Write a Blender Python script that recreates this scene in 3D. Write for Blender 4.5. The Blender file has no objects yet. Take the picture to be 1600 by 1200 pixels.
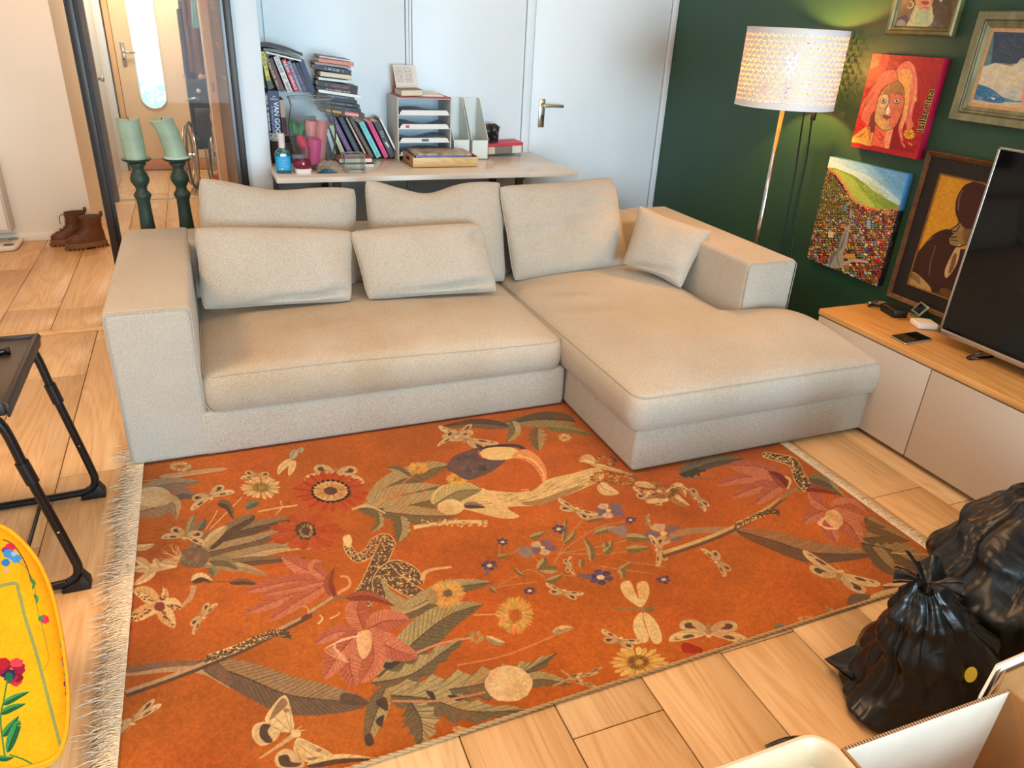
import bpy, bmesh, math, random
import numpy as np
from mathutils import Vector, Matrix, noise

random.seed(7)
rng = np.random.default_rng(11)
scene = bpy.context.scene
COL = scene.collection
PI = math.pi

# ---------------------------------------------------------------- camera
CAM_R = Vector((0.92716164, -0.37154354, 0.04823583))
CAM_U = Vector((0.12305012, 0.4235769, 0.8974638))
CAM_F = Vector((0.35387846, 0.82615858, -0.43844273))
CAM_C = Vector((0.0, 0.0, 1.5))
FPX = 1142.45
cam_data = bpy.data.cameras.new('camera')
cam_data.sensor_width = 36.0
cam_data.lens = FPX / 1600.0 * 36.0
cam_data.clip_start = 0.05
cam = bpy.data.objects.new('camera', cam_data)
COL.objects.link(cam)
cam.matrix_world = Matrix(((CAM_R.x, CAM_U.x, -CAM_F.x, 0), (CAM_R.y, CAM_U.y, -CAM_F.y, 0),
                           (CAM_R.z, CAM_U.z, -CAM_F.z, 1.5), (0, 0, 0, 1)))
scene.camera = cam

# ---------------------------------------------------------------- world, lights, exposure
world = bpy.data.worlds.new('world')
scene.world = world
world.use_nodes = True
bgn = world.node_tree.nodes['Background']
bgn.inputs[0].default_value = (0.66, 0.83, 1.0, 1)
bgn.inputs[1].default_value = 0.3

def area(name, loc, target, sx, sy, power, col, spread=180.0):
    ld = bpy.data.lights.new(name, 'AREA')
    ld.shape = 'RECTANGLE'; ld.size = sx; ld.size_y = sy
    ld.energy = power; ld.color = col
    o = bpy.data.objects.new(name, ld); COL.objects.link(o)
    ld.spread = math.radians(spread)
    o.location = loc
    d = Vector(target) - Vector(loc)
    o.rotation_euler = d.to_track_quat('-Z', 'Y').to_euler()
    return o

def point(name, loc, power, col, radius):
    ld = bpy.data.lights.new(name, 'POINT')
    ld.energy = power; ld.color = col; ld.shadow_soft_size = radius
    o = bpy.data.objects.new(name, ld); COL.objects.link(o); o.location = loc
    return o

area('window_daylight', (1.3, -5.0, 1.25), (1.3, 4.0, 0.95), 3.4, 2.1, 660, (0.64, 0.86, 1.0))
area('ceiling_lamp_room', (1.1, 1.75, 2.52), (1.1, 1.75, 0), 1.1, 1.1, 22, (1.0, 0.58, 0.28), 125)
area('added_fill_front', (0.7, -0.3, 2.52), (0.8, 0.0, 0), 0.8, 0.8, 17, (1.0, 0.60, 0.30), 150)  # added warm fill near the camera for the sofa fronts, no known lamp
area('added_fill_left', (-1.7, 2.0, 2.52), (-1.3, 2.0, 0), 0.6, 0.6, 50, (1.0, 0.60, 0.30), 150)  # added warm light for the floor at the left, no known lamp
area('ceiling_lamp_back', (1.75, 4.0, 2.52), (1.75, 4.1, 0), 1.2, 0.3, 6.0, (1.0, 0.62, 0.32))
area('ceiling_lamp_hall', (-0.9, 4.9, 2.52), (-0.9, 4.9, 0), 0.5, 0.5, 24, (1.0, 0.56, 0.28))
area('ceiling_lamp_entry', (-0.35, 7.6, 2.5), (-0.35, 7.6, 0), 0.5, 0.5, 40, (1.0, 0.84, 0.64))

scene.cycles.transparent_max_bounces = 24
scene.view_settings.view_transform = 'Standard'
scene.view_settings.look = 'None'
scene.view_settings.exposure = -0.25
scene.view_settings.gamma = 1.0
scene.view_settings.use_curve_mapping = False

# ---------------------------------------------------------------- pixel -> world (photo taken as 1600x1200)
def ray(x, y):
    return CAM_R * ((x - 800) / FPX) - CAM_U * ((y - 600) / FPX) + CAM_F
def onz(x, y, z=0.0):
    d = ray(x, y); return CAM_C + d * ((z - 1.5) / d.z)
def ony(x, y, Y):
    d = ray(x, y); return CAM_C + d * (Y / d.y)
def onx(x, y, X):
    d = ray(x, y); return CAM_C + d * (X / d.x)
def onplane(x, y, p, n):
    d = ray(x, y); p = Vector(p); n = Vector(n)
    return CAM_C + d * ((p - CAM_C).dot(n) / d.dot(n))

# ---------------------------------------------------------------- materials
def lin(c):
    if isinstance(c, str):
        c = [int(c[i:i + 2], 16) for i in (0, 2, 4)]
    o = []
    for v in c[:3]:
        v = v / 255.0
        o.append(v / 12.92 if v <= 0.04045 else ((v + 0.055) / 1.055) ** 2.4)
    return (o[0], o[1], o[2], 1.0)

class NT:
    def __init__(s, name):
        s.m = bpy.data.materials.new(name); s.m.use_nodes = True
        s.t = s.m.node_tree; s.b = s.t.nodes['Principled BSDF']
    def n(s, typ, **kw):
        nd = s.t.nodes.new(typ)
        for k, v in kw.items():
            if k.startswith('i_'):
                key = k[2:]
                key = int(key) if key.isdigit() else key.replace('_', ' ')
                nd.inputs[key].default_value = v
            else:
                setattr(nd, k, v)
        return nd
    def l(s, a, b): s.t.links.new(a, b)
    def ramp(s, fac, stops):
        r = s.t.nodes.new('ShaderNodeValToRGB'); e = r.color_ramp.elements
        e[0].position, e[0].color = stops[0]; e[1].position, e[1].color = stops[-1]
        for p, c in stops[1:-1]:
            k = e.new(p); k.color = c
        s.l(fac, r.inputs[0]); return r.outputs[0]
    def bump(s, h, strength, dist=0.002):
        b = s.n('ShaderNodeBump'); b.inputs['Strength'].default_value = strength
        b.inputs['Distance'].default_value = dist
        s.l(h, b.inputs['Height']); s.l(b.outputs[0], s.b.inputs['Normal'])

MC = {}
def mat(name, col, rough=0.5, metal=0.0, var=0.0, vscale=6.0, bump=0.0, bscale=60.0, spec=0.5, sheen=0.0,
        coat=0.0, trans=0.0, ior=1.45, emit=0.0, stretch=None, sss=0.0):
    if name in MC: return MC[name]
    t = NT(name); b = t.b; c = lin(col)
    b.inputs['Base Color'].default_value = c
    b.inputs['Roughness'].default_value = rough; b.inputs['Metallic'].default_value = metal
    b.inputs['Specular IOR Level'].default_value = spec
    b.inputs['Coat Weight'].default_value = coat
    b.inputs['Sheen Weight'].default_value = sheen
    b.inputs['Transmission Weight'].default_value = trans; b.inputs['IOR'].default_value = ior
    if sss:
        b.inputs['Subsurface Weight'].default_value = sss; b.inputs['Subsurface Radius'].default_value = (0.02, 0.02, 0.02)
    if emit:
        b.inputs['Emission Color'].default_value = c; b.inputs['Emission Strength'].default_value = emit
    tc = t.n('ShaderNodeTexCoord'); src = tc.outputs['Object']
    if stretch:
        mp = t.n('ShaderNodeMapping'); mp.inputs['Scale'].default_value = stretch
        t.l(src, mp.inputs[0]); src = mp.outputs[0]
    nz = t.n('ShaderNodeTexNoise', i_Scale=vscale, i_Detail=5.0); t.l(src, nz.inputs['Vector'])
    v = max(var, 0.02)
    lo = tuple(x * (1 - v) for x in c[:3]) + (1,); hi = tuple(min(1, x * (1 + v)) for x in c[:3]) + (1,)
    t.l(t.ramp(nz.outputs[0], [(0.3, lo), (0.7, hi)]), b.inputs['Base Color'])
    if bump:
        n2 = t.n('ShaderNodeTexNoise', i_Scale=bscale, i_Detail=4.0); t.l(src, n2.inputs['Vector'])
        t.bump(n2.outputs[0], bump)
    MC[name] = t.m
    return t.m

def fabric_mat(name, light, dark, scale=330.0, bump=0.35, soil=(0.90, 0.865, 0.82, 1)):
    t = NT(name)
    tc = t.n('ShaderNodeTexCoord')
    n1 = t.n('ShaderNodeTexNoise', i_Scale=scale, i_Detail=2.0); t.l(tc.outputs['Object'], n1.inputs['Vector'])
    n2 = t.n('ShaderNodeTexNoise', i_Scale=scale * 0.33, i_Detail=3.0); t.l(tc.outputs['Object'], n2.inputs['Vector'])
    n3 = t.n('ShaderNodeTexNoise', i_Scale=2.6, i_Detail=4.0); t.l(tc.outputs['Object'], n3.inputs['Vector'])
    mx = t.n('ShaderNodeMath', operation='MULTIPLY_ADD'); mx.inputs[1].default_value = 0.8
    t.l(n1.outputs[0], mx.inputs[0])
    m2 = t.n('ShaderNodeMath', operation='MULTIPLY'); m2.inputs[1].default_value = 0.2
    t.l(n2.outputs[0], m2.inputs[0]); t.l(m2.outputs[0], mx.inputs[2])
    c = t.ramp(mx.outputs[0], [(0.36, lin(dark)), (0.62, lin(light))])
    mm = t.n('ShaderNodeMix', data_type='RGBA', blend_type='MULTIPLY'); mm.inputs[0].default_value = 1.0
    t.l(c, mm.inputs[6])
    t.l(t.ramp(n3.outputs[0], [(0.35, soil), (0.65, (1, 1, 1, 1))]), mm.inputs[7])
    t.l(mm.outputs[2], t.b.inputs['Base Color'])
    t.b.inputs['Roughness'].default_value = 0.95; t.b.inputs['Specular IOR Level'].default_value = 0.15
    t.b.inputs['Sheen Weight'].default_value = 0.15
    t.bump(mx.outputs[0], bump, 0.003)
    MC[name] = t.m
    return t.m

def wood_mat(name, base, dark, light, rough=0.42, along='Y', ring=7.0, rand=True):
    t = NT(name)
    tc = t.n('ShaderNodeTexCoord'); src = tc.outputs['Object']
    if rand:
        oi = t.n('ShaderNodeObjectInfo'); vm = t.n('ShaderNodeVectorMath', operation='MULTIPLY_ADD')
        cb = t.n('ShaderNodeCombineXYZ')
        m1 = t.n('ShaderNodeMath', operation='MULTIPLY'); m1.inputs[1].default_value = 37.0
        t.l(oi.outputs['Random'], m1.inputs[0])
        for i in range(3): t.l(m1.outputs[0], cb.inputs[i])
        vm.inputs[1].default_value = (1, 1, 1)
        t.l(src, vm.inputs[0]); t.l(cb.outputs[0], vm.inputs[2]); src = vm.outputs[0]
    sc = {'Y': (1.0, 0.10, 1.0), 'X': (0.10, 1.0, 1.0), 'Z': (1, 1, 0.1)}[along]
    mp = t.n('ShaderNodeMapping'); mp.inputs['Scale'].default_value = sc; t.l(src, mp.inputs[0])
    n1 = t.n('ShaderNodeTexNoise', i_Scale=ring, i_Detail=2.0, i_Distortion=0.6); t.l(mp.outputs[0], n1.inputs['Vector'])
    mu = t.n('ShaderNodeMath', operation='MULTIPLY'); mu.inputs[1].default_value = 11.0; t.l(n1.outputs[0], mu.inputs[0])
    fr = t.n('ShaderNodeMath', operation='PINGPONG'); fr.inputs[1].default_value = 0.5; t.l(mu.outputs[0], fr.inputs[0])
    mp2 = t.n('ShaderNodeMapping'); mp2.inputs['Scale'].default_value = tuple(v * (14 if v == 1 else 4) for v in sc); t.l(src, mp2.inputs[0])
    n2 = t.n('ShaderNodeTexNoise', i_Scale=9.0, i_Detail=6.0, i_Roughness=0.7); t.l(mp2.outputs[0], n2.inputs['Vector'])
    ad = t.n('ShaderNodeMath', operation='MULTIPLY_ADD'); ad.inputs[1].default_value = 0.42
    t.l(fr.outputs[0], ad.inputs[0])
    m3 = t.n('ShaderNodeMath', operation='MULTIPLY'); m3.inputs[1].default_value = 0.75; t.l(n2.outputs[0], m3.inputs[0])
    t.l(m3.outputs[0], ad.inputs[2])
    c = t.ramp(ad.outputs[0], [(0.25, lin(dark)), (0.48, lin(base)), (0.75, lin(light))])
    if rand:
        hs = t.n('ShaderNodeHueSaturation'); mr = t.n('ShaderNodeMapRange')
        mr.inputs['To Min'].default_value = 0.97; mr.inputs['To Max'].default_value = 1.03
        t.l(oi.outputs['Random'], mr.inputs[0]); t.l(mr.outputs[0], hs.inputs['Value']); t.l(c, hs.inputs['Color']); c = hs.outputs[0]
    t.l(c, t.b.inputs['Base Color'])
    t.b.inputs['Roughness'].default_value = rough; t.b.inputs['Specular IOR Level'].default_value = 0.4
    t.bump(n2.outputs[0], 0.12, 0.001)
    MC[name] = t.m
    return t.m

def glass_mat(name, col=(255, 255, 255), haze=0.0, ior=1.3):
    """thin clear glass: mostly see-through with a real glossy reflection"""
    t = NT(name); nt = t.t
    tr = t.n('ShaderNodeBsdfTransparent'); tr.inputs[0].default_value = lin(col)
    gl = t.n('ShaderNodeBsdfGlossy'); gl.inputs['Roughness'].default_value = 0.02
    fr = t.n('ShaderNodeFresnel'); fr.inputs[0].default_value = ior
    mx = t.n('ShaderNodeMixShader')
    t.l(fr.outputs[0], mx.inputs[0]); t.l(tr.outputs[0], mx.inputs[1]); t.l(gl.outputs[0], mx.inputs[2])
    out = nt.nodes['Material Output']
    if haze:
        df = t.n('ShaderNodeBsdfDiffuse'); df.inputs[0].default_value = (0.9, 0.95, 1, 1)
        m2 = t.n('ShaderNodeMixShader'); m2.inputs[0].default_value = haze
        t.l(mx.outputs[0], m2.inputs[1]); t.l(df.outputs[0], m2.inputs[2]); t.l(m2.outputs[0], out.inputs[0])
    else:
        t.l(mx.outputs[0], out.inputs[0])
    MC[name] = t.m
    return t.m

# ---------------------------------------------------------------- mesh builder
class MB:
    def __init__(s): s.v = []; s.f = []; s.mi = []; s.uv = None
    def add(s, vs, fs, mi=0):
        o = len(s.v); s.v += [tuple(p) for p in vs]
        s.f += [tuple(i + o for i in f) for f in fs]; s.mi += [mi] * len(fs); return s
    def box(s, a, b, mi=0, M=None):
        x0, y0, z0 = a; x1, y1, z1 = b
        vs = [Vector(p) for p in ((x0, y0, z0), (x1, y0, z0), (x1, y1, z0), (x0, y1, z0), (x0, y0, z1), (x1, y0, z1), (x1, y1, z1), (x0, y1, z1))]
        if M: vs = [M @ p for p in vs]
        return s.add(vs, [(0, 3, 2, 1), (4, 5, 6, 7), (0, 1, 5, 4), (1, 2, 6, 5), (2, 3, 7, 6), (3, 0, 4, 7)], mi)
    def hexa(s, p, mi=0):
        return s.add(p, [(0, 3, 2, 1), (4, 5, 6, 7), (0, 1, 5, 4), (1, 2, 6, 5), (2, 3, 7, 6), (3, 0, 4, 7)], mi)
    def tube(s, pts, r, n=8, mi=0, cap=True, closed=False):
        pts = [Vector(p) for p in pts]; N = len(pts); rs = r if isinstance(r, (list, tuple)) else [r] * N
        rings = []; up = None
        for i, p in enumerate(pts):
            if closed: d = pts[(i + 1) % N] - pts[i - 1]
            else: d = pts[min(i + 1, N - 1)] - pts[max(i - 1, 0)]
            if d.length < 1e-9: d = Vector((0, 0, 1))
            d.normalize()
            if up is None:
                up = Vector((0, 0, 1)) if abs(d.z) < 0.9 else Vector((1, 0, 0))
            a = d.cross(up)
            if a.length < 1e-6: a = d.orthogonal()
            a.normalize(); b = a.cross(d); up = b
            rings.append([p + (a * math.cos(2 * PI * k / n) + b * math.sin(2 * PI * k / n)) * rs[i] for k in range(n)])
        vs = [q for rg in rings for q in rg]; fs = []
        M_ = N if closed else N - 1
        for i in range(M_):
            j = (i + 1) % N
            for k in range(n):
                fs.append((i * n + k, i * n + (k + 1) % n, j * n + (k + 1) % n, j * n + k))
        if cap and not closed:
            fs.append(tuple(range(n))[::-1]); fs.append(tuple((N - 1) * n + k for k in range(n)))
        return s.add(vs, fs, mi)
    def lathe(s, prof, c=(0, 0, 0), n=24, mi=0, M=None, cap=True):
        vs = []
        for r, z in prof:
            for k in range(n):
                a = 2 * PI * k / n
                p = Vector((r * math.cos(a), r * math.sin(a), z))
                if M: p = M @ p
                vs.append(p + Vector(c))
        fs = []
        for i in range(len(prof) - 1):
            for k in range(n):
                fs.append((i * n + k, i * n + (k + 1) % n, (i + 1) * n + (k + 1) % n, (i + 1) * n + k))
        if cap:
            if prof[0][0] > 1e-6: fs.append(tuple(range(n))[::-1])
            if prof[-1][0] > 1e-6: fs.append(tuple((len(prof) - 1) * n + k for k in range(n)))
        return s.add(vs, fs, mi)
    def prism(s, poly, ext, mi=0):
        """closed polygon (3D points) extruded by vector ext"""
        n = len(poly); e = Vector(ext); P = [Vector(p) for p in poly]
        vs = P + [p + e for p in P]
        fs = [tuple(range(n))[::-1], tuple(range(n, 2 * n))] + [(i, (i + 1) % n, n + (i + 1) % n, n + i) for i in range(n)]
        return s.add(vs, fs, mi)
    def grid(s, fn, nu, nv, mi=0, closeu=False):
        vs = [fn(i / nu, j / nv) for j in range(nv + 1) for i in range(nu + 1)]
        fs = [(j * (nu + 1) + i, j * (nu + 1) + i + 1, (j + 1) * (nu + 1) + i + 1, (j + 1) * (nu + 1) + i) for j in range(nv) for i in range(nu)]
        return s.add(vs, fs, mi)

ORG = {}
def world_org(o):
    p = Vector((0, 0, 0))
    while o is not None:
        p = p + o.location; o = o.parent
    return p

def build(name, mb, mats, parent=None, smooth=False, bevel=0.0, seg=2, origin=None, subsurf=0, recalc=True, weld=False, angle=None):
    me = bpy.data.meshes.new(name)
    bm = bmesh.new()
    if isinstance(mb, bmesh.types.BMesh):
        bm.free(); bm = mb
    else:
        bv = [bm.verts.new(p) for p in mb.v]
        for f, mi in zip(mb.f, mb.mi):
            try:
                fc = bm.faces.new([bv[i] for i in f]); fc.material_index = mi
            except ValueError:
                pass
        if weld: bmesh.ops.remove_doubles(bm, verts=bm.verts, dist=1e-5)
    if recalc: bmesh.ops.recalc_face_normals(bm, faces=bm.faces)
    if bevel:
        ed = [e for e in bm.edges if len(e.link_faces) == 2 and e.calc_face_angle(0) > 0.6]
        bmesh.ops.bevel(bm, geom=ed, offset=bevel, segments=seg, affect='EDGES', profile=0.5, clamp_overlap=True)
    if origin is None:
        xs = [v.co for v in bm.verts]
        lo = [min(p[i] for p in xs) for i in range(3)]; hi = [max(p[i] for p in xs) for i in range(3)]
        origin = Vector(((lo[0] + hi[0]) / 2, (lo[1] + hi[1]) / 2, lo[2]))
    origin = Vector(origin)
    bmesh.ops.translate(bm, verts=bm.verts, vec=-origin)
    bm.to_mesh(me); bm.free()
    for m in (mats if isinstance(mats, (list, tuple)) else [mats]): me.materials.append(m)
    if smooth or bevel:
        me.polygons.foreach_set('use_smooth', [True] * len(me.polygons))
        if bevel or angle is not None:
            try: me.set_sharp_from_angle(angle=angle if angle is not None else 0.9)
            except Exception: pass
    o = bpy.data.objects.new(name, me); COL.objects.link(o)
    if parent is not None:
        o.parent = parent; o.location = origin - world_org(parent)
    else:
        o.location = origin
    if subsurf:
        md = o.modifiers.new('subsurf', 'SUBSURF'); md.levels = subsurf; md.render_levels = subsurf
    return o

def thing(name, label, cat, loc=(0, 0, 0), group=None):
    o = bpy.data.objects.new(name, None); COL.objects.link(o)
    o.location = loc; o.empty_display_size = 0.05
    o['label'] = label; o['category'] = cat
    if group: o['group'] = group
    return o
def tag(o, label, cat, group=None):
    o['label'] = label; o['category'] = cat
    if group: o['group'] = group
    return o
def struct(name, mb, m, parent=None, **kw):
    o = build(name, mb, m, parent, **kw)
    if parent is None: o['kind'] = 'structure'
    return o

def text_mesh(name, txt, size, M, m, parent=None, extrude=0.0004, align='CENTER', bold=0.0, sx=1.0):
    cu = bpy.data.curves.new(name, 'FONT'); cu.body = txt; cu.size = size; cu.extrude = extrude
    cu.align_x = align; cu.align_y = 'CENTER'; cu.resolution_u = 3; cu.offset = bold
    t = bpy.data.objects.new(name + '_curve', cu); COL.objects.link(t)
    bpy.context.view_layer.update()
    me = bpy.data.meshes.new_from_object(t.evaluated_get(bpy.context.evaluated_depsgraph_get()))
    bpy.data.objects.remove(t); bpy.data.curves.remove(cu)
    me.transform(M @ Matrix.Diagonal((sx, 1, 1, 1)))
    me.name = name; me.materials.clear(); me.materials.append(m)
    o = bpy.data.objects.new(name, me); COL.objects.link(o)
    if parent is not None:
        off = world_org(parent); me.transform(Matrix.Translation(-off)); o.parent = parent
    return o

def frame_M(o, ex, ey):
    """matrix with origin o, x axis ex, y axis ey"""
    ex = Vector(ex).normalized(); ez = ex.cross(Vector(ey)).normalized(); ey = ez.cross(ex)
    return Matrix(((ex.x, ey.x, ez.x, o[0]), (ex.y, ey.y, ez.y, o[1]), (ex.z, ey.z, ez.z, o[2]), (0, 0, 0, 1)))
# ================================================================ ROOM SHELL
M_WHITE = mat('white_paint', (222, 232, 239), 0.55, var=0.03, vscale=2.5, bump=0.05, bscale=90)
M_WHITEDOOR = mat('white_lacquer', (222, 233, 240), 0.38, var=0.02, vscale=2.0, bump=0.02, bscale=40)
M_GREEN = mat('dark_green_paint', (38, 74, 55), 0.45, var=0.08, vscale=2.2, bump=0.05, bscale=120)
M_HALLW = mat('hall_wall_paint', (232, 222, 205), 0.6, var=0.03, vscale=2.0, bump=0.06, bscale=70)
M_CEIL = mat('ceiling_paint', (236, 234, 228), 0.8, var=0.02, bump=0.05)
M_OAK = wood_mat('oak_laminate', (211, 172, 124), (192, 150, 102), (222, 188, 144))
M_OAKH = wood_mat('oak_laminate_hall', (208, 168, 122), (188, 146, 100), (220, 186, 144))
M_SUB = mat('floor_joint', (96, 66, 40), 0.8)

# floor slab with individual planks lying on it (children of the floor)
fl = MB().box((-3.0, -5.2, -0.12), (3.0, 9.2, -0.006))
floor = struct('floor', fl, M_SUB, origin=(0, 0, -0.006))
PW = 0.2497; X0 = -0.6085; GAP = 0.0016
def plank_mesh(L, m):
    me_o = build('plank', MB().box((-PW / 2 + GAP, -L / 2 + GAP, -0.006), (PW / 2 - GAP, L / 2 - GAP, 0.0)), m, floor, bevel=0.0009, seg=1, origin=(0, 0, 0))
    return me_o
PL = 1.285
protos = {}
first = {}
def put_plank(cx, cy, L, m, key):
    k = (round(L, 3), key)
    if k not in protos:
        o = plank_mesh(L, m); protos[k] = o
    else:
        o = protos[k].copy(); COL.objects.link(o)
    o.location = (cx, cy, 0.006)
    return o
joint0 = {-1: 3.46, 0: 2.577, 7: 1.12, 11: 1.56}
nplank = 0
for k in range(-5, 14):
    xa = X0 + k * PW
    if xa + PW > 2.86: continue
    j = joint0.get(k, 0.9 + ((k * 0.61803) % 1.0) * PL)
    ys = [j + i * PL for i in range(-4, 6)]
    cuts = [0.0] + [y for y in ys if 0.05 < y < 3.95] + [4.0]
    for a, b in zip(cuts[:-1], cuts[1:]):
        if b - a > 0.02: put_plank(xa + PW / 2, (a + b) / 2, round(b - a, 3), M_OAK, 'l'); nplank += 1
# hall planks beyond the threshold
for k in range(-5, 5):
    xa = X0 + 0.03 + k * PW
    j = {-1: 4.38, -2: 4.41}.get(k, 4.2 + ((k * 0.41) % 1.0) * PL)
    cuts = [4.05] + [j + i * PL for i in range(0, 6) if 4.08 < j + i * PL < 7.05] + [7.1]
    for a, b in zip(cuts[:-1], cuts[1:]):
        if b - a > 0.02: put_plank(xa + PW / 2, (a + b) / 2, round(b - a, 3), M_OAKH, 'h')
    cuts = [7.14] + [j + 0.6 + i * PL for i in range(0, 6) if 7.2 < j + 0.6 + i * PL < 8.5] + [8.6]
    for a, b in zip(cuts[:-1], cuts[1:]):
        if b - a > 0.02: put_plank(xa + PW / 2, (a + b) / 2, round(b - a, 3), M_OAKH, 'h')

M_THR = wood_mat('threshold_oak', (222, 180, 124), (200, 152, 100), (232, 196, 146), along='X', rand=False)
struct('trim_1', MB().box((-2.6, 4.0, -0.004), (0.2, 4.05, 0.006)), M_THR, bevel=0.004)
struct('trim_2', MB().box((-0.86, 7.10, -0.004), (0.45, 7.14, 0.006)), mat('threshold_grey', (176, 166, 150), 0.5), bevel=0.003)

H = 2.6
struct('wall_right', MB().box((2.86, -5.2, 0), (2.98, 4.48, H)), M_GREEN)
wb = struct('wall_back', MB().box((0.323, 4.40, 0), (2.86, 4.52, H)), M_WHITE)
# wall_back panelling: two flat closet panels with upright strips between them
for (xa, xb) in ((0.375, 1.118), (1.160, 1.838)):
    build('panel', MB().box((xa, 4.372, 0.0), (xb, 4.40, H)), M_WHITEDOOR, wb, bevel=0.002)
for (xa, xb, yy) in ((0.323, 0.353, 4.367), (1.122, 1.138, 4.365), (1.141, 1.156, 4.369), (1.842, 1.893, 4.362), (2.822, 2.8598, 4.362)):
    build('upright_strip', MB().box((xa, yy, 0), (xb, 4.40, H)), M_WHITE, wb, bevel=0.003)
door = struct('door_1', MB().box((1.899, 4.374, 0.01), (2.816, 4.399, 2.3)), M_WHITEDOOR, bevel=0.002)
struct('trim_3', MB().box((1.893, 4.362, 2.305), (2.822, 4.40, 2.36)), M_WHITE, bevel=0.003)
M_STEEL = mat('brushed_nickel', (190, 182, 168), 0.28, 1.0, var=0.05)
hp = build('handle_plate', MB().box((1.953, 4.3665, 0.947), (1.992, 4.374, 1.112)), M_STEEL, door, bevel=0.002)
lev = MB().tube([(1.973, 4.366, 1.078), (1.973, 4.325, 1.078)], 0.011, 14).tube([(1.968, 4.325, 1.078), (1.99, 4.322, 1.078), (2.06, 4.322, 1.077), (2.095, 4.324, 1.075)], [0.010, 0.010, 0.009, 0.009], 12)
build('door_lever', lev, M_STEEL, hp, smooth=True, angle=0.8)
build('lock_cylinder', MB().tube([(1.977, 4.3665, 1.012), (1.977, 4.358, 1.012)], 0.008, 12).box((1.974, 4.3575, 0.985), (1.980, 4.366, 1.01)), mat('dark_steel', (70, 66, 60), 0.4, 1.0), hp)

# partition end between living room and hall
struct('wall_middle', MB().box((0.203, 4.02, 0), (0.322, 4.52, H)), M_WHITE, bevel=0.004)
# hall: left wall, side wall, end wall, right wall, ceiling
struct('wall_left', MB().prism([(-2.8, 5.885, 0), (-0.78, 5.885, 0), (-0.78, 8.7, 0), (-0.9, 8.7, 0), (-0.9, 6.0, 0), (-2.8, 6.0, 0)], (0, 0, H)), M_HALLW)
struct('baseboard_left', MB().box((-2.8, 5.87, 0), (-0.78, 5.886, 0.055)), mat('baseboard_paint', (236, 226, 208), 0.5), bevel=0.003)
struct('wall_end', MB().box((-0.9, 8.62, 0), (0.8, 8.75, H)), M_HALLW)
struct('wall_hallside', MB().box((0.48, 4.52, 0), (0.6, 8.7, H)), M_HALLW)
struct('wall_outer', MB().box((-2.92, -5.2, 0), (-2.8, 6.0, H)), M_WHITE)
struct('ceiling', MB().box((-2.92, -5.2, H), (2.98, 8.75, H + 0.1)), M_CEIL)
# ================================================================ SOFA
M_SOFA = fabric_mat('cream_tweed', (199, 192, 180), (158, 151, 139), 480.0)
M_PIPE = fabric_mat('cream_piping', (190, 180, 164), (154, 144, 128), 500)
M_SOFAW = fabric_mat('cream_tweed_worn', (199, 189, 173), (158, 148, 132), 480.0, soil=(0.86, 0.77, 0.66, 1))
M_BLACKP = mat('black_plastic', (16, 15, 15), 0.45)

sofa = thing('corner_sofa', 'large cream tweed corner sofa with a chaise, standing on the orange rug', 'sofa', (1.05, 2.9, 0))

def rbox(a, b, r=0.03, seg=4, sub=None):
    bm = bmesh.new()
    bmesh.ops.create_cube(bm, size=1.0)
    a = Vector(a); b = Vector(b)
    for v in bm.verts:
        v.co = Vector(((a[i] + b[i]) / 2 + v.co[i] * (b[i] - a[i])) for i in range(3))
    bmesh.ops.bevel(bm, geom=list(bm.edges), offset=r, segments=seg, affect='EDGES', profile=0.5)
    return bm

def L_arm(x0, x1, y0, y1, z0, z1, name):
    build(name, rbox((x0, y0, z0), (x1, y1, z1), 0.022, 4), M_SOFA, sofa, smooth=True, origin=(0, 0, 0))

# left arm, right arm, back, bases
L_arm(-0.374, -0.100, 2.556, 3.67, 0.012, 0.598, 'armrest')
L_arm(2.215, 2.492, 2.54, 3.67, 0.03, 0.598, 'armrest')
build('backrest', rbox((-0.12, 3.42, 0.05), (2.235, 3.67, 0.592), 0.025, 4), M_SOFA, sofa, smooth=True)
build('seat_base', rbox((-0.13, 2.556, 0.012), (1.345, 3.45, 0.192), 0.016, 3), M_SOFA, sofa, smooth=True)
build('chaise_base', rbox((1.352, 1.968, 0.014), (2.512, 3.45, 0.196), 0.018, 3), M_SOFA, sofa, smooth=True)

def smooth01(t):
    t = max(0.0, min(1.0, t)); return t * t * (3 - 2 * t)

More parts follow.
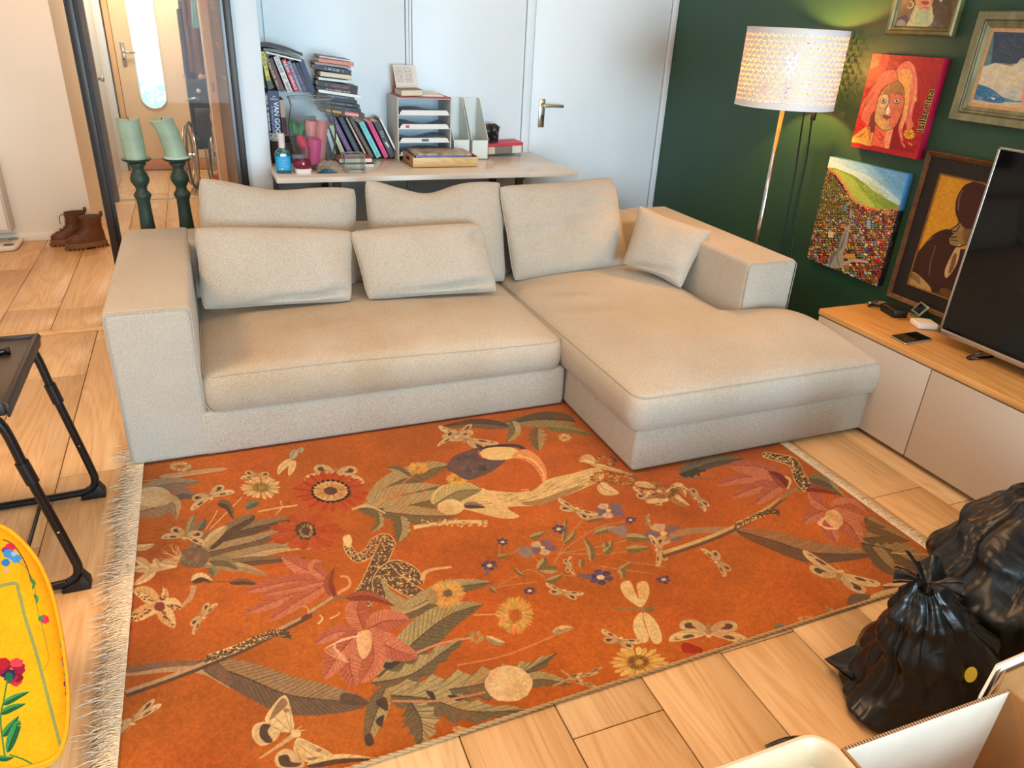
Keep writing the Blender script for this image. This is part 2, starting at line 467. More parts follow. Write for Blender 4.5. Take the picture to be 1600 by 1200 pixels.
def cushion_slab(name, outline, z0, z1, fz, nx, ny, edge=0.035):
    """soft upholstered slab. outline(u,v)->(x,y); fz(x,y)->extra top height"""
    mb = MB(); prof = []
    N = 6
    # top
    def top(u, v):
        x, y = outline(u, v)
        du = min(u, 1 - u); dv = min(v, 1 - v)
        return (x, y, z1 + fz(x, y, u, v))
    mb.grid(top, nx, ny)
    def bot(u, v):
        x, y = outline(u, v); return (x, y, z0)
    mb.grid(bot, nx, ny)
    # side wall with a bulged section
    loop = [(i / nx, 0.0) for i in range(nx)] + [(1.0, j / ny) for j in range(ny)] + [(1 - i / nx, 1.0) for i in range(nx)] + [(0.0, 1 - j / ny) for j in range(ny)]
    cx, cy = outline(0.5, 0.5)
    K = 8
    rows = []
    for k in range(K + 1):
        t = k / K; row = []
        for (u, v) in loop:
            x, y = outline(u, v); zt = z1 + fz(x, y, u, v)
            nu = (u - 0.5); nv = (v - 0.5)
            ox = (1 if u >= 0.999 else (-1 if u <= 0.001 else 0)); oy = (1 if v >= 0.999 else (-1 if v <= 0.001 else 0))
            b = 0.016 * (1 - abs(2 * t - 1) ** 2.6)
            l = math.hypot(ox, oy) or 1
            row.append((x + ox / l * b, y + oy / l * b, z0 + (zt - z0) * t))
        rows.append(row)
    n = len(loop)
    vs = [p for r in rows for p in r]
    fs = [(k * n + i, k * n + (i + 1) % n, (k + 1) * n + (i + 1) % n, (k + 1) * n + i) for k in range(K) for i in range(n)]
    mb.add(vs, fs)
    return mb

def sq_outline(x0, x1, y0, y1, r, warp=None):
    def f(u, v):
        x = x0 + (x1 - x0) * u; y = y0 + (y1 - y0) * v
        # round the corners in plan
        dx = min(x - x0, x1 - x); dy = min(y - y0, y1 - y)
        if dx < r and dy < r:
            cxx = x0 + r if x - x0 < r else x1 - r; cyy = y0 + r if y - y0 < r else y1 - r
            vx, vy = x - cxx, y - cyy; m = max(abs(vx), abs(vy)); l = math.hypot(vx, vy)
            if l > 1e-9: x = cxx + vx / l * m; y = cyy + vy / l * m
        if warp: x, y = warp(x, y, u, v)
        return x, y
    return f

def crown(u, v, p=3.0):
    return max(0.0, (1 - abs(2 * u - 1) ** p)) * max(0.0, (1 - abs(2 * v - 1) ** p))

def seat_z(x, y, u, v):
    c = crown(u, v, 3.2) ** 0.55
    n = noise.noise(Vector((x * 2.3, y * 2.6, 1.7))) * 0.008 + noise.noise(Vector((x * 6, y * 7, 4))) * 0.003
    sag = -0.012 * math.exp(-((x - 0.35) / 0.45) ** 2 - ((y - 2.8) / 0.25) ** 2)
    return 0.062 * c + (n + sag) * c + 0.006 * math.sin(x * 4.2) * (1 - v) * (1 - c) - 0.012 * u
seat = cushion_slab('seat_cushion', sq_outline(-0.096, 1.318, 2.553, 3.43, 0.05), 0.192, 0.332, seat_z, 56, 40)
so = build('seat_cushion', seat, M_SOFAW, sofa, smooth=True, weld=True, angle=1.0)

def chaise_warp(x, y, u, v):
    # right side bulges outside past the arm's front and dips in beside the arm
    if u > 0.5:
        k = (u - 0.5) * 2
        x = x + k * (0.030 * smooth01((2.52 - y) / 0.12) - 0.33 * smooth01((y - 2.46) / 0.14))
    return x, y
def chaise_z(x, y, u, v):
    c = crown(u, v, 3.4) ** 0.55
    n = noise.noise(Vector((x * 2.1 + 9, y * 2.4, 3.1))) * 0.010 + noise.noise(Vector((x * 5, y * 6, 8))) * 0.003
    bulge = 0.030 * math.exp(-((x - 2.33) / 0.22) ** 2 - ((y - 2.36) / 0.20) ** 2)
    sag = -0.022 * math.exp(-((x - 1.75) / 0.28) ** 2 - ((y - 2.75) / 0.32) ** 2) - 0.020 * math.exp(-((x - 2.2) / 0.12) ** 2 - ((y - 2.75) / 0.25) ** 2)
    wr = 0.0
    if v > 0.45:
        wr = 0.006 * math.sin((x * 1.2 + y * 3.3) * 9.0 + 2 * noise.noise(Vector((x * 4, y * 4, 0)))) * math.exp(-((x - 1.5) / 0.13) ** 2 - ((y - 2.85) / 0.22) ** 2)
    return 0.066 * c + (n + sag + bulge + wr) * c
ch = cushion_slab('chaise_cushion', sq_outline(1.330, 2.518, 1.958, 3.43, 0.05, chaise_warp), 0.196, 0.330, chaise_z, 52, 64)
build('chaise_cushion', ch, M_SOFA, sofa, smooth=True, weld=True, angle=1.0)

# piping seams (thin welts) of the cushions and arms
def piping(pts, r=0.0035, parent=sofa, closed=False):
    return build('piping', MB().tube(pts, r * .6, 6, closed=closed), M_SOFA, parent, smooth=True)
def outline_loop(fn, fz, z, n=60):
    out = []
    for (a, b) in [((0, 0), (1, 0)), ((1, 0), (1, 1)), ((1, 1), (0, 1)), ((0, 1), (0, 0))]:
        for i in range(n):
            t = i / n; u = a[0] + (b[0] - a[0]) * t; v = a[1] + (b[1] - a[1]) * t
            x, y = fn(u, v); out.append((x, y, z + fz(x, y, u, v)))
    return out
piping(outline_loop(sq_outline(-0.097, 1.319, 2.552, 3.42, 0.05), seat_z, 0.333), 0.003, closed=True)
piping(outline_loop(sq_outline(1.329, 2.519, 1.957, 3.42, 0.05, chaise_warp), chaise_z, 0.331), 0.003, closed=True)
def arm_front(x0, x1, y, z0, z1, inner):
    r = 0.02
    pts = [(x0 + 0.004, y, z0), (x0 + 0.004, y, z1 - r), (x0 + r, y, z1 - 0.004), (x1 - r, y, z1 - 0.004), (x1 - 0.004, y, z1 - r), (x1 - 0.004, y, inner)]
    return pts
piping(arm_front(-0.374, -0.100, 2.557, 0.02, 0.598, 0.245) + [(-0.102, 2.557, 0.225), (-0.09, 2.556, 0.200), (-0.07, 2.556, 0.190)], 0.003)
piping(arm_front(2.215, 2.492, 2.541, 0.30, 0.598, 0.05), 0.003)
piping([(2.492 - 0.02, 2.56, 0.596), (2.472, 3.64, 0.596)], 0.0022)
# short black feet
for (x, y) in ((-0.30, 2.66), (1.28, 2.66), (1.42, 2.02), (2.45, 2.02), (-0.30, 3.6), (2.42, 3.6), (1.3, 3.6)):
    build('foot', MB().lathe([(0.026, 0.0), (0.028, 0.03)], (x, y, 0.0085 if (y < 2.7 and x < 2.0) else 0), 14), M_BLACKP, sofa)

# ---------------------------------------------------------------- pillows
def pillow(label, px, p0, nrm, T, seed, group, creases=(), dips=(), pinch=0.035, name='sofa_cushion', nu=36, nv=26, zmin=None, bow=0.0):
    """px: four photo corners TL,TR,BR,BL on the pillow's mid plane through p0 with normal nrm"""
    n = Vector(nrm).normalized()
    TL, TR, BR, BL = [onplane(x, y, p0, n) for x, y in px]
    c0 = (TL + TR + BR + BL) / 4
    def mid(u, v):
        p = (BL * (1 - u) + BR * u) * (1 - v) + (TL * (1 - u) + TR * u) * v
        pu = 1 - abs(2 * u - 1) ** 2.0; pv = 1 - abs(2 * v - 1) ** 2.0
        # sides pulled in between the corners
        su = (2 * u - 1) * pv * pinch; sv = (2 * v - 1) * pu * pinch
        eu = (TR - TL + BR - BL) / 2; ev = (TL - BL + TR - BR) / 2
        k1 = abs(2 * u - 1) ** 3; k2 = abs(2 * v - 1) ** 3
        U_, V_ = 2 * u - 1, 2 * v - 1; cr_ = .05 * abs(U_) ** 5 * abs(V_) ** 5
        p = c0 + (p - c0) * (1.02 - cr_)
        q = p - eu * su * k1 * 0.5 - ev * sv * k2 * 0.7
        q = q + ev * bow * pu * (v ** 2)
        for (uc, wd, dp) in dips: q = q - ev * (dp * math.exp(-((u - uc) / wd) ** 2) * v ** 3)
        return q
    def thick(u, v):
        a = max(0.0, 1 - abs(2 * u - 1) ** 2.6); b = max(0.0, 1 - abs(2 * v - 1) ** 2.3)
        t = T * (a ** 0.46) * (b ** 0.5)
        w = noise.noise(Vector((u * 4.3 + seed * 7, v * 3.1, seed))) * 0.10 + noise.noise(Vector((u * 9 + seed, v * 8, seed * 3))) * 0.035
        e = min(u, 1 - u, v, 1 - v)
        wr = math.sin((u * 31 if min(v, 1 - v) < min(u, 1 - u) else v * 23) + seed * 3 + 3 * noise.noise(Vector((u * 6, v * 6, seed)))) * 0.035 * math.exp(-e * 16)
        t *= (1 + w + wr * (1 if e > 1e-6 else 0))
        tmin = t * .35
        for (uc, vc, ang, wid, lenr, dep) in creases:
            ca, sa = math.cos(ang), math.sin(ang)
            du, dv = u - uc, v - vc
            al = du * ca + dv * sa; ac = -du * sa + dv * ca
            ac += 0.03 * noise.noise(Vector((u * 5, v * 5, seed + 5)))
            t -= 1.7 * dep * math.exp(-(ac / wid) ** 2 - (al / lenr) ** 2)
        return max(t, tmin)
    def front(u, v):
        return mid(u, v) + n * thick(u, v)
    def back(u, v):
        return mid(u, v) - n * (thick(u, v) * 0.8)
    # denser rows near the rim so that the rim stays rounded
    def rim(t): return 0.5 - 0.5 * math.cos(PI * t) if True else t
    root = thing(name, label, 'cushion', tuple(mid(0.5, 0.0)), group)
    mb = MB()
    mb.grid(lambda u, v: front(rim(u), rim(v)), nu, nv); mb.grid(lambda u, v: back(rim(u), rim(v)), nu, nv)
    build('cover', mb, M_SOFA, root, smooth=True, weld=True)
    lp = []
    for (a, b) in [((0, 0), (1, 0)), ((1, 0), (1, 1)), ((1, 1), (0, 1)), ((0, 1), (0, 0))]:
        for i in range(24):
            t = i / 24; lp.append(mid(a[0] + (b[0] - a[0]) * t, a[1] + (b[1] - a[1]) * t))
    build('seam', MB().tube(lp, 0.0026, 5, closed=True), M_SOFA, root, smooth=True)
    return root

GB = 'loose back cushions of the sofa'
def lean(deg, yaw=0.0, roll=0.0):
    a = math.radians(deg); y = math.radians(yaw)
    return (math.sin(y) * math.cos(a), -math.cos(y) * math.cos(a), math.sin(a))
pillow('large cream back cushion at the left, behind the long lumbar cushion beside the left arm', [(310, 277), (556, 294), (557, 446), (314, 452)], (0.3, 3.33, 0.42), lean(12), 0.095, 1.0, GB, creases=[(0.85, 0.18, 1.2, 0.03, 0.2, 0.02)], dips=[(.45, .25, .06)])
pillow('large cream back cushion in the middle of the sofa, with a sunken top edge', [(569, 281), (783, 284), (790, 440), (582, 446)], (1.0, 3.31, 0.42), lean(12), 0.095, 2.0, GB, dips=[(.42, .2, .11), (.2, .1, .02)])
pillow('large cream back cushion over the chaise, creased across its middle', [(779, 291), (958, 276), (981, 417), (803, 440)], (1.55, 3.27, 0.42), lean(16, 8), 0.095, 3.0, GB, creases=[(0.35, 0.52, 0.12, 0.022, 0.35, 0.022), (0.7, 0.72, -0.2, 0.03, 0.25, 0.014), (0.15, 0.75, 0.9, 0.03, 0.15, 0.012)])
pillow('long lumbar cushion leaning at the left end of the sofa seat beside the arm', [(303, 356), (550, 361), (549, 470), (317, 484)], (0.2, 3.05, 0.40), lean(24), 0.075, 4.0, GB, creases=[(0.75, 0.10, 0.15, 0.03, 0.3, 0.02)], bow=0.03)
pillow('long lumbar cushion leaning in the middle of the sofa seat, its right top corner drooping', [(546, 362), (752, 349), (777, 455), (575, 468)], (0.85, 3.04, 0.40), lean(24), 0.075, 5.0, GB, creases=[(0.75, 0.12, 0.1, 0.03, 0.3, 0.025), (0.93, 0.8, 0.8, 0.05, 0.1, 0.02)], bow=0.03)
pillow('small square cream cushion propped against the right arm on the chaise', [(998, 320), (1113, 361), (1064, 451), (972, 412)], (2.12, 2.93, 0.45), (-0.62, -0.55, 0.56), 0.075, 6.0, GB, creases=[(0.55, 0.1, 0.2, 0.04, 0.3, 0.02)], pinch=0.09)
# ================================================================ flat prints: a small polygon painter (used for the rug print and the paintings)
class Canvas:
    """paints flat artwork in the plane of the thing; to2d maps an artwork point to canvas pixels"""
    def __init__(s, w, h, bg, to2d):
        s.w, s.h = w, h; s.a = np.empty((h, w, 3), np.float32); s.a[:] = np.array(bg, np.float32) / 255.0
        s.to2d = to2d; s.view = (0.0, 0.0, 1.0)
    def P(s, pts):
        ox, oy, sc = s.view
        return np.array([s.to2d(ox + x / sc, oy + y / sc) for x, y in pts], np.float64)
    def fillp(s, q, col, alpha=1.0, col2=None, axis=None):
        x0 = max(0, int(math.floor(q[:, 0].min()))); x1 = min(s.w, int(math.ceil(q[:, 0].max())) + 1)
        y0 = max(0, int(math.floor(q[:, 1].min()))); y1 = min(s.h, int(math.ceil(q[:, 1].max())) + 1)
        if x1 <= x0 or y1 <= y0: return
        W, Hh = x1 - x0, y1 - y0
        ex0, ey0 = q[:, 0], q[:, 1]; ex1, ey1 = np.roll(ex0, -1), np.roll(ey0, -1)
        cov = np.zeros((Hh, W + 1), np.float32)
        SS = 3
        for r in range(Hh * SS):
            y = y0 + (r + 0.5) / SS
            m = (ey0 <= y) != (ey1 <= y)
            if not m.any(): continue
            xs = np.sort(ex0[m] + (y - ey0[m]) / (ey1[m] - ey0[m]) * (ex1[m] - ex0[m])) - x0
            row = cov[r // SS]
            for a, b in zip(xs[0::2], xs[1::2]):
                a = min(max(a, 0), W); b = min(max(b, 0), W)
                if b <= a: continue
                ia, ib = int(a), int(b)
                if ia == ib: row[ia] += b - a
                else:
                    row[ia] += ia + 1 - a; row[ia + 1:ib] += 1; row[ib] += b - ib
        cov = (cov[:, :W] / SS * alpha)[..., None]
        reg = s.a[y0:y1, x0:x1]
        c = np.array(col, np.float32) / 255.0
        if col2 is not None:
            c2 = np.array(col2, np.float32) / 255.0
            A = np.array(axis[0]); B = np.array(axis[1]); d = B - A
            yy, xx = np.mgrid[y0:y1, x0:x1]
            t = np.clip(((xx - A[0]) * d[0] + (yy - A[1]) * d[1]) / max(1e-6, d @ d), 0, 1)[..., None]
            c = c * (1 - t) + c2 * t
        reg[:] = reg * (1 - cov) + c * cov
    def poly(s, pts, col, alpha=1.0, col2=None, axis=None):
        q = s.P(pts)
        if axis is not None: axis = s.P(axis)
        s.fillp(q, col, alpha, col2, axis)
    def smooth(s, pts, closed=True, n=5):
        p = [Vector((x, y, 0)) for x, y in pts]; N = len(p); out = []
        rng_ = range(N) if closed else range(N - 1)
        for i in rng_:
            if closed: a, b, c, d = p[i - 1], p[i], p[(i + 1) % N], p[(i + 2) % N]
            else: a, b, c, d = p[max(i - 1, 0)], p[i], p[i + 1], p[min(i + 2, N - 1)]
            for k in range(n):
                t = k / n
                v = 0.5 * ((2 * b) + (-a + c) * t + (2 * a - 5 * b + 4 * c - d) * t * t + (-a + 3 * b - 3 * c + d) * t ** 3)
                out.append((v.x, v.y))
        if not closed: out.append(tuple(pts[-1]))
        return out
    def blob(s, pts, col, **kw): s.poly(s.smooth(pts), col, **kw)
    def stroke(s, pts, w, col, alpha=1.0, sm=True):
        """w: one width or (start, end)"""
        if sm and len(pts) > 2: pts = s.smooth(pts, False, 5)
        w0, w1 = w if isinstance(w, tuple) else (w, w)
        N = len(pts); L = []; R = []
        for i, (x, y) in enumerate(pts):
            ax, ay = pts[max(i - 1, 0)]; bx, by = pts[min(i + 1, N - 1)]
            dx, dy = bx - ax, by - ay; l = math.hypot(dx, dy) or 1
            t = i / max(1, N - 1); h = (w0 + (w1 - w0) * t) / 2
            L.append((x - dy / l * h, y + dx / l * h)); R.append((x + dy / l * h, y - dx / l * h))
        s.poly(L + R[::-1], col, alpha)
    def ell(s, c, rx, ry, col, rot=0.0, alpha=1.0, n=28, jit=0.0, **kw):
        ca, sa = math.cos(rot), math.sin(rot); pts = []
        for k in range(n):
            a = 2 * PI * k / n; r = 1 + jit * random.uniform(-1, 1)
            x, y = rx * r * math.cos(a), ry * r * math.sin(a)
            pts.append((c[0] + x * ca - y * sa, c[1] + x * sa + y * ca))
        s.poly(pts, col, alpha, **kw)
    def leaf(s, spine, width, dark, light, edge=None, hatch=10, rib=None, pw=(0.7, 1.1), teeth=0, hcol=None):
        """leaf along a spine: shaded half, lit half, hatching and a rib"""
        sp = s.smooth(spine, False, 8) if len(spine) > 2 else [(spine[0][0] + (spine[1][0] - spine[0][0]) * k / 10, spine[0][1] + (spine[1][1] - spine[0][1]) * k / 10) for k in range(11)]
        N = len(sp); A = []; B = []
        for i, (x, y) in enumerate(sp):
            ax, ay = sp[max(i - 1, 0)]; bx, by = sp[min(i + 1, N - 1)]
            dx, dy = bx - ax, by - ay; l = math.hypot(dx, dy) or 1; t = i / (N - 1)
            h = width / 2 * (t ** pw[0]) * ((1 - t) ** pw[1]) / ((pw[0] / (pw[0] + pw[1])) ** pw[0] * (pw[1] / (pw[0] + pw[1])) ** pw[1])
            if teeth: h *= 1 - 0.42 * (0.5 - 0.5 * math.cos(t * teeth * 2 * PI)) ** 0.7
            A.append((x - dy / l * h, y + dx / l * h)); B.append((x + dy / l * h, y - dx / l * h))
        if edge is not None: s.poly([(x, y) for x, y in A] + B[::-1], edge)
        s.poly(A + sp[::-1], dark); s.poly(sp + B[::-1], light)
        hc = hcol or tuple(v * 0.72 for v in dark)
        for k in range(1, hatch):
            i = int(k / hatch * (N - 2)); j = min(N - 1, i + max(2, N // 7))
            for S, al in ((A, 0.55), (B, 0.45)):
                s.stroke([sp[i], ((sp[i][0] + S[j][0]) / 2, (sp[i][1] + S[j][1]) / 2), S[j]], max(1.5, width * 0.025), hc, al, sm=False)
        s.stroke(sp, (max(2, width * 0.05), 1.5), rib or tuple(v * 0.6 for v in dark), 0.85, sm=False)
    def flower(s, c, rx, ry, n, r0, col, col2, line, rot=0.0, wid=1.0, jit=0.08):
        for k in range(n):
            a = rot + 2 * PI * k / n + random.uniform(-jit, jit); da = PI / n * wid; R = 1 + random.uniform(-0.10, 0.06)
            def q(r, ang): return (c[0] + rx * r * math.cos(ang), c[1] + ry * r * math.sin(ang))
            pts = [q(r0, a - da * .45), q(0.55, a - da * .95), q(0.85 * R, a - da * .8), q(R, a), q(0.85 * R, a + da * .8), q(0.55, a + da * .95), q(r0, a + da * .45)]
            s.poly(pts, col2 if k % 2 else col)
            s.stroke([q(r0, a), q(R * .9, a)], 2.0, line, 0.5, sm=False)
            s.stroke([q(r0, a - da * .5), q(R * .8, a - da * .6)], 1.6, line, 0.4, sm=False)
    def tuft(s, c, rx, ry, n, r0, col, w=3.0, a0=0.0, a1=2 * PI):
        for k in range(n):
            a = random.uniform(a0, a1); R = random.uniform(0.75, 1.03); rr = random.uniform(r0 * .5, r0)
            s.stroke([(c[0] + rx * rr * math.cos(a), c[1] + ry * rr * math.sin(a)), (c[0] + rx * R * math.cos(a + .04), c[1] + ry * R * math.sin(a + .04))],
                     (w, w * 0.5), tuple(v * random.uniform(0.78, 1.1) for v in col), 0.9, sm=False)
    def moth(s, c, ax, ay, base=(203, 172, 124), dark=(84, 60, 46), mid=(150, 116, 80), spread=1.0):
        """ax: vector from the body to the right wing tip side, ay: vector towards the head (both in view units)"""
        def q(x, y): return (c[0] + ax[0] * x + ay[0] * y, c[1] + ax[1] * x + ay[1] * y)
        for sg in (-1, 1):
            hw = [q(sg * .05, .0), q(sg * .45, .12), q(sg * .72, -.15), q(sg * .66, -.55), q(sg * .35, -.62), q(sg * .10, -.3)]
            fw = [q(sg * .04, .22), q(sg * .40, .50), q(sg * .85, .72), q(sg * 1.0, .66), q(sg * .92, .30), q(sg * .62, .02), q(sg * .25, -.02)]
            s.blob(hw, tuple(v * .92 for v in base)); s.blob(fw, base)
            for P_, cl in ((hw, mid), (fw, mid)):
                s.stroke(s.smooth(P_)[:-1], 3.0, cl, .55, sm=False)
            s.blob([q(sg * .30, -.12), q(sg * .55, -.12), q(sg * .60, -.36), q(sg * .44, -.44), q(sg * .40, -.26)], dark)
            s.blob([q(sg * .36, .36), q(sg * .56, .50), q(sg * .66, .42), q(sg * .48, .24)], dark, alpha=.9)
            s.blob([q(sg * .70, .58), q(sg * .84, .62), q(sg * .82, .45)], mid)
            for (x0, y0, x1, y1) in ((.08, .14, .86, .42), (.1, .16, .7, .16), (.12, .2, .9, .6), (.12, -.05, .55, -.5), (.12, -.1, .35, -.58)):
                s.stroke([q(sg * x0, y0), q(sg * x1, y1)], 1.8, dark, .4, sm=False)
        s.blob([q(-.05, .3), q(.05, .3), q(.07, .05), q(.045, -.35), q(0, -.5), q(-.045, -.35), q(-.07, .05)], mid)
        s.ell(q(0, .32), abs(ax[0]) * .06 + abs(ax[1]) * .06 + 2, abs(ay[0]) * .06 + abs(ay[1]) * .08 + 2, base)
        for sg in (-1, 1): s.stroke([q(sg * .02, .38), q(sg * .08, .55), q(sg * .2, .68)], 1.6, base, .8)
    def image(s, name, gain=1.0):
        im = bpy.data.images.new(name, s.w, s.h, alpha=False)
        im.colorspace_settings.name = 'sRGB'
        px = np.ones((s.h, s.w, 4), np.float32); px[..., :3] = np.clip(s.a * gain, 0, 1)
        im.pixels.foreach_set(px[::-1].ravel()); im.update(); im.pack()
        return im

def smooth_noise(w, h, cell, seed):
    """bilinear value noise in [0,1]"""
    r = np.random.default_rng(seed); gw, gh = int(w / cell) + 3, int(h / cell) + 3
    g = r.random((gh, gw)).astype(np.float32)
    x = np.arange(w) / cell; y = np.arange(h) / cell
    xi = x.astype(int); yi = y.astype(int); fx = x - xi; fy = y - yi
    fx = fx * fx * (3 - 2 * fx); fy = fy * fy * (3 - 2 * fy)
    a = g[yi][:, xi]; b = g[yi][:, xi + 1]; c = g[yi + 1][:, xi]; d = g[yi + 1][:, xi + 1]
    fx = fx[None, :]; fy = fy[:, None]
    return ((a * (1 - fx) + b * fx) * (1 - fy) + (c * (1 - fx) + d * fx) * fy).astype(np.float32)

def print_mat(name, canvas, rough=0.8, bump=0.0, bscale=700.0, spec=0.3, gain=1.0, sheen=0.0):
    t = NT(name); im = canvas.image(name + '_print', gain)
    uv = t.n('ShaderNodeUVMap'); uv.uv_map = 'UVMap'
    tx = t.n('ShaderNodeTexImage'); tx.image = im; tx.interpolation = 'Linear'; tx.extension = 'EXTEND'
    t.l(uv.outputs[0], tx.inputs[0]); t.l(tx.outputs[0], t.b.inputs['Base Color'])
    t.b.inputs['Roughness'].default_value = rough; t.b.inputs['Specular IOR Level'].default_value = spec
    t.b.inputs['Sheen Weight'].default_value = sheen
    if bump:
        tc = t.n('ShaderNodeTexCoord'); nz = t.n('ShaderNodeTexNoise', i_Scale=bscale, i_Detail=3.0)
        t.l(tc.outputs['Object'], nz.inputs['Vector']); t.bump(nz.outputs[0], bump, 0.002)
    return t.m

def set_uv(o, fn):
    """fn(world co of the vertex) -> (u,v)"""
    me = o.data; uvl = me.uv_layers.new(name='UVMap'); off = world_org(o)
    for lp in me.loops:
        uvl.data[lp.index].uv = fn(me.vertices[lp.vertex_index].co + off)
# ================================================================ RUG
RX0, RX1, RY1 = -0.34, 2.07, 2.70
def ry0(x): return 1.113 + 0.0165 * x
RS = 760.0
def rug2d(x, y):
    p = onz(x, y, 0.006); return ((p.x - RX0) * RS, (RY1 - p.y) * RS)
RW, RH = int((RX1 - RX0) * RS), int((RY1 - 1.10) * RS)
K = Canvas(RW, RH, (166, 87, 32), rug2d)
random.seed(3)
# worn ground: mottled orange
n = smooth_noise(RW, RH, 190, 1) * .5 + smooth_noise(RW, RH, 60, 2) * .3 + smooth_noise(RW, RH, 14, 3) * .2
K.a *= (0.86 + 0.28 * n)[..., None]
K.a[..., 1] *= 0.95 + 0.1 * smooth_noise(RW, RH, 140, 4)
CR, OL, DK, BR, GY = (205, 176, 124), (140, 122, 84), (80, 62, 48), (112, 84, 60), (122, 110, 96)
PK, PD, PL_ = (168, 94, 70), (112, 46, 34), (196, 142, 106)
VI, YE = (96, 82, 106), (206, 160, 78)
def lily_petal(sp, w, hatch=9):
    K.leaf(sp, w, PK, (186, 114, 86), edge=PL_, hatch=hatch, rib=PD, hcol=PD, pw=(.6, .8))
def fern(sp, w, c1=OL, c2=(160, 142, 100), teeth=6): K.leaf(sp, w, tuple(v * .75 for v in c1), c2, hatch=16, teeth=teeth, rib=DK)
def plain_leaf(sp, w, d=OL, l=(165, 146, 104), hatch=8): K.leaf(sp, w, d, l, hatch=hatch)

# ---- upper left quarter (view: crop at 140,640 scale 3.2)
K.view = (140, 640, 3.2)
K.flower((455, 285), 60, 26, 14, .3, CR, (190, 160, 110), BR)
K.blob([(350, 330), (480, 310), (660, 290), (670, 305), (500, 330), (390, 345)], (176, 150, 118), alpha=.8)
K.stroke([(240, 360), (450, 335), (600, 312)], 3, CR, .7)
for sp, w in (([(1035, 200), (1000, 255)], 40), ([(1050, 190), (1060, 220)], 36)): K.leaf(sp, w, (150, 140, 110), (165, 155, 124), hatch=3)
K.leaf([(1010, 250), (960, 290), (942, 328)], 34, CR, CR, hatch=3); K.leaf([(1025, 255), (1010, 295), (995, 335)], 34, CR, CR, hatch=3)
K.moth((1228, 318), (150, 8), (-8, 62))
K.moth((838, 330), (84, 6), (0, 34))
K.flower((858, 390), 108, 58, 22, .35, (212, 186, 128), (200, 172, 112), BR); K.ell((858, 390), 44, 25, (150, 128, 66), jit=.1); K.tuft((858, 390), 44, 25, 60, .6, (120, 96, 50), 3)
K.flower((1205, 412), 190, 104, 34, .42, (158, 62, 28), (172, 76, 36), (110, 36, 20), wid=1.5)
K.ell((1205, 408), 100, 58, (72, 44, 34), jit=.07); K.ell((1205, 406), 90, 50, CR, jit=.05); K.tuft((1205, 406), 92, 52, 120, .6, (176, 132, 70), 4)
K.ell((1205, 406), 34, 20, (74, 56, 50)); 
for k in range(22):
    a = 2 * PI * k / 22; K.ell((1205 + 92 * math.cos(a), 408 + 54 * math.sin(a)), 9, 6, (40, 28, 26))
plain_leaf([(230, 420), (380, 375), (556, 362)], 70, GY, (146, 128, 98)); plain_leaf([(400, 445), (470, 420), (545, 445)], 60, (96, 84, 74), GY)
plain_leaf([(220, 520), (330, 490), (420, 470), (430, 560)], 100, (148, 126, 96), (178, 152, 114), hatch=12)
K.ell((322, 438), 90, 51, (196, 170, 128), jit=.04); K.tuft((322, 438), 88, 50, 120, .9, (206, 182, 142), 3)
K.moth((600, 430), (110, -46), (26, 44))
# iris-like bulb plant
for sp, w, d, l in (([(480, 720), (640, 640), (820, 590), (1085, 528)], 92, (88, 70, 54), (128, 108, 82)), ([(520, 730), (700, 690), (880, 640), (1070, 555)], 70, (104, 84, 62), (150, 128, 94)),
                    ([(560, 770), (760, 730), (960, 690), (1150, 692)], 62, (176, 148, 106), (150, 124, 88)), ([(570, 790), (800, 760), (1090, 742)], 50, (92, 72, 56), (120, 98, 72)),
                    ([(560, 780), (760, 790), (900, 835)], 46, (150, 126, 90), (174, 148, 104)),
                    ([(600, 700), (700, 600), (800, 545), (828, 530)], 60, (84, 66, 52), (120, 100, 76)), ([(490, 640), (510, 570), (530, 520)], 44, (132, 116, 84), (158, 140, 100)),
                    ([(540, 610), (565, 570), (580, 545)], 40, (98, 92, 74), (126, 116, 88)), ([(600, 760), (680, 760), (742, 800)], 56, (104, 92, 68), (130, 116, 82)), ([(600, 790), (620, 815), (620, 840)], 46, (104, 100, 74), (130, 122, 88)),
                    ([(560, 690), (640, 620), (690, 580)], 50, (176, 148, 104), (196, 168, 120))):
    plain_leaf(sp, w, d, l, hatch=14)
K.moth((480, 628), (110, 20), (-20, 50))
K.blob([(440, 740), (480, 700), (560, 690), (600, 730), (560, 790), (470, 780)], (110, 90, 72)); K.tuft((500, 740), 60, 40, 60, .6, (140, 112, 84), 5)
for k in range(26):
    a = random.uniform(PI * .6, PI * 1.5); L_ = random.uniform(40, 120)
    K.stroke([(450, 745), (450 + L_ * .5 * math.cos(a) + random.uniform(-14, 14), 745 + L_ * .5 * math.sin(a) * .7), (450 + L_ * math.cos(a), 745 + L_ * math.sin(a) * .7)], 3, (210, 170, 120), .8)
plain_leaf([(510, 860), (560, 840), (620, 865)], 52, DK, CR); K.stroke([(560, 862), (700, 862), (830, 868)], 5, (120, 80, 60))
K.stroke([(520, 880), (505, 940), (440, 1000)], (30, 14), (176, 140, 104)); plain_leaf([(700, 868), (780, 862), (850, 880)], 30, DK, BR)
K.stroke([(580, 600), (620, 540), (640, 500)], 4, CR); K.stroke([(600, 600), (700, 500), (760, 440)], 4, CR)
plain_leaf([(640, 470), (690, 480), (720, 550)], 44, DK, BR); plain_leaf([(780, 490), (820, 470), (850, 465)], 40, (84, 90, 70), (110, 112, 84))
K.stroke([(840, 510), (950, 490), (1040, 478)], 8, CR, .8); K.stroke([(930, 525), (960, 490), (955, 455)], 6, CR, .8)
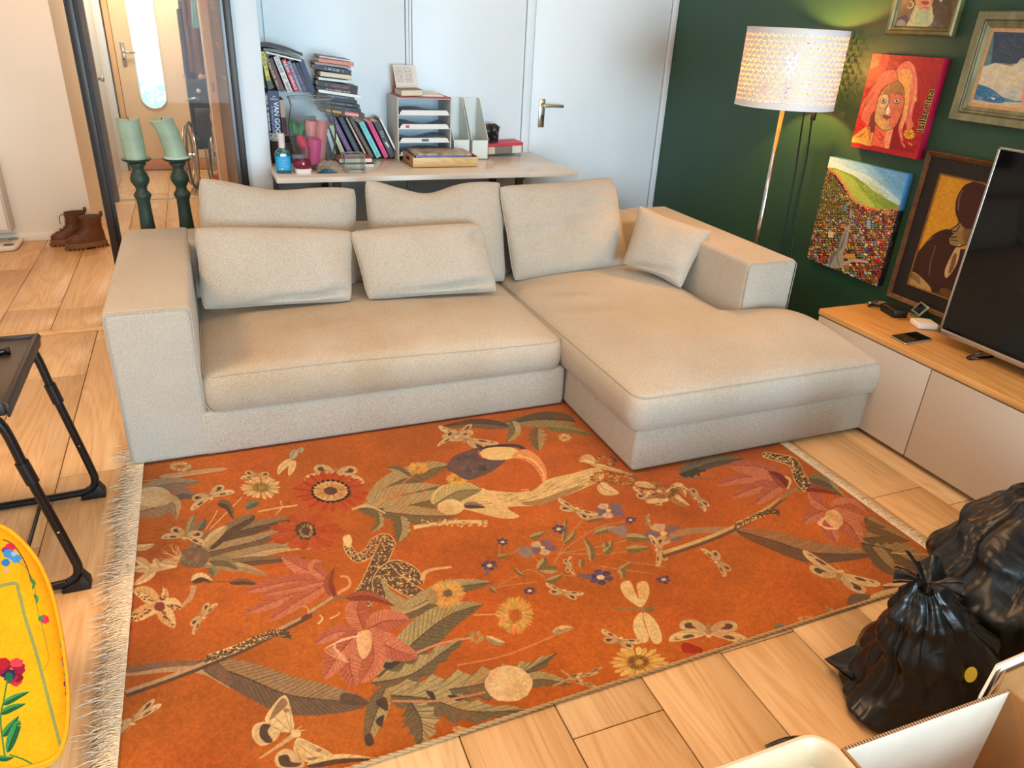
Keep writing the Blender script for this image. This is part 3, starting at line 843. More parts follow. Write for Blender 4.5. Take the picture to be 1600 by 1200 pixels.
# second, half hidden red flower
K.flower((1085, 612), 190, 100, 15, .25, (158, 70, 30), (166, 78, 36), (120, 44, 24), wid=1.2)
K.ell((1082, 606), 50, 46, (64, 50, 42), jit=.15); K.tuft((1082, 606), 40, 40, 60, .9, CR, 4)
# cream twigs at the left edge
for sp, w in (([(215, 690), (270, 690), (330, 672)], 34), ([(210, 800), (330, 790), (430, 785)], 44), ([(300, 790), (260, 760), (215, 742)], 44), ([(350, 790), (330, 760), (320, 745)], 34), ([(330, 800), (280, 840), (215, 880)], 44), ([(440, 780), (380, 770), (350, 765)], 40)):
    plain_leaf(sp, w, (196, 158, 112), (212, 178, 130), hatch=5)
# spotted orchid
for sp, w in (([(350, 985), (280, 920), (212, 905)], 80), ([(350, 985), (270, 1010), (196, 1035)], 66), ([(360, 980), (378, 930), (372, 880)], 40), ([(360, 985), (420, 975), (460, 990)], 70), ([(350, 990), (390, 1040), (425, 1095)], 80), ([(340, 985), (270, 1030), (205, 1060)], 40)):
    K.leaf(sp, w, (190, 150, 96), CR, hatch=7, hcol=(120, 66, 44))
    for k in range(14):
        t = random.uniform(.2, .9); x = sp[0][0] + (sp[-1][0] - sp[0][0]) * t + random.uniform(-12, 12); y = sp[0][1] + (sp[-1][1] - sp[0][1]) * t + random.uniform(-9, 9)
        K.ell((x, y), 5, 3.5, (104, 56, 40))
K.ell((352, 985), 26, 24, (120, 58, 46), jit=.2)
K.moth((560, 1032), (62, -78), (30, 26))
# striped pink lily seen from the side
for sp, w in (([(1200, 850), (1080, 800), (960, 735)], 90), ([(1205, 850), (1000, 860), (765, 912)], 70), ([(1200, 860), (1000, 930), (770, 1022)], 74), ([(1205, 860), (1040, 960), (892, 1055)], 74), ([(1200, 850), (1120, 790), (1160, 760)], 60), ([(1195, 855), (980, 900), (860, 925)], 44)):
    lily_petal(sp, w, 12)
K.leaf([(1225, 940), (1195, 870), (1222, 792)], 52, (120, 56, 40), (146, 76, 54), hatch=5)
K.stroke([(1240, 920), (1300, 880), (1290, 840), (1255, 835)], (16, 10), (206, 150, 106))
# snake: neck and tail part
def snake(pts, w, c0=(96, 72, 52), c1=(210, 178, 120)):
    K.stroke(pts, tuple(v + 8 for v in w) if isinstance(w, tuple) else w + 8, c1)
    K.stroke(pts, w, c0)
    sp = K.smooth(pts, False, 14); N = len(sp); w0, w1 = w if isinstance(w, tuple) else (w, w)
    for i in range(0, N - 1):
        t = i / N; h = (w0 + (w1 - w0) * t) / 2
        dx, dy = sp[i + 1][0] - sp[i][0], sp[i + 1][1] - sp[i][1]; l = math.hypot(dx, dy) or 1
        for k in range(3):
            o = random.uniform(-.9, .9) * h
            x, y = sp[i][0] - dy / l * o, sp[i][1] + dx / l * o
            K.ell((x, y), random.uniform(3, 7), random.uniform(2, 5), c1 if random.random() < .75 else (60, 44, 34), alpha=.85, n=8)
snake([(1288, 655), (1296, 700), (1340, 742), (1395, 715), (1430, 668), (1480, 652), (1500, 690)], (30, 64))
snake([(1490, 670), (1440, 780), (1390, 890), (1350, 960), (1380, 1010)], (72, 84))
K.blob([(1268, 636), (1300, 626), (1312, 660), (1292, 690), (1272, 668)], (214, 182, 126))
# ---- lower left (crop at 140,900)
K.view = (140, 900, 3.2)
K.poly(K.smooth([(190, 470), (330, 440), (560, 428), (700, 560), (660, 540), (560, 490), (400, 480), (195, 500)]), (168, 138, 104))
K.poly(K.smooth([(195, 455), (380, 425), (560, 425), (570, 445), (400, 455), (200, 485)]), (120, 92, 70))
K.leaf([(540, 430), (760, 500), (980, 590), (1190, 620), (1400, 636)], 190, (104, 84, 66), (146, 118, 84), hatch=34, rib=(70, 54, 44), pw=(.75, .8))
K.blob([(540, 425), (640, 430), (720, 520), (690, 545), (610, 490)], (110, 84, 64))
K.stroke([(180, 590), (380, 520), (575, 445), (780, 360), (1000, 250), (1110, 195)], (36, 26), (86, 66, 52)); K.stroke([(180, 580), (380, 510), (575, 435), (780, 350), (1000, 240), (1105, 188)], (20, 14), (170, 142, 108))
K.stroke([(1090, 205), (1160, 140), (1240, 110), (1350, 100)], 20, (132, 100, 72)); K.stroke([(1100, 180), (1180, 130), (1215, 105)], 14, (180, 150, 110))
K.ell((1085, 205), 30, 13, (84, 62, 50), rot=-.4)
# caterpillar on the stem
K.stroke([(585, 415), (700, 375), (830, 320), (930, 285), (1000, 300)], (40, 32), (206, 176, 124))
sp = K.smooth([(585, 415), (700, 375), (830, 320), (930, 285), (1000, 300)], False, 18)
for i, (x, y) in enumerate(sp):
    for k in range(5): K.ell((x + random.uniform(-6, 6), y + random.uniform(-17, 17)), 5, 4, (84, 60, 44), n=8, alpha=.9)
K.stroke([(1060, 150), (1090, 160), (1095, 190)], 8, (212, 160, 116)); K.stroke([(1140, 240), (1165, 215), (1150, 195)], 10, CR); K.stroke([(1200, 215), (1240, 195), (1250, 180)], 6, CR)
# big moth
K.view = (140, 900, 3.2)
def big_moth(c, s1, s2, ax=None):
    pass
K.blob([(975, 595), (1010, 680), (1020, 770), (960, 780), (880, 730), (900, 670)], CR); K.blob([(880, 730), (950, 770), (930, 820), (860, 850), (815, 810), (820, 750)], (196, 166, 120))
K.blob([(1040, 810), (1100, 830), (1200, 880), (1240, 920), (1180, 935), (1080, 930), (1020, 870)], CR); K.blob([(1010, 870), (1070, 925), (1060, 960), (950, 960), (925, 910), (960, 870)], (196, 166, 120))
K.blob([(860, 745), (905, 745), (890, 780), (915, 825), (885, 835), (850, 800)], DK); K.blob([(945, 905), (990, 895), (1010, 930), (1060, 935), (1030, 955), (960, 950)], DK)
K.blob([(965, 610), (990, 640), (940, 690), (900, 720), (925, 660)], (140, 108, 78)); K.blob([(1080, 915), (1150, 905), (1230, 915), (1160, 930)], (140, 108, 78))
for x, y in ((985, 672), (1145, 872)): K.ell((x, y), 14, 11, (150, 110, 80))
for a, b in (((1010, 790), (960, 620)), ((1005, 780), (920, 700)), ((1000, 790), (880, 740)), ((1010, 770), (1000, 660)), ((1050, 820), (1200, 890)), ((1040, 840), (1150, 925)), ((1030, 850), (1060, 940)), ((1045, 830), (1230, 915))): K.stroke([a, b], 3, (110, 84, 60), .7, sm=False)
K.stroke([(1030, 790), (960, 840), (850, 912)], (30, 8), (184, 148, 104)); K.ell((1032, 788), 26, 20, CR); K.stroke([(1040, 775), (1080, 770)], 4, CR); K.stroke([(1035, 770), (1060, 750)], 4, CR)
# cut moth at the left edge
K.moth((215, 720), (150, -110), (-10, 60))
# brown leaf cut by the front edge
K.leaf([(1080, 950), (1250, 915), (1440, 915)], 50, (84, 60, 46), CR, hatch=8)
# ---- middle (crop at 540,640)
K.view = (540, 640, 3.2)
fern([(1000, 30), (900, 50), (780, 70)], 60); K.leaf([(1150, 60), (980, 50), (820, 70)], 80, (84, 74, 58), (140, 120, 84), hatch=22)
K.leaf([(820, 85), (650, 70), (480, 85)], 50, (84, 66, 52), (110, 88, 66), hatch=14)
plain_leaf([(830, 60), (845, 110), (805, 160)], 66, (104, 100, 70), (160, 146, 100)); fern([(960, 90), (960, 150), (965, 205)], 110)
K.leaf([(1000, 90), (1120, 100), (1240, 130)], 50, (110, 104, 66), (134, 124, 80), hatch=12, teeth=7); K.flower((1095, 140), 34, 20, 7, .2, CR, CR, BR)
K.moth((600, 150), (150, 44), (24, -40)); K.moth((560, 120), (90, -30), (-20, 50))
# big fern clump behind the toucan
for sp, w in (([(110, 480), (220, 380), (420, 300), (520, 280)], 110), ([(100, 480), (280, 430), (480, 380)], 120), ([(60, 495), (260, 490), (480, 440), (690, 410)], 110), ([(180, 510), (380, 530), (560, 530)], 90)):
    fern(sp, w, teeth=0)
for sp, w in (([(160, 510), (170, 570), (125, 612)], 56), ([(270, 530), (280, 600), (260, 662)], 110), ([(330, 340), (260, 300), (205, 292)], 50)): fern(sp, w)
for a, b in (((150, 470), (420, 370)), ((180, 460), (500, 400)), ((220, 420), (330, 330))):
    for k in range(5): K.stroke([(a[0] + (b[0] - a[0]) * k / 5, a[1] + (b[1] - a[1]) * k / 5), (a[0] + (b[0] - a[0]) * k / 5 + 40, a[1] + (b[1] - a[1]) * k / 5 - 26)], 7, (208, 120, 70), .5, sm=False)
K.stroke([(30, 500), (110, 480), (200, 520)], (14, 8), (190, 160, 112))
# dead branch
K.poly(K.smooth([(480, 380), (620, 385), (760, 410), (920, 408), (1010, 350), (1130, 320), (1260, 290), (1290, 340), (1200, 390), (1080, 440), (960, 480), (810, 490), (870, 535), (780, 545), (600, 500), (430, 470)]), (200, 170, 116))
K.poly(K.smooth([(880, 470), (1000, 440), (1100, 400), (1200, 380), (1080, 440), (960, 480)]), (150, 118, 76))
for k in range(90):
    t = random.random(); x = 500 + 760 * t; y = 440 - (0 if t < .5 else (t - .5) * 190) + random.uniform(-45, 45) * (1 - .4 * t)
    K.stroke([(x, y), (x + 40, y - 6 - 14 * (t > .5))], 4, random.choice([(150, 118, 76), (224, 196, 140), (120, 92, 60)]), .6, sm=False)
K.leaf([(440, 480), (560, 410), (680, 400)], 110, (132, 120, 80), (176, 156, 104), hatch=14); plain_leaf([(590, 480), (640, 478), (700, 490)], 36, DK, GY)
K.ell((525, 487), 66, 38, (204, 180, 126), jit=.05); K.tuft((525, 487), 64, 37, 70, .9, (214, 190, 138), 3)
K.stroke([(340, 590), (460, 570), (600, 560), (710, 565)], 18, CR)
for k in range(60): K.ell((random.uniform(380, 710), 568 + random.uniform(-18, 18)), 6, 5, random.choice([CR, (150, 118, 76)]), n=8)
for c, r in (((362, 292), (54, 32)), ((560, 345), (58, 42))): K.tuft(c, *r, 130, .5, YE, 5); K.ell(c, 14, 9, (180, 120, 50))
# toucan
K.poly(K.smooth([(505, 290), (540, 235), (610, 205), (690, 190), (800, 240), (760, 290), (690, 330), (610, 352), (545, 320)]), (92, 74, 72))
for k in range(60): K.ell((random.uniform(560, 730), random.uniform(220, 320)), random.uniform(8, 24), random.uniform(5, 12), random.choice([(70, 54, 52), (120, 98, 92), (84, 66, 64)]), alpha=.35, n=12)
K.blob([(672, 215), (720, 190), (830, 190), (870, 215), (830, 245), (740, 252), (690, 240)], (212, 182, 122)); K.stroke([(668, 195), (760, 180), (860, 182), (900, 205)], (8, 18), (66, 52, 54))
K.stroke([(665, 205), (672, 225), (690, 245)], 8, (200, 96, 60))
K.poly(K.smooth([(850, 215), (900, 198), (960, 230), (1000, 290), (1006, 345), (985, 362), (975, 335), (940, 285), (890, 250), (835, 240)]), (206, 138, 84)); K.stroke([(860, 230), (930, 250), (985, 310), (992, 355)], (10, 6), (228, 178, 118))
for k in range(8): K.stroke([(895 + k * 11, 215 + k * 11), (885 + k * 11, 245 + k * 12)], 2.5, (150, 84, 50), .6, sm=False)
# wild flowers sprays right of the centre
ST = (158, 130, 84)
for pts in ([(1000, 840), (920, 800), (840, 840), (760, 880)], [(1010, 820), (900, 700), (780, 740), (770, 670)], [(1040, 780), (1110, 640), (1200, 540)], [(1040, 760), (1120, 680), (1260, 590), (1400, 560)], [(1060, 720), (1240, 690), (1420, 650)],
            [(960, 860), (800, 880), (720, 900)], [(1100, 720), (1300, 720), (1480, 700)], [(1260, 780), (1380, 800), (1540, 820)], [(1080, 830), (1180, 830)], [(1400, 760), (1500, 770), (1600, 790)], [(1110, 660), (1040, 640), (1020, 620)], [(1100, 660), (1100, 580)]):
    K.stroke(pts, 5, ST, .9)
for sp, w in (([(920, 640), (960, 630), (1000, 612)], 34), ([(1090, 670), (1130, 640), (1150, 600)], 26), ([(1090, 660), (1095, 600), (1105, 540)], 26), ([(1230, 760), (1225, 700), (1190, 640)], 40), ([(1290, 720), (1320, 690), (1335, 650)], 44), ([(1300, 690), (1300, 660)], 36), ([(1180, 790), (1180, 740)], 34), ([(1400, 830), (1380, 800), (1440, 760)], 40), ([(1390, 845), (1385, 810)], 34),
              ([(960, 800), (990, 760), (990, 735)], 46), ([(1060, 800), (1020, 800), (960, 800)], 44), ([(1000, 860), (1050, 845), (1090, 820)], 34), ([(760, 740), (790, 732), (820, 725)], 22), ([(1200, 560), (1260, 545), (1300, 545)], 26), ([(1400, 640), (1450, 640), (1560, 650)], 44), ([(1400, 700), (1460, 695), (1520, 690)], 40), ([(1240, 620), (1310, 600), (1380, 590)], 34), ([(840, 790), (870, 820), (900, 832)], 20), ([(720, 890), (740, 905), (755, 915)], 26)):
    plain_leaf(sp, w, (112, 94, 58), (158, 138, 90), hatch=4)
def bell(c, r, rot=0, col=VI):
    K.flower(c, r, r * .62, 6, .15, col, tuple(v * .85 for v in col), (60, 50, 70), rot=rot); K.ell(c, r * .3, r * .18, (206, 184, 140))
for c, r, ro in (((1065, 598), 40, .2), ((785, 662), 32, .5), ((720, 780), 46, .1), ((920, 906), 36, .3), ((1275, 838), 66, .3), ((1425, 552), 30, .5), ((1590, 850), 40, .2)): bell(c, r, ro, (84, 72, 104))
for c, r, ro in (((1315, 505), 82, .4), ((985, 690), 76, .1), ((1590, 620), 110, .5)):
    K.flower(c, r, r * .55, 5, .12, (110, 92, 108), (184, 158, 128), (84, 66, 80), rot=ro); K.ell(c, r * .16, r * .1, (206, 176, 104))
K.blob([(1310, 600), (1400, 580), (1396, 640), (1340, 615)], (132, 112, 110)); K.blob([(860, 690), (930, 690), (920, 740), (870, 730)], (132, 112, 110)); K.stroke([(1160, 830), (1230, 835)], (14, 26), (104, 88, 100)); K.stroke([(700, 830), (715, 800)], (10, 24), (104, 88, 100))
K.moth((1150, 505), (100, 40), (20, -34)); K.moth((1090, 915), (96, 26), (10, -34)); K.moth((1115, 780), (10, 46), (34, 0)); K.moth((1570, 700), (20, 80), (-50, 10))
K.moth((1512, 555), (6, 34), (20, 0)); K.moth((1520, 440), (90, 34), (10, -34))
# orchid sprig half under the chaise corner
for c in ((1290, 260), (1290, 340), (1390, 350), (1540, 410)):
    K.tuft(c, 70, 34, 90, .8, (110, 72, 44), 6); K.tuft(c, 60, 30, 60, .8, (200, 150, 84), 4)
for sp, w in (([(1250, 260), (1200, 245), (1168, 260)], 44), ([(1270, 370), (1300, 400), (1370, 420)], 60), ([(1500, 420), (1540, 440), (1500, 465)], 60), ([(1440, 370), (1520, 380), (1600, 430)], 30), ([(1220, 270), (1300, 290), (1450, 330)], 20)): plain_leaf(sp, w, (196, 164, 112), CR, hatch=4)
# ---- lower middle (crop at 540,880)
K.view = (540, 880, 3.2)
snake([(195, 190), (170, 90), (240, 20), (330, 50), (360, 110)], (70, 60)); snake([(190, 30), (250, 90), (330, 140), (420, 185)], (80, 56))
K.stroke([(385, 85), (395, 50), (440, 30), (530, 20)], (28, 8), (196, 160, 110))
K.blob([(170, 60), (220, 130), (330, 190), (420, 190), (340, 280), (240, 250)], (150, 136, 96), alpha=.9)
# large grey green leaves
for sp, w, te in (([(200, 300), (420, 180), (560, 120), (740, 95)], 110, 0), ([(160, 570), (360, 380), (520, 260), (690, 205)], 170, 0), ([(130, 600), (320, 560), (480, 450), (610, 360)], 130, 6), ([(200, 640), (440, 640), (700, 600), (900, 540), (1055, 450)], 190, 8), ([(190, 660), (420, 680), (620, 740), (940, 735)], 190, 7), ([(880, 600), (980, 580), (1130, 605)], 80, 0), ([(330, 700), (380, 800), (380, 930)], 210, 6), ([(200, 620), (150, 760), (100, 920)], 110, 0)):
    K.leaf(sp, w, (104, 92, 68), (160, 142, 98), hatch=22, teeth=te, rib=(70, 58, 44))
for p in ([(95, 870), (125, 850), (140, 900), (110, 915)], [(150, 700), (200, 670), (210, 740)], [(150, 790), (190, 760), (180, 820)], [(160, 500), (240, 495), (290, 480), (220, 530)], [(400, 640), (440, 650), (450, 700)], [(510, 660), (600, 670), (560, 690)]): K.blob(p, (66, 54, 48))
K.stroke([(230, 690), (440, 690), (580, 670), (700, 645)], 12, (176, 122, 84)); K.stroke([(350, 450), (480, 400), (640, 370)], 11, (196, 132, 92)); K.stroke([(560, 510), (800, 460), (1050, 360)], 9, (190, 120, 76)); K.stroke([(220, 270), (340, 230), (440, 180)], 14, (176, 150, 106)); K.stroke([(640, 258), (760, 256)], 8, (196, 140, 84))
K.leaf([(700, 368), (760, 395), (800, 398)], 36, (150, 130, 90), CR); K.tuft((655, 372), 40, 36, 60, .5, (170, 148, 104), 5); K.leaf([(1035, 350), (1090, 330), (1140, 325)], 40, (170, 140, 90), CR); K.tuft((1060, 345), 26, 20, 30, .5, (160, 134, 90), 4)
K.tuft((510, 150), 90, 76, 220, .5, (208, 160, 84), 6); K.blob([(410, 150), (450, 140), (460, 190), (420, 200)], (150, 130, 90))
K.tuft((848, 262), 96, 96, 320, .6, (206, 158, 84), 7); K.tuft((848, 265), 40, 40, 80, .9, (170, 110, 50), 4)
K.ell((815, 602), 118, 92, (206, 178, 130), jit=.035); K.tuft((815, 602), 116, 90, 260, .95, (214, 188, 144), 3.5)
# dragonfly, plain cream wings
for sp, w in (([(1478, 220), (1420, 150), (1395, 88)], 62), ([(1478, 220), (1490, 150), (1478, 90)], 62), ([(1480, 245), (1465, 310), (1500, 400)], 62), ([(1490, 245), (1530, 310), (1565, 405)], 62)): K.leaf(sp, w, (206, 178, 124), (206, 178, 124), hatch=0, rib=(200, 172, 120), pw=(.9, .45))
K.stroke([(1345, 226), (1450, 226), (1545, 232)], (8, 18), (132, 106, 70)); K.ell((1520, 230), 24, 14, (120, 96, 64))
K.moth((1370, 388), (104, 30), (20, -42)); K.moth((1180, 560), (110, -30), (-60, 40)); K.moth((1190, 600), (90, 40), (-40, -40))
K.flower((1462, 496), 150, 84, 20, .35, (204, 174, 88), (216, 190, 112), (140, 108, 50)); K.ell((1462, 496), 56, 38, (150, 116, 56), jit=.08); K.tuft((1462, 496), 54, 36, 80, .7, (108, 80, 44), 4); K.ell((1470, 495), 20, 12, (190, 156, 80))
# red lily, open
for sp, w in (([(90, 330), (60, 240), (75, 170)], 130), ([(110, 330), (200, 290), (320, 285)], 120), ([(100, 340), (220, 420), (360, 470)], 120), ([(80, 340), (20, 480), (50, 615)], 150), ([(60, 340), (-60, 350), (-155, 405)], 70), ([(60, 350), (-30, 450), (-110, 580)], 110), ([(120, 350), (140, 480), (70, 600)], 120)): lily_petal(sp, w, 13)
K.blob([(60, 350), (120, 340), (130, 420), (90, 480), (60, 430)], (220, 184, 130), alpha=.8)
for k in range(7): K.stroke([(80, 360), (-20 - k * 14, 380 + k * 8), (-60 + k * 10, 420 + k * 12), (-30 + k * 8, 440 + k * 8)], 4, (222, 176, 140), .9)
K.leaf([(0, 175), (120, 165), (245, 215)], 50, (128, 60, 42), (150, 80, 58), hatch=8)
K.blob([(-20, 650), (60, 660), (120, 700), (60, 712), (-20, 700)], (84, 66, 54), alpha=.9)
for k in range(5): K.flower((560 + k * 14, 830 + k * 3), 30, 16, 5, .2, CR, (190, 160, 110), BR)
# ---- right part (crop at 960,680 scale 2.963)
K.view = (960, 680, 2.963)
fern([(300, 180), (380, 150), (460, 130)], 90, (84, 84, 72), (112, 108, 90)); plain_leaf([(380, 150), (480, 120), (600, 110)], 50, (84, 80, 70), (120, 112, 90)); K.stroke([(280, 195), (380, 200), (480, 205)], 5, (120, 90, 70))
for sp, w in (([(250, 290), (200, 240), (160, 220)], 40), ([(250, 290), (190, 290), (140, 300)], 50), ([(250, 260), (290, 300), (350, 330)], 46), ([(240, 270), (300, 240), (330, 290)], 44)):
    K.leaf(sp, w, (160, 112, 66), CR, hatch=7, hcol=(84, 52, 36))
K.tuft((230, 260), 70, 40, 80, .8, (110, 70, 44), 4)
K.moth((385, 290), (56, 60), (-34, 8))
for sp, w in (([(800, 210), (640, 190), (470, 230)], 64), ([(800, 215), (660, 240), (535, 290)], 60), ([(800, 215), (720, 260), (650, 318)], 70), ([(790, 205), (620, 150), (530, 140)], 66), ([(790, 205), (680, 150), (590, 142)], 56)): lily_petal(sp, w, 11)
K.leaf([(800, 245), (760, 200), (712, 168)], 50, (112, 46, 34), (146, 72, 52), hatch=5); K.stroke([(790, 190), (815, 210), (800, 250)], 10, CR)
# long leaf crossing behind the branch
K.poly(K.smooth([(230, 490), (290, 440), (430, 425), (560, 430), (620, 470), (560, 460), (400, 455), (300, 470)]), (150, 116, 82))
K.leaf([(560, 440), (740, 490), (900, 540), (1040, 550), (1215, 550)], 100, (100, 74, 56), (150, 112, 76), hatch=26, pw=(.7, .8), rib=(64, 48, 38))
K.stroke([(225, 555), (420, 490), (560, 430), (700, 350), (790, 285)], (30, 24), (96, 72, 52)); K.stroke([(225, 545), (420, 480), (560, 420), (700, 342), (780, 280)], (18, 12), (190, 156, 110))
K.stroke([(770, 295), (830, 255), (920, 245)], 18, (150, 116, 80)); K.leaf([(850, 245), (950, 250), (1045, 275)], 34, (120, 48, 34), (146, 70, 50), hatch=5)
K.stroke([(560, 420), (660, 375), (720, 352), (760, 360)], (28, 20), CR)
sp = K.smooth([(560, 420), (660, 375), (720, 352), (760, 360)], False, 16)
for (x, y) in sp:
    for k in range(4): K.ell((x + random.uniform(-5, 5), y + random.uniform(-11, 11)), 4, 3, (84, 60, 44), n=8)
snake([(690, 90), (760, 105), (830, 130), (860, 200), (900, 240)], (20, 60)); fern([(900, 190), (980, 220), (1080, 300)], 60)
plain_leaf([(900, 200), (960, 210), (1010, 240)], 50, (90, 84, 66), (120, 112, 84))
for sp, w in (([(970, 350), (920, 370), (870, 408)], 70), ([(990, 340), (930, 300), (900, 262)], 56), ([(1000, 340), (1070, 320), (1160, 360)], 66), ([(1000, 350), (1110, 400), (1235, 425)], 80), ([(1000, 360), (1090, 420), (1140, 500)], 96), ([(980, 370), (1000, 440), (1030, 500)], 70), ([(1040, 330), (1100, 320), (1170, 370)], 50)): lily_petal(sp, w, 11)
K.blob([(980, 355), (1030, 350), (1060, 400), (1030, 430), (980, 400)], (216, 180, 124), alpha=.8)
for k in range(6): K.stroke([(990, 370), (960 - k * 4, 410), (980 + k * 8, 435), (1020 + k * 4, 430)], 4, (222, 180, 140), .9)
for sp, w, te in (([(1140, 500), (1240, 520), (1380, 560), (1530, 600)], 110, 0), ([(1150, 480), (1260, 470), (1370, 490)], 90, 5), ([(1190, 520), (1250, 590), (1340, 660)], 84, 0), ([(1280, 540), (1400, 600), (1480, 650)], 110, 5), ([(1160, 420), (1250, 440), (1340, 480)], 60, 0), ([(1160, 380), (1190, 400), (1260, 430)], 50, 0)): K.leaf(sp, w, (96, 78, 54), (144, 122, 82), hatch=16, teeth=te)
K.stroke([(1280, 545), (1380, 550), (1450, 552)], 6, (196, 150, 104))
K.moth((483, 585), (54, 66), (-44, 10)); K.moth((1040, 650), (180, 78), (20, -60)); K.moth((436, 905), (185, 4), (0, 78)); K.blob([(320, 960), (400, 985), (400, 1006), (320, 1006)], (150, 44, 26)); K.blob([(470, 985), (540, 960), (560, 985), (480, 1004)], (150, 44, 26))
K.blob([(1080, 760), (1110, 735), (1200, 745), (1190, 800), (1090, 800)], (104, 78, 66)); K.leaf([(1240, 700), (1320, 700), (1410, 690)], 34, (90, 66, 50), CR)
K.blob([(1190, 740), (1260, 715), (1350, 700), (1300, 740), (1200, 765)], (190, 156, 108)); K.tuft((885, 850), 40, 16, 50, .6, (190, 150, 90), 5); K.moth((1005, 812), (30, 12), (4, -14)); plain_leaf([(740, 890), (770, 885), (800, 892)], 30, (120, 104, 80), GY)
# worn pile over the print
n = smooth_noise(RW, RH, 5, 21) * .5 + smooth_noise(RW, RH, 2.2, 22) * .5
K.a *= (0.86 + 0.26 * n)[..., None]
n = np.clip(smooth_noise(RW, RH, 90, 23) * .6 + smooth_noise(RW, RH, 24, 24) * .4 - .5, 0, 1) * .7
K.a[:] = K.a * (1 - n[..., None]) + np.array((158, 83, 32), np.float32) / 255 * n[..., None]
M_RUG = print_mat('printed_rug_pile', K, 0.95, bump=0.5, bscale=900, spec=0.1, sheen=0.1)
M_CORD = mat('rug_binding', (176, 146, 104), 0.9, var=0.2, vscale=400, bump=0.4, bscale=600)
M_FRINGE = mat('cotton_fringe', (230, 214, 188), 0.95, var=0.12, vscale=90)

rug = thing('printed_rug', 'orange rug printed with a toucan, lilies, moths and a snake, fringed at both ends', 'rug', (0.86, 1.9, 0))
mb = MB(); NX, NY = 60, 40
def rugp(u, v):
    x = RX0 + (RX1 - RX0) * u; y = ry0(x) + (RY1 - ry0(x)) * v
    return (x, y, 0.0063 + 0.0010 * noise.noise(Vector((x * 3, y * 3, 0))) * min(1, 14 * min(u, 1 - u, v, 1 - v)))
mb.grid(rugp, NX, NY)
ed = [rugp(i / NX, 0) for i in range(NX + 1)] + [rugp(1, j / NY) for j in range(1, NY + 1)] + [rugp(1 - i / NX, 1) for i in range(1, NX + 1)] + [rugp(0, 1 - j / NY) for j in range(1, NY)]
nE = len(ed)
mb.add(ed + [(x, y, 0.0004) for x, y, z in ed], [(i, nE + i, nE + (i + 1) % nE, (i + 1) % nE) for i in range(nE)])
ro = build('pile', mb, M_RUG, rug, smooth=True, recalc=False, angle=0.6)
set_uv(ro, lambda p: ((p.x - RX0) * RS / RW, 1 - (RY1 - p.y) * RS / RH))
# twisted binding cord along the front edge
for nm, y0f in (('binding', lambda x: ry0(x) - 0.003), ('binding', lambda x: RY1 + 0.003)):
    m2 = MB()
    for ph in (0, PI):
        pts = []
        for i in range(420):
            x = RX0 + (RX1 - RX0) * i / 419; a = i * 0.9 + ph
            pts.append((x, y0f(x) + 0.0026 * math.cos(a), 0.0066 + 0.0026 * math.sin(a)))
        m2.tube(pts, 0.0032, 5)
    build(nm, m2, M_CORD, rug, smooth=True)
# fringes: countless cotton threads
def fringe(side, x_edge, nthr, lmin, lmax, messy):
    m2 = MB(); sg = -1 if side == 'left' else 1
    for i in range(nthr):
        y = 1.108 + (RY1 - 1.11) * (i + random.random()) / nthr
        if side == 'right': y = min(y, RY1)
        cl = noise.noise(Vector((y * 9, 3 if sg < 0 else 8, 0)))
        L_ = random.uniform(lmin, lmax) * (1 + 0.35 * noise.noise(Vector((y * 5, 9, sg))))
        if messy > .6 and random.random() < .14: L_ *= 1.55
        ang = cl * 0.55 * messy - .12 * messy + random.gauss(0, 0.24 * messy)
        bend = random.gauss(0, 0.55 * messy)
        pts = []; px_, py_ = x_edge - sg * 0.004, y; a = ang; z = 0.0065
        st = 6
        for k in range(st):
            t = k / (st - 1)
            pts.append((px_, py_, max(0.0028, z * (1 - t) + 0.003 + random.random() * 0.007 * math.sin(PI * t) + (0.006 * random.random() if messy > .6 else 0))))
            px_ += sg * math.cos(a) * L_ / st; py_ += math.sin(a) * L_ / st; a += bend / st
        m2.tube(pts, [0.0019, 0.0018, 0.0017, 0.0015, 0.0012, 0.0006], 3, cap=False)
    o = build('fringe', m2, M_FRINGE, rug, recalc=False, smooth=True); o['kind'] = 'stuff'
fringe('left', RX0, 2900, 0.055, 0.085, 1.0)
fringe('right', RX1, 1500, 0.05, 0.075, 0.5)
for (xe, sgn) in ((RX0, -1), (RX1, 1)):
    m2 = MB(); pts = [(xe + sgn * 0.001, 1.11 + (RY1 - 1.11) * i / 80, 0.0065) for i in range(81)]
    m2.tube(pts, 0.004, 6); build('edge_cord', m2, M_FRINGE, rug, smooth=True)
# ================================================================ PAINTINGS ON THE GREEN WALL (plane x = 2.86)
XW = 2.86
def wall_canvas(xp, y_hi, y_lo, z_lo, z_hi, S, bg):
    def to2d(x, y):
        p = onx(x, y, xp); return ((y_hi - p.y) * S, (z_hi - p.z) * S)
    return Canvas(max(8, int((y_hi - y_lo) * S)), max(8, int((z_hi - z_lo) * S)), bg, to2d)
def wall_uv(o, y_hi, y_lo, z_lo, z_hi):
    set_uv(o, lambda p: ((y_hi - p.y) / (y_hi - y_lo), (p.z - z_lo) / (z_hi - z_lo)))
def span(xp, pts):
    P_ = [onx(x, y, xp) for x, y in pts]
    TL, TR, BR, BL = P_
    return (TL.y + BL.y) / 2, (TR.y + BR.y) / 2, (BL.z + BR.z) / 2, (TL.z + TR.z) / 2
def paint_noise(C, cell, amt, seed):
    n = smooth_noise(C.w, C.h, cell, seed) - .5; C.a *= (1 + amt * n)[..., None]
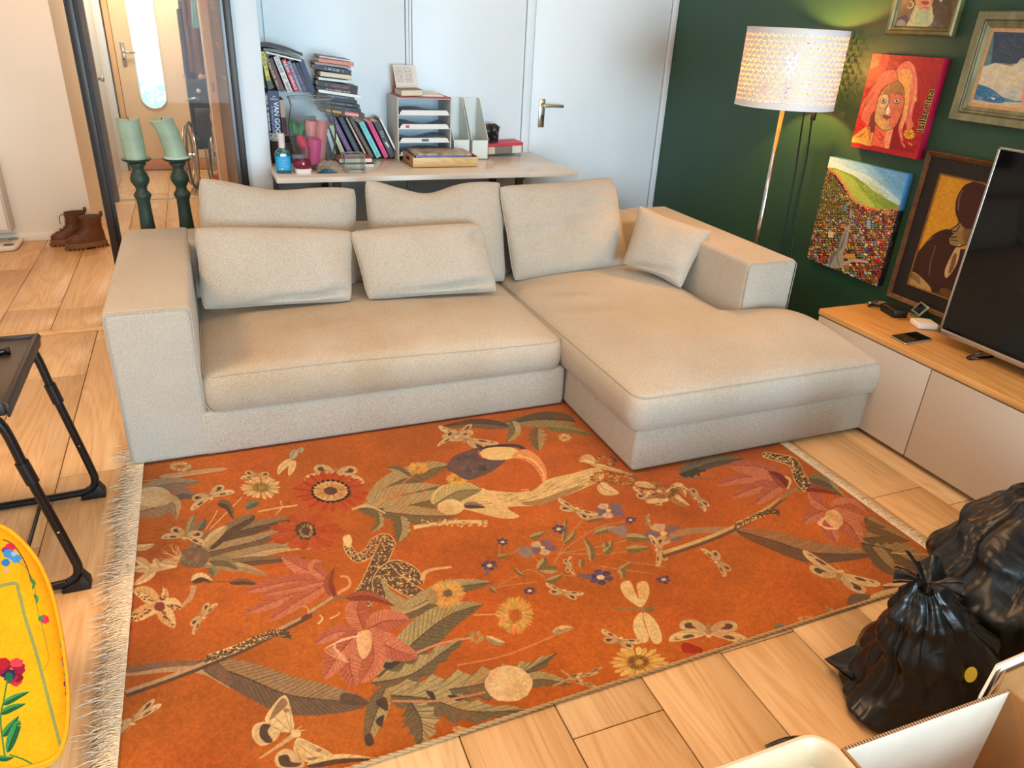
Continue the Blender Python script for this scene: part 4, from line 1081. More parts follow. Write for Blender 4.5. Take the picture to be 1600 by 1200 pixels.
def brush(C, pts_fn, N, w, cols, L=30, ang=0.0, al=.35):
    for k in range(N):
        x, y = pts_fn(); a = ang + random.gauss(0, .35); l = L * random.uniform(.5, 1.2)
        C.stroke([(x - l * math.cos(a), y - l * math.sin(a)), (x + l * math.cos(a), y + l * math.sin(a))], w * random.uniform(.6, 1.3), random.choice(cols), al, sm=False)

def canvas_box(root, C, xp, yh, yl, zl, zh, side_mat, rough=0.45):
    """stretched canvas: printed front and painted sides"""
    mb = MB().box((xp + 0.0015, yl, zl), (XW - 0.002, yh, zh))
    build('stretcher', mb, side_mat, root, bevel=0.002)
    f = MB().add([(xp, yh, zl), (xp, yl, zl), (xp, yl, zh), (xp, yh, zh), (xp + 0.003, yh, zl), (xp + 0.003, yl, zl), (xp + 0.003, yl, zh), (xp + 0.003, yh, zh)],
                 [(0, 1, 2, 3), (4, 7, 6, 5), (0, 4, 5, 1), (1, 5, 6, 2), (2, 6, 7, 3), (3, 7, 4, 0)])
    o = build('painted_canvas', f, C, root); wall_uv(o, yh, yl, zl, zh)
    return o

# ---- red portrait (views: crop at 1300,70 scale 6.647)
random.seed(21)
XP = 2.818
yh, yl, zl, zh = span(XP, [(1363, 84.5), (1473, 90), (1434, 249), (1329.5, 229)])
C = wall_canvas(XP, yh, yl, zl, zh, 1500, (168, 34, 38))
C.view = (1300, 70, 6.647)
C.poly([(380, 60), (620, 60), (560, 260), (420, 420), (300, 480)], (206, 74, 54)); C.poly([(380, 60), (540, 80), (470, 220), (360, 260)], (222, 112, 74), alpha=.8)
C.poly([(180, 1000), (250, 700), (330, 600), (400, 800), (330, 900)], (214, 50, 36))
brush(C, lambda: (random.uniform(380, 700), random.uniform(90, 330)), 150, 12, [(200, 60, 50), (226, 120, 80), (170, 36, 40)], 34, .2, .25)
brush(C, lambda: (random.uniform(650, 1100), random.uniform(120, 1100)), 260, 12, [(150, 24, 36), (176, 40, 44), (134, 20, 34)], 34, 1.2, .3)
brush(C, lambda: (random.uniform(200, 420), random.uniform(380, 980)), 200, 12, [(198, 50, 44), (226, 70, 44), (150, 30, 36)], 30, .9, .3)
C.blob([(180, 1000), (260, 920), (360, 850), (440, 880), (440, 980), (400, 1050), (280, 1020)], (236, 174, 74)); C.stroke([(250, 960), (310, 940), (350, 900)], 8, (180, 80, 50)); 
C.poly([(440, 840), (640, 860), (600, 1080), (400, 1040)], (226, 104, 74)); C.poly([(560, 880), (640, 850), (590, 1080), (540, 1070)], (236, 150, 110)); C.poly([(640, 850), (720, 760), (740, 1000), (860, 1120), (590, 1080)], (142, 28, 34))
C.stroke([(490, 900), (510, 940), (540, 970)], 12, (176, 54, 44)); C.stroke([(470, 960), (500, 980), (530, 985)], 10, (176, 54, 44))
# hair
C.blob([(665, 280), (640, 262), (570, 270), (510, 310), (440, 410), (370, 520), (310, 610), (296, 760), (330, 790), (370, 890), (385, 1000), (400, 950), (380, 830), (440, 700), (490, 520), (560, 430), (680, 370)], (222, 112, 84))
C.blob([(664, 282), (720, 200), (790, 170), (850, 215), (882, 330), (882, 520), (840, 680), (830, 780), (848, 840), (780, 880), (760, 800), (730, 900), (740, 1000), (712, 980), (690, 860), (730, 720), (752, 560), (745, 470), (690, 370)], (226, 120, 96))
C.blob([(690, 370), (700, 280), (770, 250), (830, 290), (820, 430), (800, 560), (780, 700), (740, 840), (715, 860), (750, 640), (750, 480)], (228, 160, 84))
for pts, col, w in (([(640, 290), (540, 340), (430, 500), (340, 640)], (198, 84, 74), 18), ([(600, 290), (500, 400), (420, 560), (330, 700)], (240, 160, 116), 14), ([(840, 240), (866, 380), (850, 560), (800, 720)], (240, 160, 140), 14), ([(780, 200), (850, 320), (850, 480)], (206, 96, 84), 12), ([(780, 420), (790, 560), (760, 740)], (240, 180, 110), 14), ([(820, 600), (790, 720), (770, 860)], (190, 90, 100), 12), ([(560, 330), (480, 440), (400, 600), (380, 760)], (206, 96, 70), 12)):
    C.stroke(pts, w, col, .6)
C.blob([(395, 760), (440, 690), (446, 830), (440, 900), (400, 900)], (120, 60, 40))
# face
C.blob([(560, 440), (680, 372), (730, 420), (752, 520), (742, 640), (700, 770), (640, 860), (550, 888), (490, 860), (446, 800), (456, 660), (490, 540)], (204, 160, 104))
C.blob([(600, 420), (680, 374), (730, 420), (752, 520), (742, 640), (700, 770), (640, 860), (590, 830), (600, 700), (590, 560)], (212, 116, 82)); C.blob([(540, 470), (680, 376), (735, 430), (748, 520), (640, 510), (560, 510)], (158, 112, 66), alpha=.9)
C.blob([(500, 560), (530, 515), (580, 520), (590, 600), (560, 640), (500, 640)], (226, 190, 136), alpha=.8); C.blob([(580, 640), (605, 680), (575, 720), (560, 700)], (240, 214, 180)); C.blob([(480, 780), (540, 800), (560, 860), (500, 850)], (228, 168, 90), alpha=.8)
for c in ((535, 580), (672, 583)):
    C.ell(c, 34, 25, (70, 44, 34)); C.ell(c, 30, 20, (226, 208, 176)); C.ell(c, 14, 15, (110, 84, 54)); C.ell(c, 6, 7, (30, 20, 18))
DKL = (74, 38, 32)
for pts, w in (([(505, 525), (540, 508), (580, 515), (592, 560), (580, 620), (545, 682)], 7), ([(640, 530), (680, 500), (720, 510), (740, 550)], 7), ([(446, 800), (490, 862), (550, 888), (640, 862), (700, 770), (744, 640), (752, 520), (735, 430), (690, 372), (664, 282)], 6), ([(685, 370), (560, 430), (490, 520), (450, 680)], 6), ([(500, 600), (530, 610), (570, 596)], 4), ([(640, 600), (675, 612), (706, 596)], 4), ([(296, 760), (330, 640), (420, 450), (520, 310)], 3), ([(370, 520), (310, 720)], 4), ([(385, 1000), (405, 920), (370, 830)], 5)): C.stroke(pts, w, DKL, .85)
C.blob([(526, 735), (560, 728), (580, 736), (612, 750), (575, 776), (545, 768)], (150, 66, 60)); C.stroke([(526, 737), (570, 745), (612, 750)], 4, (84, 36, 36)); C.ell((590, 682), 9, 7, (230, 200, 170))
C.flower((800, 925), 62, 60, 11, .1, (224, 164, 52), (236, 190, 70), (160, 90, 30)); C.ell((795, 925), 24, 22, (206, 130, 40)); C.blob([(700, 990), (760, 1040), (750, 1070), (720, 1020)], (222, 110, 90)); C.blob([(780, 1010), (836, 1030), (820, 1050)], (222, 110, 90))
paint_noise(C, 14, .16, 31); paint_noise(C, 5, .10, 32)
r1 = thing('portrait_canvas', 'red canvas painting of a woman with long orange hair, lettered along its edge', 'painting', (XW, (yh + yl) / 2, zl))
canvas_box(r1, print_mat('red_portrait', C, 0.4, bump=.15, bscale=160), XP, yh, yl, zl, zh, mat('magenta_canvas_side', (168, 12, 58), 0.45, var=.12, vscale=14))
a = onx(1441, 206, XP); b = onx(1459, 141, XP)
mid_ = (a + b) / 2; ex = Vector((0, b.y - a.y, b.z - a.z)); ey = Vector((0, 1, 0))
M_ = frame_M((XP - 0.0012, mid_.y + .012, mid_.z), ex, ey)
text_mesh('lettering_outline', 'isilareina', 0.052, M_, mat('yellow_paint', (226, 176, 84), .5), r1, 0.0003, bold=0.0026, sx=0.92)
M_ = frame_M((XP - 0.0022, mid_.y + .012, mid_.z), ex, ey)
text_mesh('lettering', 'isilareina', 0.052, M_, mat('black_paint', (28, 24, 28), .5), r1, 0.0003, bold=0.0008, sx=0.92)
kb = MB(); kc = onx(1432, 155, XP)
kb.prism([(XP - .001, kc.y + .010, kc.z - .008), (XP - .001, kc.y - .004, kc.z - .010), (XP - .001, kc.y - .002, kc.z + .010), (XP - .001, kc.y + .004, kc.z + .002), (XP - .001, kc.y + .010, kc.z + .012), (XP - .001, kc.y + .013, kc.z + .002)], (-.0006, 0, 0))
build('crown_mark', kb, mat('yellow_paint', (226, 176, 84), .5), r1)

# ---- town canvas (view: crop at 1240,220 scale 3.3333)
random.seed(5)
XP = 2.82
yh, yl, zl, zh = span(XP, [(1297, 243.5), (1418, 273), (1369.5, 450), (1261, 401)])
C = wall_canvas(XP, yh, yl, zl, zh, 1500, (116, 176, 224))
C.view = (1240, 220, 3.3333)
C.poly([(180, 60), (640, 170), (600, 380), (160, 200)], (96, 164, 216), col2=(196, 224, 232), axis=[(420, 130), (340, 260)])
brush(C, lambda: (random.uniform(230, 560), random.uniform(110, 300)), 200, 7, [(230, 238, 236), (170, 206, 226), (110, 170, 216)], 40, .45, .10)
C.blob([(170, 100), (300, 150), (420, 200), (540, 300), (600, 360), (540, 380), (300, 330), (160, 180)], (206, 226, 220), alpha=.5)
C.blob([(200, 140), (260, 160), (320, 185), (390, 240), (460, 290), (560, 345), (560, 380), (430, 370), (310, 330), (270, 260), (215, 190)], (128, 156, 62)); C.blob([(205, 150), (300, 190), (350, 250), (400, 300), (420, 350), (320, 320), (280, 250)], (158, 182, 84)); C.blob([(320, 190), (420, 260), (540, 345), (470, 350), (380, 290)], (104, 140, 56), alpha=.7)
brush(C, lambda: (random.uniform(250, 500), random.uniform(200, 340)), 120, 6, [(140, 168, 72), (176, 196, 100), (112, 144, 60)], 26, .6, .25)
# town: black ground with small bright cells
C.poly([(170, 140), (200, 145), (240, 200), (290, 280), (340, 330), (440, 360), (600, 355), (640, 340), (480, 800), (40, 620)], (30, 24, 24))
edge = C.smooth([(185, 140), (240, 195), (290, 275), (330, 320), (420, 355), (580, 358)], False, 14)
for (x, y) in edge:
    for k in range(2): C.ell((x + random.uniform(-5, 5), y + random.uniform(-4, 8)), 5, 4.5, (206, 124, 84), n=8)
RD = [(150, 40, 36), (178, 60, 44), (206, 150, 96), (214, 190, 140), (120, 60, 44), (96, 124, 140), (196, 120, 52), (150, 90, 70), (170, 150, 60), (84, 104, 120), (196, 84, 60), (220, 206, 170), (110, 40, 50), (150, 170, 190)]
GRN = [(124, 134, 60), (150, 156, 84), (96, 110, 56), (170, 170, 104), (110, 120, 70), (84, 96, 50), (150, 120, 70)]
def in_town(x, y):
    top = 140 + max(0, (x - 185)) * 1.28 if x < 330 else 325 + (x - 330) * .16
    return y > top + 6
y = 150
while y < 790:
    t = (y - 150) / 640; step = 7.5 + 10 * t
    x = 60 + random.uniform(-6, 0)
    while x < 640:
        w_ = step * random.uniform(.7, 1.5); h_ = step * random.uniform(.75, 1.1)
        if in_town(x + w_ / 2, y):
            gx = 165 + (y - 150) * -.12
            green = random.random() < (0.88 if (y < 400 and x < 250 + (y - 300) * .3) else 0.28 if x < 330 else 0.13)
            col = random.choice(GRN if green else RD); col = tuple(v * random.uniform(.8, 1.1) for v in col)
            sk = .25
            if green: C.ell((x + w_ / 2, y + h_ / 2), w_ * .46, h_ * .46, col, n=9, jit=.2)
            else:
                C.poly([(x + 1, y + 1), (x + w_ - 1.4, y + 1 + w_ * sk), (x + w_ - 1.6, y + h_ - 1.2 + w_ * sk), (x + .8, y + h_ - 1.4)], col)
                if step > 11 and random.random() < .5: C.poly([(x + w_ * .3, y + h_ * .45), (x + w_ * .55, y + h_ * .5), (x + w_ * .55, y + h_ * .8), (x + w_ * .3, y + h_ * .75)], random.choice([(40, 30, 30), (220, 200, 150)]))
        x += w_
    y += step * .92
for (x0, y0, w_, h_, col) in ((262, 330, 14, 40, (84, 124, 150)), (290, 365, 14, 40, (120, 150, 160)), (318, 400, 16, 36, (110, 70, 110)), (380, 410, 20, 50, (130, 160, 170)), (405, 430, 14, 36, (90, 120, 140)), (180, 470, 28, 36, (206, 190, 140))):
    C.poly([(x0 - 2, y0 - 2), (x0 + w_ + 2, y0 + 2), (x0 + w_ + 1, y0 + h_ + 3), (x0 - 2, y0 + h_)], (24, 20, 20)); C.poly([(x0, y0), (x0 + w_, y0 + 3), (x0 + w_, y0 + h_), (x0, y0 + h_ - 2)], col)
C.blob([(295, 435), (285, 490), (278, 540), (258, 590), (262, 640), (232, 665), (182, 652), (190, 600), (232, 560), (250, 500), (276, 450)], (150, 146, 140)); C.blob([(280, 460), (264, 520), (250, 560), (215, 600), (196, 640), (184, 650), (192, 600), (236, 555), (256, 500)], (104, 104, 108))
for k in range(9): C.stroke([(275 - k * 5, 480 + k * 12), (262 - k * 6, 478 + k * 12)], 2, (190, 190, 186), .8, sm=False)
C.stroke([(264, 640), (310, 622), (390, 632)], 14, (176, 160, 150)); C.poly([(262, 590), (316, 590), (320, 612), (264, 612)], (186, 150, 50)); C.stroke([(236, 560), (226, 600), (236, 650)], 8, (110, 130, 60))
paint_noise(C, 9, .10, 33)
r2 = thing('town_canvas', 'unframed canvas painting of a crowded hillside town under a green hill and blue sky', 'painting', (XW, (yh + yl) / 2, zl))
# painted sides: sky blue above, dark town below
tcs = NT('town_canvas_side'); tc_ = tcs.n('ShaderNodeTexCoord'); sx_ = tcs.n('ShaderNodeSeparateXYZ'); tcs.l(tc_.outputs['Object'], sx_.inputs[0])
vz = tcs.n('ShaderNodeTexVoronoi', i_Scale=70.0); tcs.l(tc_.outputs['Object'], vz.inputs['Vector'])
mr_ = tcs.n('ShaderNodeMapRange'); mr_.inputs['From Max'].default_value = zh - zl; tcs.l(sx_.outputs[2], mr_.inputs[0])
mixn = tcs.n('ShaderNodeMix', data_type='RGBA'); tcs.l(tcs.ramp(mr_.outputs[0], [(0.68, (0, 0, 0, 1)), (0.70, (1, 1, 1, 1))]), mixn.inputs[0])
tcs.l(tcs.ramp(vz.outputs['Distance'], [(0.0, lin((120, 70, 50))), (0.5, lin((20, 16, 16)))]), mixn.inputs[6]); mixn.inputs[7].default_value = lin((70, 140, 200)); tcs.l(mixn.outputs[2], tcs.b.inputs['Base Color'])
canvas_box(r2, print_mat('town_painting', C, 0.35, bump=.12, bscale=200), XP, yh, yl, zl, zh, tcs.m)

# ---- framed pictures
def frame_profile(root, name, xw, yh, yl, zl, zh, width, prof, m, bevel=0.0):
    """mitred frame; prof: list of (inset 0..1 of the width, height off the wall)"""
    mb = MB(); vs = []; n = len(prof)
    for (cy, cz, sy, sz) in ((yh, zl, -1, 1), (yl, zl, 1, 1), (yl, zh, 1, -1), (yh, zh, -1, -1)):
        for (t, h) in prof: vs.append((xw - h, cy + sy * t * width, cz + sz * t * width))
    fs = []
    for c in range(4):
        d = (c + 1) % 4
        for i in range(n - 1): fs.append((c * n + i, d * n + i, d * n + i + 1, c * n + i + 1))
    mb.add(vs, fs)
    return build(name, mb, m, root, angle=0.5, smooth=True)
M_FR_GR = mat('green_gilt_frame', (112, 104, 62), 0.42, .25, var=.35, vscale=22, bump=.2, bscale=120)
M_FR_WG = mat('weathered_green_wood', (124, 120, 88), 0.55, .1, var=.3, vscale=30, bump=.3, bscale=140, stretch=(1, 1, .3))
M_FR_BR = mat('worn_brown_gilt', (98, 66, 38), 0.5, .25, var=.4, vscale=40, bump=.5, bscale=120)
M_MATB = mat('black_mat_board', (24, 22, 24), 0.6, var=.1)
M_GOLDL = mat('gold_fillet', (150, 104, 46), 0.4, .5, var=.3, vscale=50)

def picture(label, cat, xw, yh, yl, zl, zh, depth):
    t = thing('framed_painting', label, cat, (xw, (yh + yl) / 2, zl))
    build('backing', MB().box((xw - 0.008, yl + .006, zl + .006), (xw - 0.001, yh - .006, zh - .006)), mat('frame_backing', (90, 66, 44), .8), t)
    return t
def art_panel(root, C, m, xp, yh, yl, zl, zh):
    o = build('painted_panel', MB().add([(xp, yh, zl), (xp, yl, zl), (xp, yl, zh), (xp, yh, zh), (xp + .003, yh, zl), (xp + .003, yl, zl), (xp + .003, yl, zh), (xp + .003, yh, zh)],
              [(0, 1, 2, 3), (4, 7, 6, 5), (0, 4, 5, 1), (1, 5, 6, 2), (2, 6, 7, 3), (3, 7, 4, 0)]), m, root)
    wall_uv(o, yh, yl, zl, zh); return o

# top picture, cut by the frame of view (view: crop at 1380,0 scale 5.714)
random.seed(8)
pBL = onx(1383.5, 53.5, XW - .02); pBR = onx(1487, 57.5, XW - .02); yh, yl, zl = pBL.y, pBR.y, (pBL.z + pBR.z) / 2; zh = zl + 0.46
t3 = picture('framed painting of a person, hung highest on the green wall above the red canvas', 'painting', XW, yh, yl, zl, zh, .03)
frame_profile(t3, 'picture_frame', XW, yh, yl, zl, zh, .034, [(0, 0.001), (0, .022), (.15, .03), (.45, .028), (.6, .018), (.8, .02), (1, .012), (1, .003)], M_FR_GR)
yh2, yl2, zl2, zh2 = yh - .033, yl + .033, zl + .033, zh - .033
C = wall_canvas(XW - .012, yh2, yl2, zl2, zh2, 1100, (106, 92, 64)); C.view = (1380, 0, 5.714)
C.poly([(60, -900), (330, -900), (250, 160), (60, 260)], (128, 112, 80)); C.poly([(430, -900), (660, -900), (600, 260), (420, 160)], (84, 74, 60))
C.blob([(95, 240), (110, 180), (160, 145), (240, 135), (300, 100), (420, 110), (470, 170), (520, 260), (300, 300), (90, 260)], (110, 112, 110))
C.blob([(100, 190), (150, 150), (215, 140), (230, 250), (110, 250)], (84, 74, 84)); C.blob([(120, 200), (160, 170), (200, 200), (190, 245), (125, 245)], (140, 146, 140)); C.blob([(430, 160), (480, 180), (510, 240), (440, 240)], (96, 84, 88))
C.blob([(270, 80), (300, 40), (420, 40), (440, 90), (440, 200), (330, 260), (210, 240), (240, 160)], (190, 190, 140)); C.blob([(300, 110), (420, 110), (400, 200), (300, 220)], (166, 186, 148))
C.blob([(290, -60), (300, -250), (370, -330), (450, -250), (450, -20), (420, 60), (370, 92), (320, 80), (290, 30)], (214, 160, 116)); C.blob([(340, 20), (375, 8), (415, 22), (380, 44)], (176, 70, 60)); C.stroke([(340, 60), (380, 70), (410, 62)], 7, (180, 110, 84)); C.stroke([(350, -20), (380, -4), (410, -20)], 6, (170, 100, 80))
C.blob([(270, -120), (300, -330), (380, -400), (470, -330), (470, -150), (440, -260), (370, -300), (310, -240)], (92, 66, 50))
for c in ((335, -120), (415, -120)): C.ell(c, 24, 12, (230, 214, 190)); C.ell(c, 9, 10, (60, 44, 36))
C.stroke([(245, 10), (268, 30), (262, 56), (232, 74), (222, 54)], 9, (230, 206, 160)); C.ell((515, 2), 14, 12, (220, 200, 160))
brush(C, lambda: (random.uniform(90, 590), random.uniform(-500, 260)), 260, 9, [(130, 112, 80), (90, 80, 64), (150, 130, 96), (84, 74, 60)], 24, 1.0, .18)
paint_noise(C, 12, .14, 34)
art_panel(t3, C, print_mat('upper_portrait', C, 0.45, bump=.1), XW - .012, yh2, yl2, zl2, zh2)

# seascape in a wide weathered frame, cut by the right edge of the view
random.seed(9)
pTL = onx(1531, 16.5, XW - .025); pBL = onx(1483.5, 186.5, XW - .025); yh = (pTL.y + pBL.y) / 2; zl, zh = pBL.z, pTL.z; yl = yh - 0.60
t4 = picture('wide framed painting of dark clouds over a pale sea, at the upper right', 'painting', XW, yh, yl, zl, zh, .04)
frame_profile(t4, 'picture_frame', XW, yh, yl, zl, zh, .058, [(0, .001), (0, .026), (.08, .036), (.5, .03), (.55, .022), (.62, .028), (.75, .022), (.8, .026), (1, .016), (1, .004)], M_FR_WG)
frame_profile(t4, 'liner', XW, yh - .057, yl + .057, zl + .057, zh - .057, .014, [(0, .006), (0, .014), (1, .012), (1, .004)], mat('cream_liner', (196, 150, 100), .6, var=.12, vscale=60))
k = .070; yh2, yl2, zl2, zh2 = yh - k, yl + k, zl + k, zh - k
C = wall_canvas(XW - .011, yh2, yl2, zl2, zh2, 1100, (196, 190, 170)); C.view = (1380, 0, 5.714)
C.poly([(900, 180), (2600, 180), (2600, 600), (1230, 520), (1170, 600), (1000, 560), (880, 600)], (62, 74, 90)); C.poly([(930, 220), (1000, 230), (960, 600), (860, 640)], (106, 140, 140), alpha=.8)
C.poly([(860, 600), (1000, 570), (1150, 590), (1260, 530), (2600, 620), (2600, 760), (860, 760)], (206, 196, 168)); C.poly([(820, 740), (900, 770), (1050, 860), (1180, 900), (2600, 860), (2600, 960), (800, 900)], (84, 130, 160)); C.blob([(830, 760), (960, 790), (1090, 900), (980, 920), (820, 860)], (52, 110, 150))
C.poly([(760, 880), (1000, 920), (2600, 960), (2600, 1100), (740, 1000)], (206, 176, 140)); C.poly([(740, 930), (1000, 960), (2600, 1000), (2600, 1120), (720, 1010)], (206, 150, 140))
brush(C, lambda: (random.uniform(960, 1500), random.uniform(230, 520)), 200, 9, [(44, 56, 76), (84, 96, 110), (110, 110, 110), (60, 76, 96)], 44, .55, .35)
brush(C, lambda: (random.uniform(860, 1500), random.uniform(560, 760)), 160, 12, [(222, 206, 170), (190, 184, 164), (206, 180, 130)], 46, .1, .3)
brush(C, lambda: (random.uniform(820, 1500), random.uniform(760, 1000)), 160, 10, [(206, 186, 150), (110, 150, 170), (214, 160, 150)], 40, .25, .25)
C.blob([(960, 872), (1000, 876), (985, 890)], (236, 236, 230)); C.blob([(1235, 930), (1250, 760), (1270, 700), (1280, 940)], (226, 150, 120))
paint_noise(C, 14, .10, 35)
art_panel(t4, C, print_mat('seascape', C, 0.4, bump=.12), XW - .011, yh2, yl2, zl2, zh2)

# man in a cap, black mat and worn gilt frame, behind the television (view: crop at 1240,220)
random.seed(10)
XF = XW - .02
pTL = onx(1459, 235.5, XF); pBL = onx(1376.5, 459, XF); yh = (pTL.y + pBL.y) / 2; zl, zh = pBL.z, pTL.z; yl = yh - 0.52
t5 = picture('framed painting of a man in a brown cap, half hidden behind the television', 'painting', XW, yh, yl, zl, zh, .03)
frame_profile(t5, 'picture_frame', XW, yh, yl, zl, zh, .022, [(0, .001), (0, .02), (.25, .026), (.6, .022), (1, .016), (1, .003)], M_FR_BR)
frame_profile(t5, 'mat_board', XW, yh - .021, yl + .021, zl + .021, zh - .021, .062, [(0, .012), (1, .010)], M_MATB)
frame_profile(t5, 'fillet', XW, yh - .081, yl + .081, zl + .081, zh - .081, .007, [(0, .009), (.2, .014), (.8, .013), (1, .008)], M_GOLDL)
k = .087; yh2, yl2, zl2, zh2 = yh - k, yl + k, zl + k, zh - k
C = wall_canvas(XW - .009, yh2, yl2, zl2, zh2, 1200, (206, 150, 40)); C.view = (1240, 220, 3.3333)
brush(C, lambda: (random.uniform(540, 1000), random.uniform(160, 700)), 260, 7, [(224, 170, 60), (190, 130, 30), (214, 160, 44)], 24, 1.2, .3)
C.poly([(560, 640), (640, 560), (1000, 700), (1000, 900), (500, 800)], (150, 100, 30), alpha=.5)
C.blob([(580, 690), (620, 620), (680, 540), (740, 480), (820, 464), (860, 560), (980, 560), (1100, 640), (1100, 900), (760, 860), (700, 780), (640, 700)], (58, 30, 22))
C.blob([(855, 405), (850, 440), (818, 464), (836, 480), (812, 500), (818, 542), (852, 552), (900, 545), (960, 520), (1000, 400), (900, 360)], (150, 122, 72)); C.blob([(880, 470), (930, 430), (960, 520), (900, 545)], (116, 90, 50))
C.blob([(940, 216), (890, 236), (852, 300), (846, 370), (866, 425), (910, 460), (1000, 420), (1040, 320), (1010, 240)], (70, 34, 28)); C.stroke([(880, 250), (862, 300), (856, 360)], 10, (130, 90, 80), .7)
C.blob([(845, 555), (870, 545), (850, 640), (800, 712), (786, 690), (800, 640)], (196, 170, 120)); C.blob([(830, 600), (850, 590), (835, 660), (806, 690)], (120, 84, 60))
for pts, w in (([(940, 216), (890, 236), (852, 300), (846, 370), (866, 425)], 5), ([(866, 425), (850, 440), (818, 464), (850, 474)], 5), ([(836, 480), (812, 500), (850, 500)], 5), ([(815, 515), (855, 520)], 4), ([(818, 542), (855, 552), (895, 540)], 5), ([(940, 216), (970, 260), (1000, 270)], 3), ([(850, 470), (866, 440)], 4)): C.stroke(pts, w, (20, 12, 10))
C.stroke([(740, 545), (712, 640), (706, 700)], 3, (150, 130, 110), .8); C.stroke([(700, 520), (730, 500)], 3, (170, 150, 130), .7)
C.blob([(555, 740), (575, 690), (620, 680), (670, 715), (716, 770), (706, 812), (640, 775), (580, 760)], (168, 140, 92))
for k_ in range(4): C.stroke([(560 + k_ * 6, 740 - k_ * 12), (610, 712 - k_ * 8), (660, 745 - k_ * 10)], 3.5, (50, 34, 22), .9)
C.blob([(760, 770), (820, 780), (830, 860), (750, 840)], (96, 66, 40)); C.stroke([(722, 830), (740, 760), (760, 770), (745, 840)], 4, (30, 20, 14))
paint_noise(C, 10, .12, 36)
art_panel(t5, C, print_mat('man_in_cap', C, 0.25, bump=.08), XW - .009, yh2, yl2, zl2, zh2)
# ================================================================ TV CABINET, TELEVISION, SMALL THINGS ON IT
M_CABTOP = wood_mat('oak_veneer_top', (204, 152, 88), (178, 124, 66), (220, 172, 108), rough=0.35, ring=5, rand=False)
M_CAB = mat('greige_lacquer', (190, 178, 164), 0.32, var=.02, vscale=3)
M_CABIN = mat('cabinet_foot_dark', (52, 40, 32), 0.7)  # plain dark brown of the cabinet feet
cab = thing('tv_cabinet', 'long low greige media cabinet with an oak top against the green wall', 'cabinet', (2.66, 1.43, 0))
CX0, CX1, CY0, CY1 = 2.475, 2.858, 0.53, 2.329
build('body', MB().box((CX0 + .02, CY0 + .002, .03), (CX1, CY1 - .002, .408)), M_CAB, cab, bevel=.002)
build('worktop', MB().box((CX0 - .004, CY0 - .004, .411), (CX1, CY1 + .003, .437)), M_CABTOP, cab, bevel=.0025)
for i, (a, b) in enumerate(((1.733, 2.327), (1.133, 1.729), (0.534, 1.129))):
    build('door', MB().box((CX0, a, .022), (CX0 + .018, b, .405)), M_CAB, cab, bevel=.003)
for (x, y) in ((2.52, 2.25), (2.8, 2.25), (2.52, 1.2), (2.8, 1.2), (2.52, .6), (2.8, .6)):
    build('foot', MB().lathe([(.018, 0), (.02, .03)], (x, y, 0), 12), M_CABIN, cab)

M_SILVER = mat('silver_aluminium', (190, 182, 172), 0.3, .9, var=.04)
M_SCREEN = mat('black_glass_screen', (9, 9, 11), 0.06, var=.02, spec=.4)
tv = thing('television', 'large flat television with a silver bezel on the oak media cabinet', 'television', (2.685, 1.27, .437))
TX, TZ0, TZ1, TYH, TYL = 2.668, .476, 1.197, 1.888, .62
mb = MB()
bz = .0085; bb = .020
for (a, b) in (((TX - .003, TYL, TZ0), (TX + .022, TYH, TZ0 + bb)), ((TX - .003, TYL, TZ1 - bz), (TX + .022, TYH, TZ1)), ((TX - .003, TYH - bz, TZ0), (TX + .022, TYH, TZ1)), ((TX - .003, TYL, TZ0), (TX + .022, TYL + bz, TZ1))): mb.box(a, b)
build('bezel', mb, M_SILVER, tv, bevel=.0015)
build('screen', MB().box((TX, TYL + .006, TZ0 + .012), (TX + .012, TYH - .006, TZ1 - .006)), M_SCREEN, tv)
build('back_cover', MB().box((TX + .013, TYL + .02, TZ0 + .02), (TX + .045, TYH - .02, TZ1 - .02)), M_BLACKP, tv, bevel=.008)
for yc in (1.705, .80):
    m2 = MB()
    m2.tube([(2.632, yc + .012, .443), (2.69, yc + .004, .463), (2.70, yc, .482)], .0045, 8); m2.tube([(2.632, yc - .002, .443), (2.745, yc - .012, .443)], .0045, 8); m2.tube([(2.632, yc + .012, .443), (2.632, yc - .004, .443)], .0055, 8); m2.tube([(2.745, yc - .012, .443), (2.70, yc, .482)], .0045, 8)
    build('stand_foot', m2, mat('dark_chrome', (60, 56, 52), .25, 1.0), tv, smooth=True)

# phone lying on the cabinet
def oriented_box(P_, h, mb, z0, r=.006):
    """four floor points (TL,TR,BR,BL) as a rounded plate"""
    pts = []
    for i, p in enumerate(P_):
        a = P_[i - 1]; b = P_[(i + 1) % 4]; p = Vector(p); da = (Vector(a) - p); db = (Vector(b) - p); da.normalize(); db.normalize()
        for k in range(5):
            t = k / 4; q = p + da * r * (1 - t) ** 2 + db * r * t ** 2
            pts.append((q.x, q.y, z0))
    mb.prism(pts, (0, 0, h)); return mb
def zp(x, y, z): p = onz(x, y, z); return (p.x, p.y, z)
ph = thing('phone', 'dark phone with a pale edge lying face up on the oak cabinet top', 'phone', zp(1424, 528, .437))
P4 = [zp(1391, 523.5, .445), zp(1432, 517.5, .445), zp(1458, 529.5, .445), zp(1414, 536.5, .445)]
build('case', oriented_box(P4, .0075, MB(), .4375, .009), mat('phone_edge', (176, 164, 150), .3, .8), ph, bevel=.001)
c_ = sum((Vector(p) for p in P4), Vector()) / 4
build('screen', oriented_box([tuple(c_ + (Vector(p) - c_) * .94) for p in P4], .0006, MB(), .445, .008), M_SCREEN, ph)
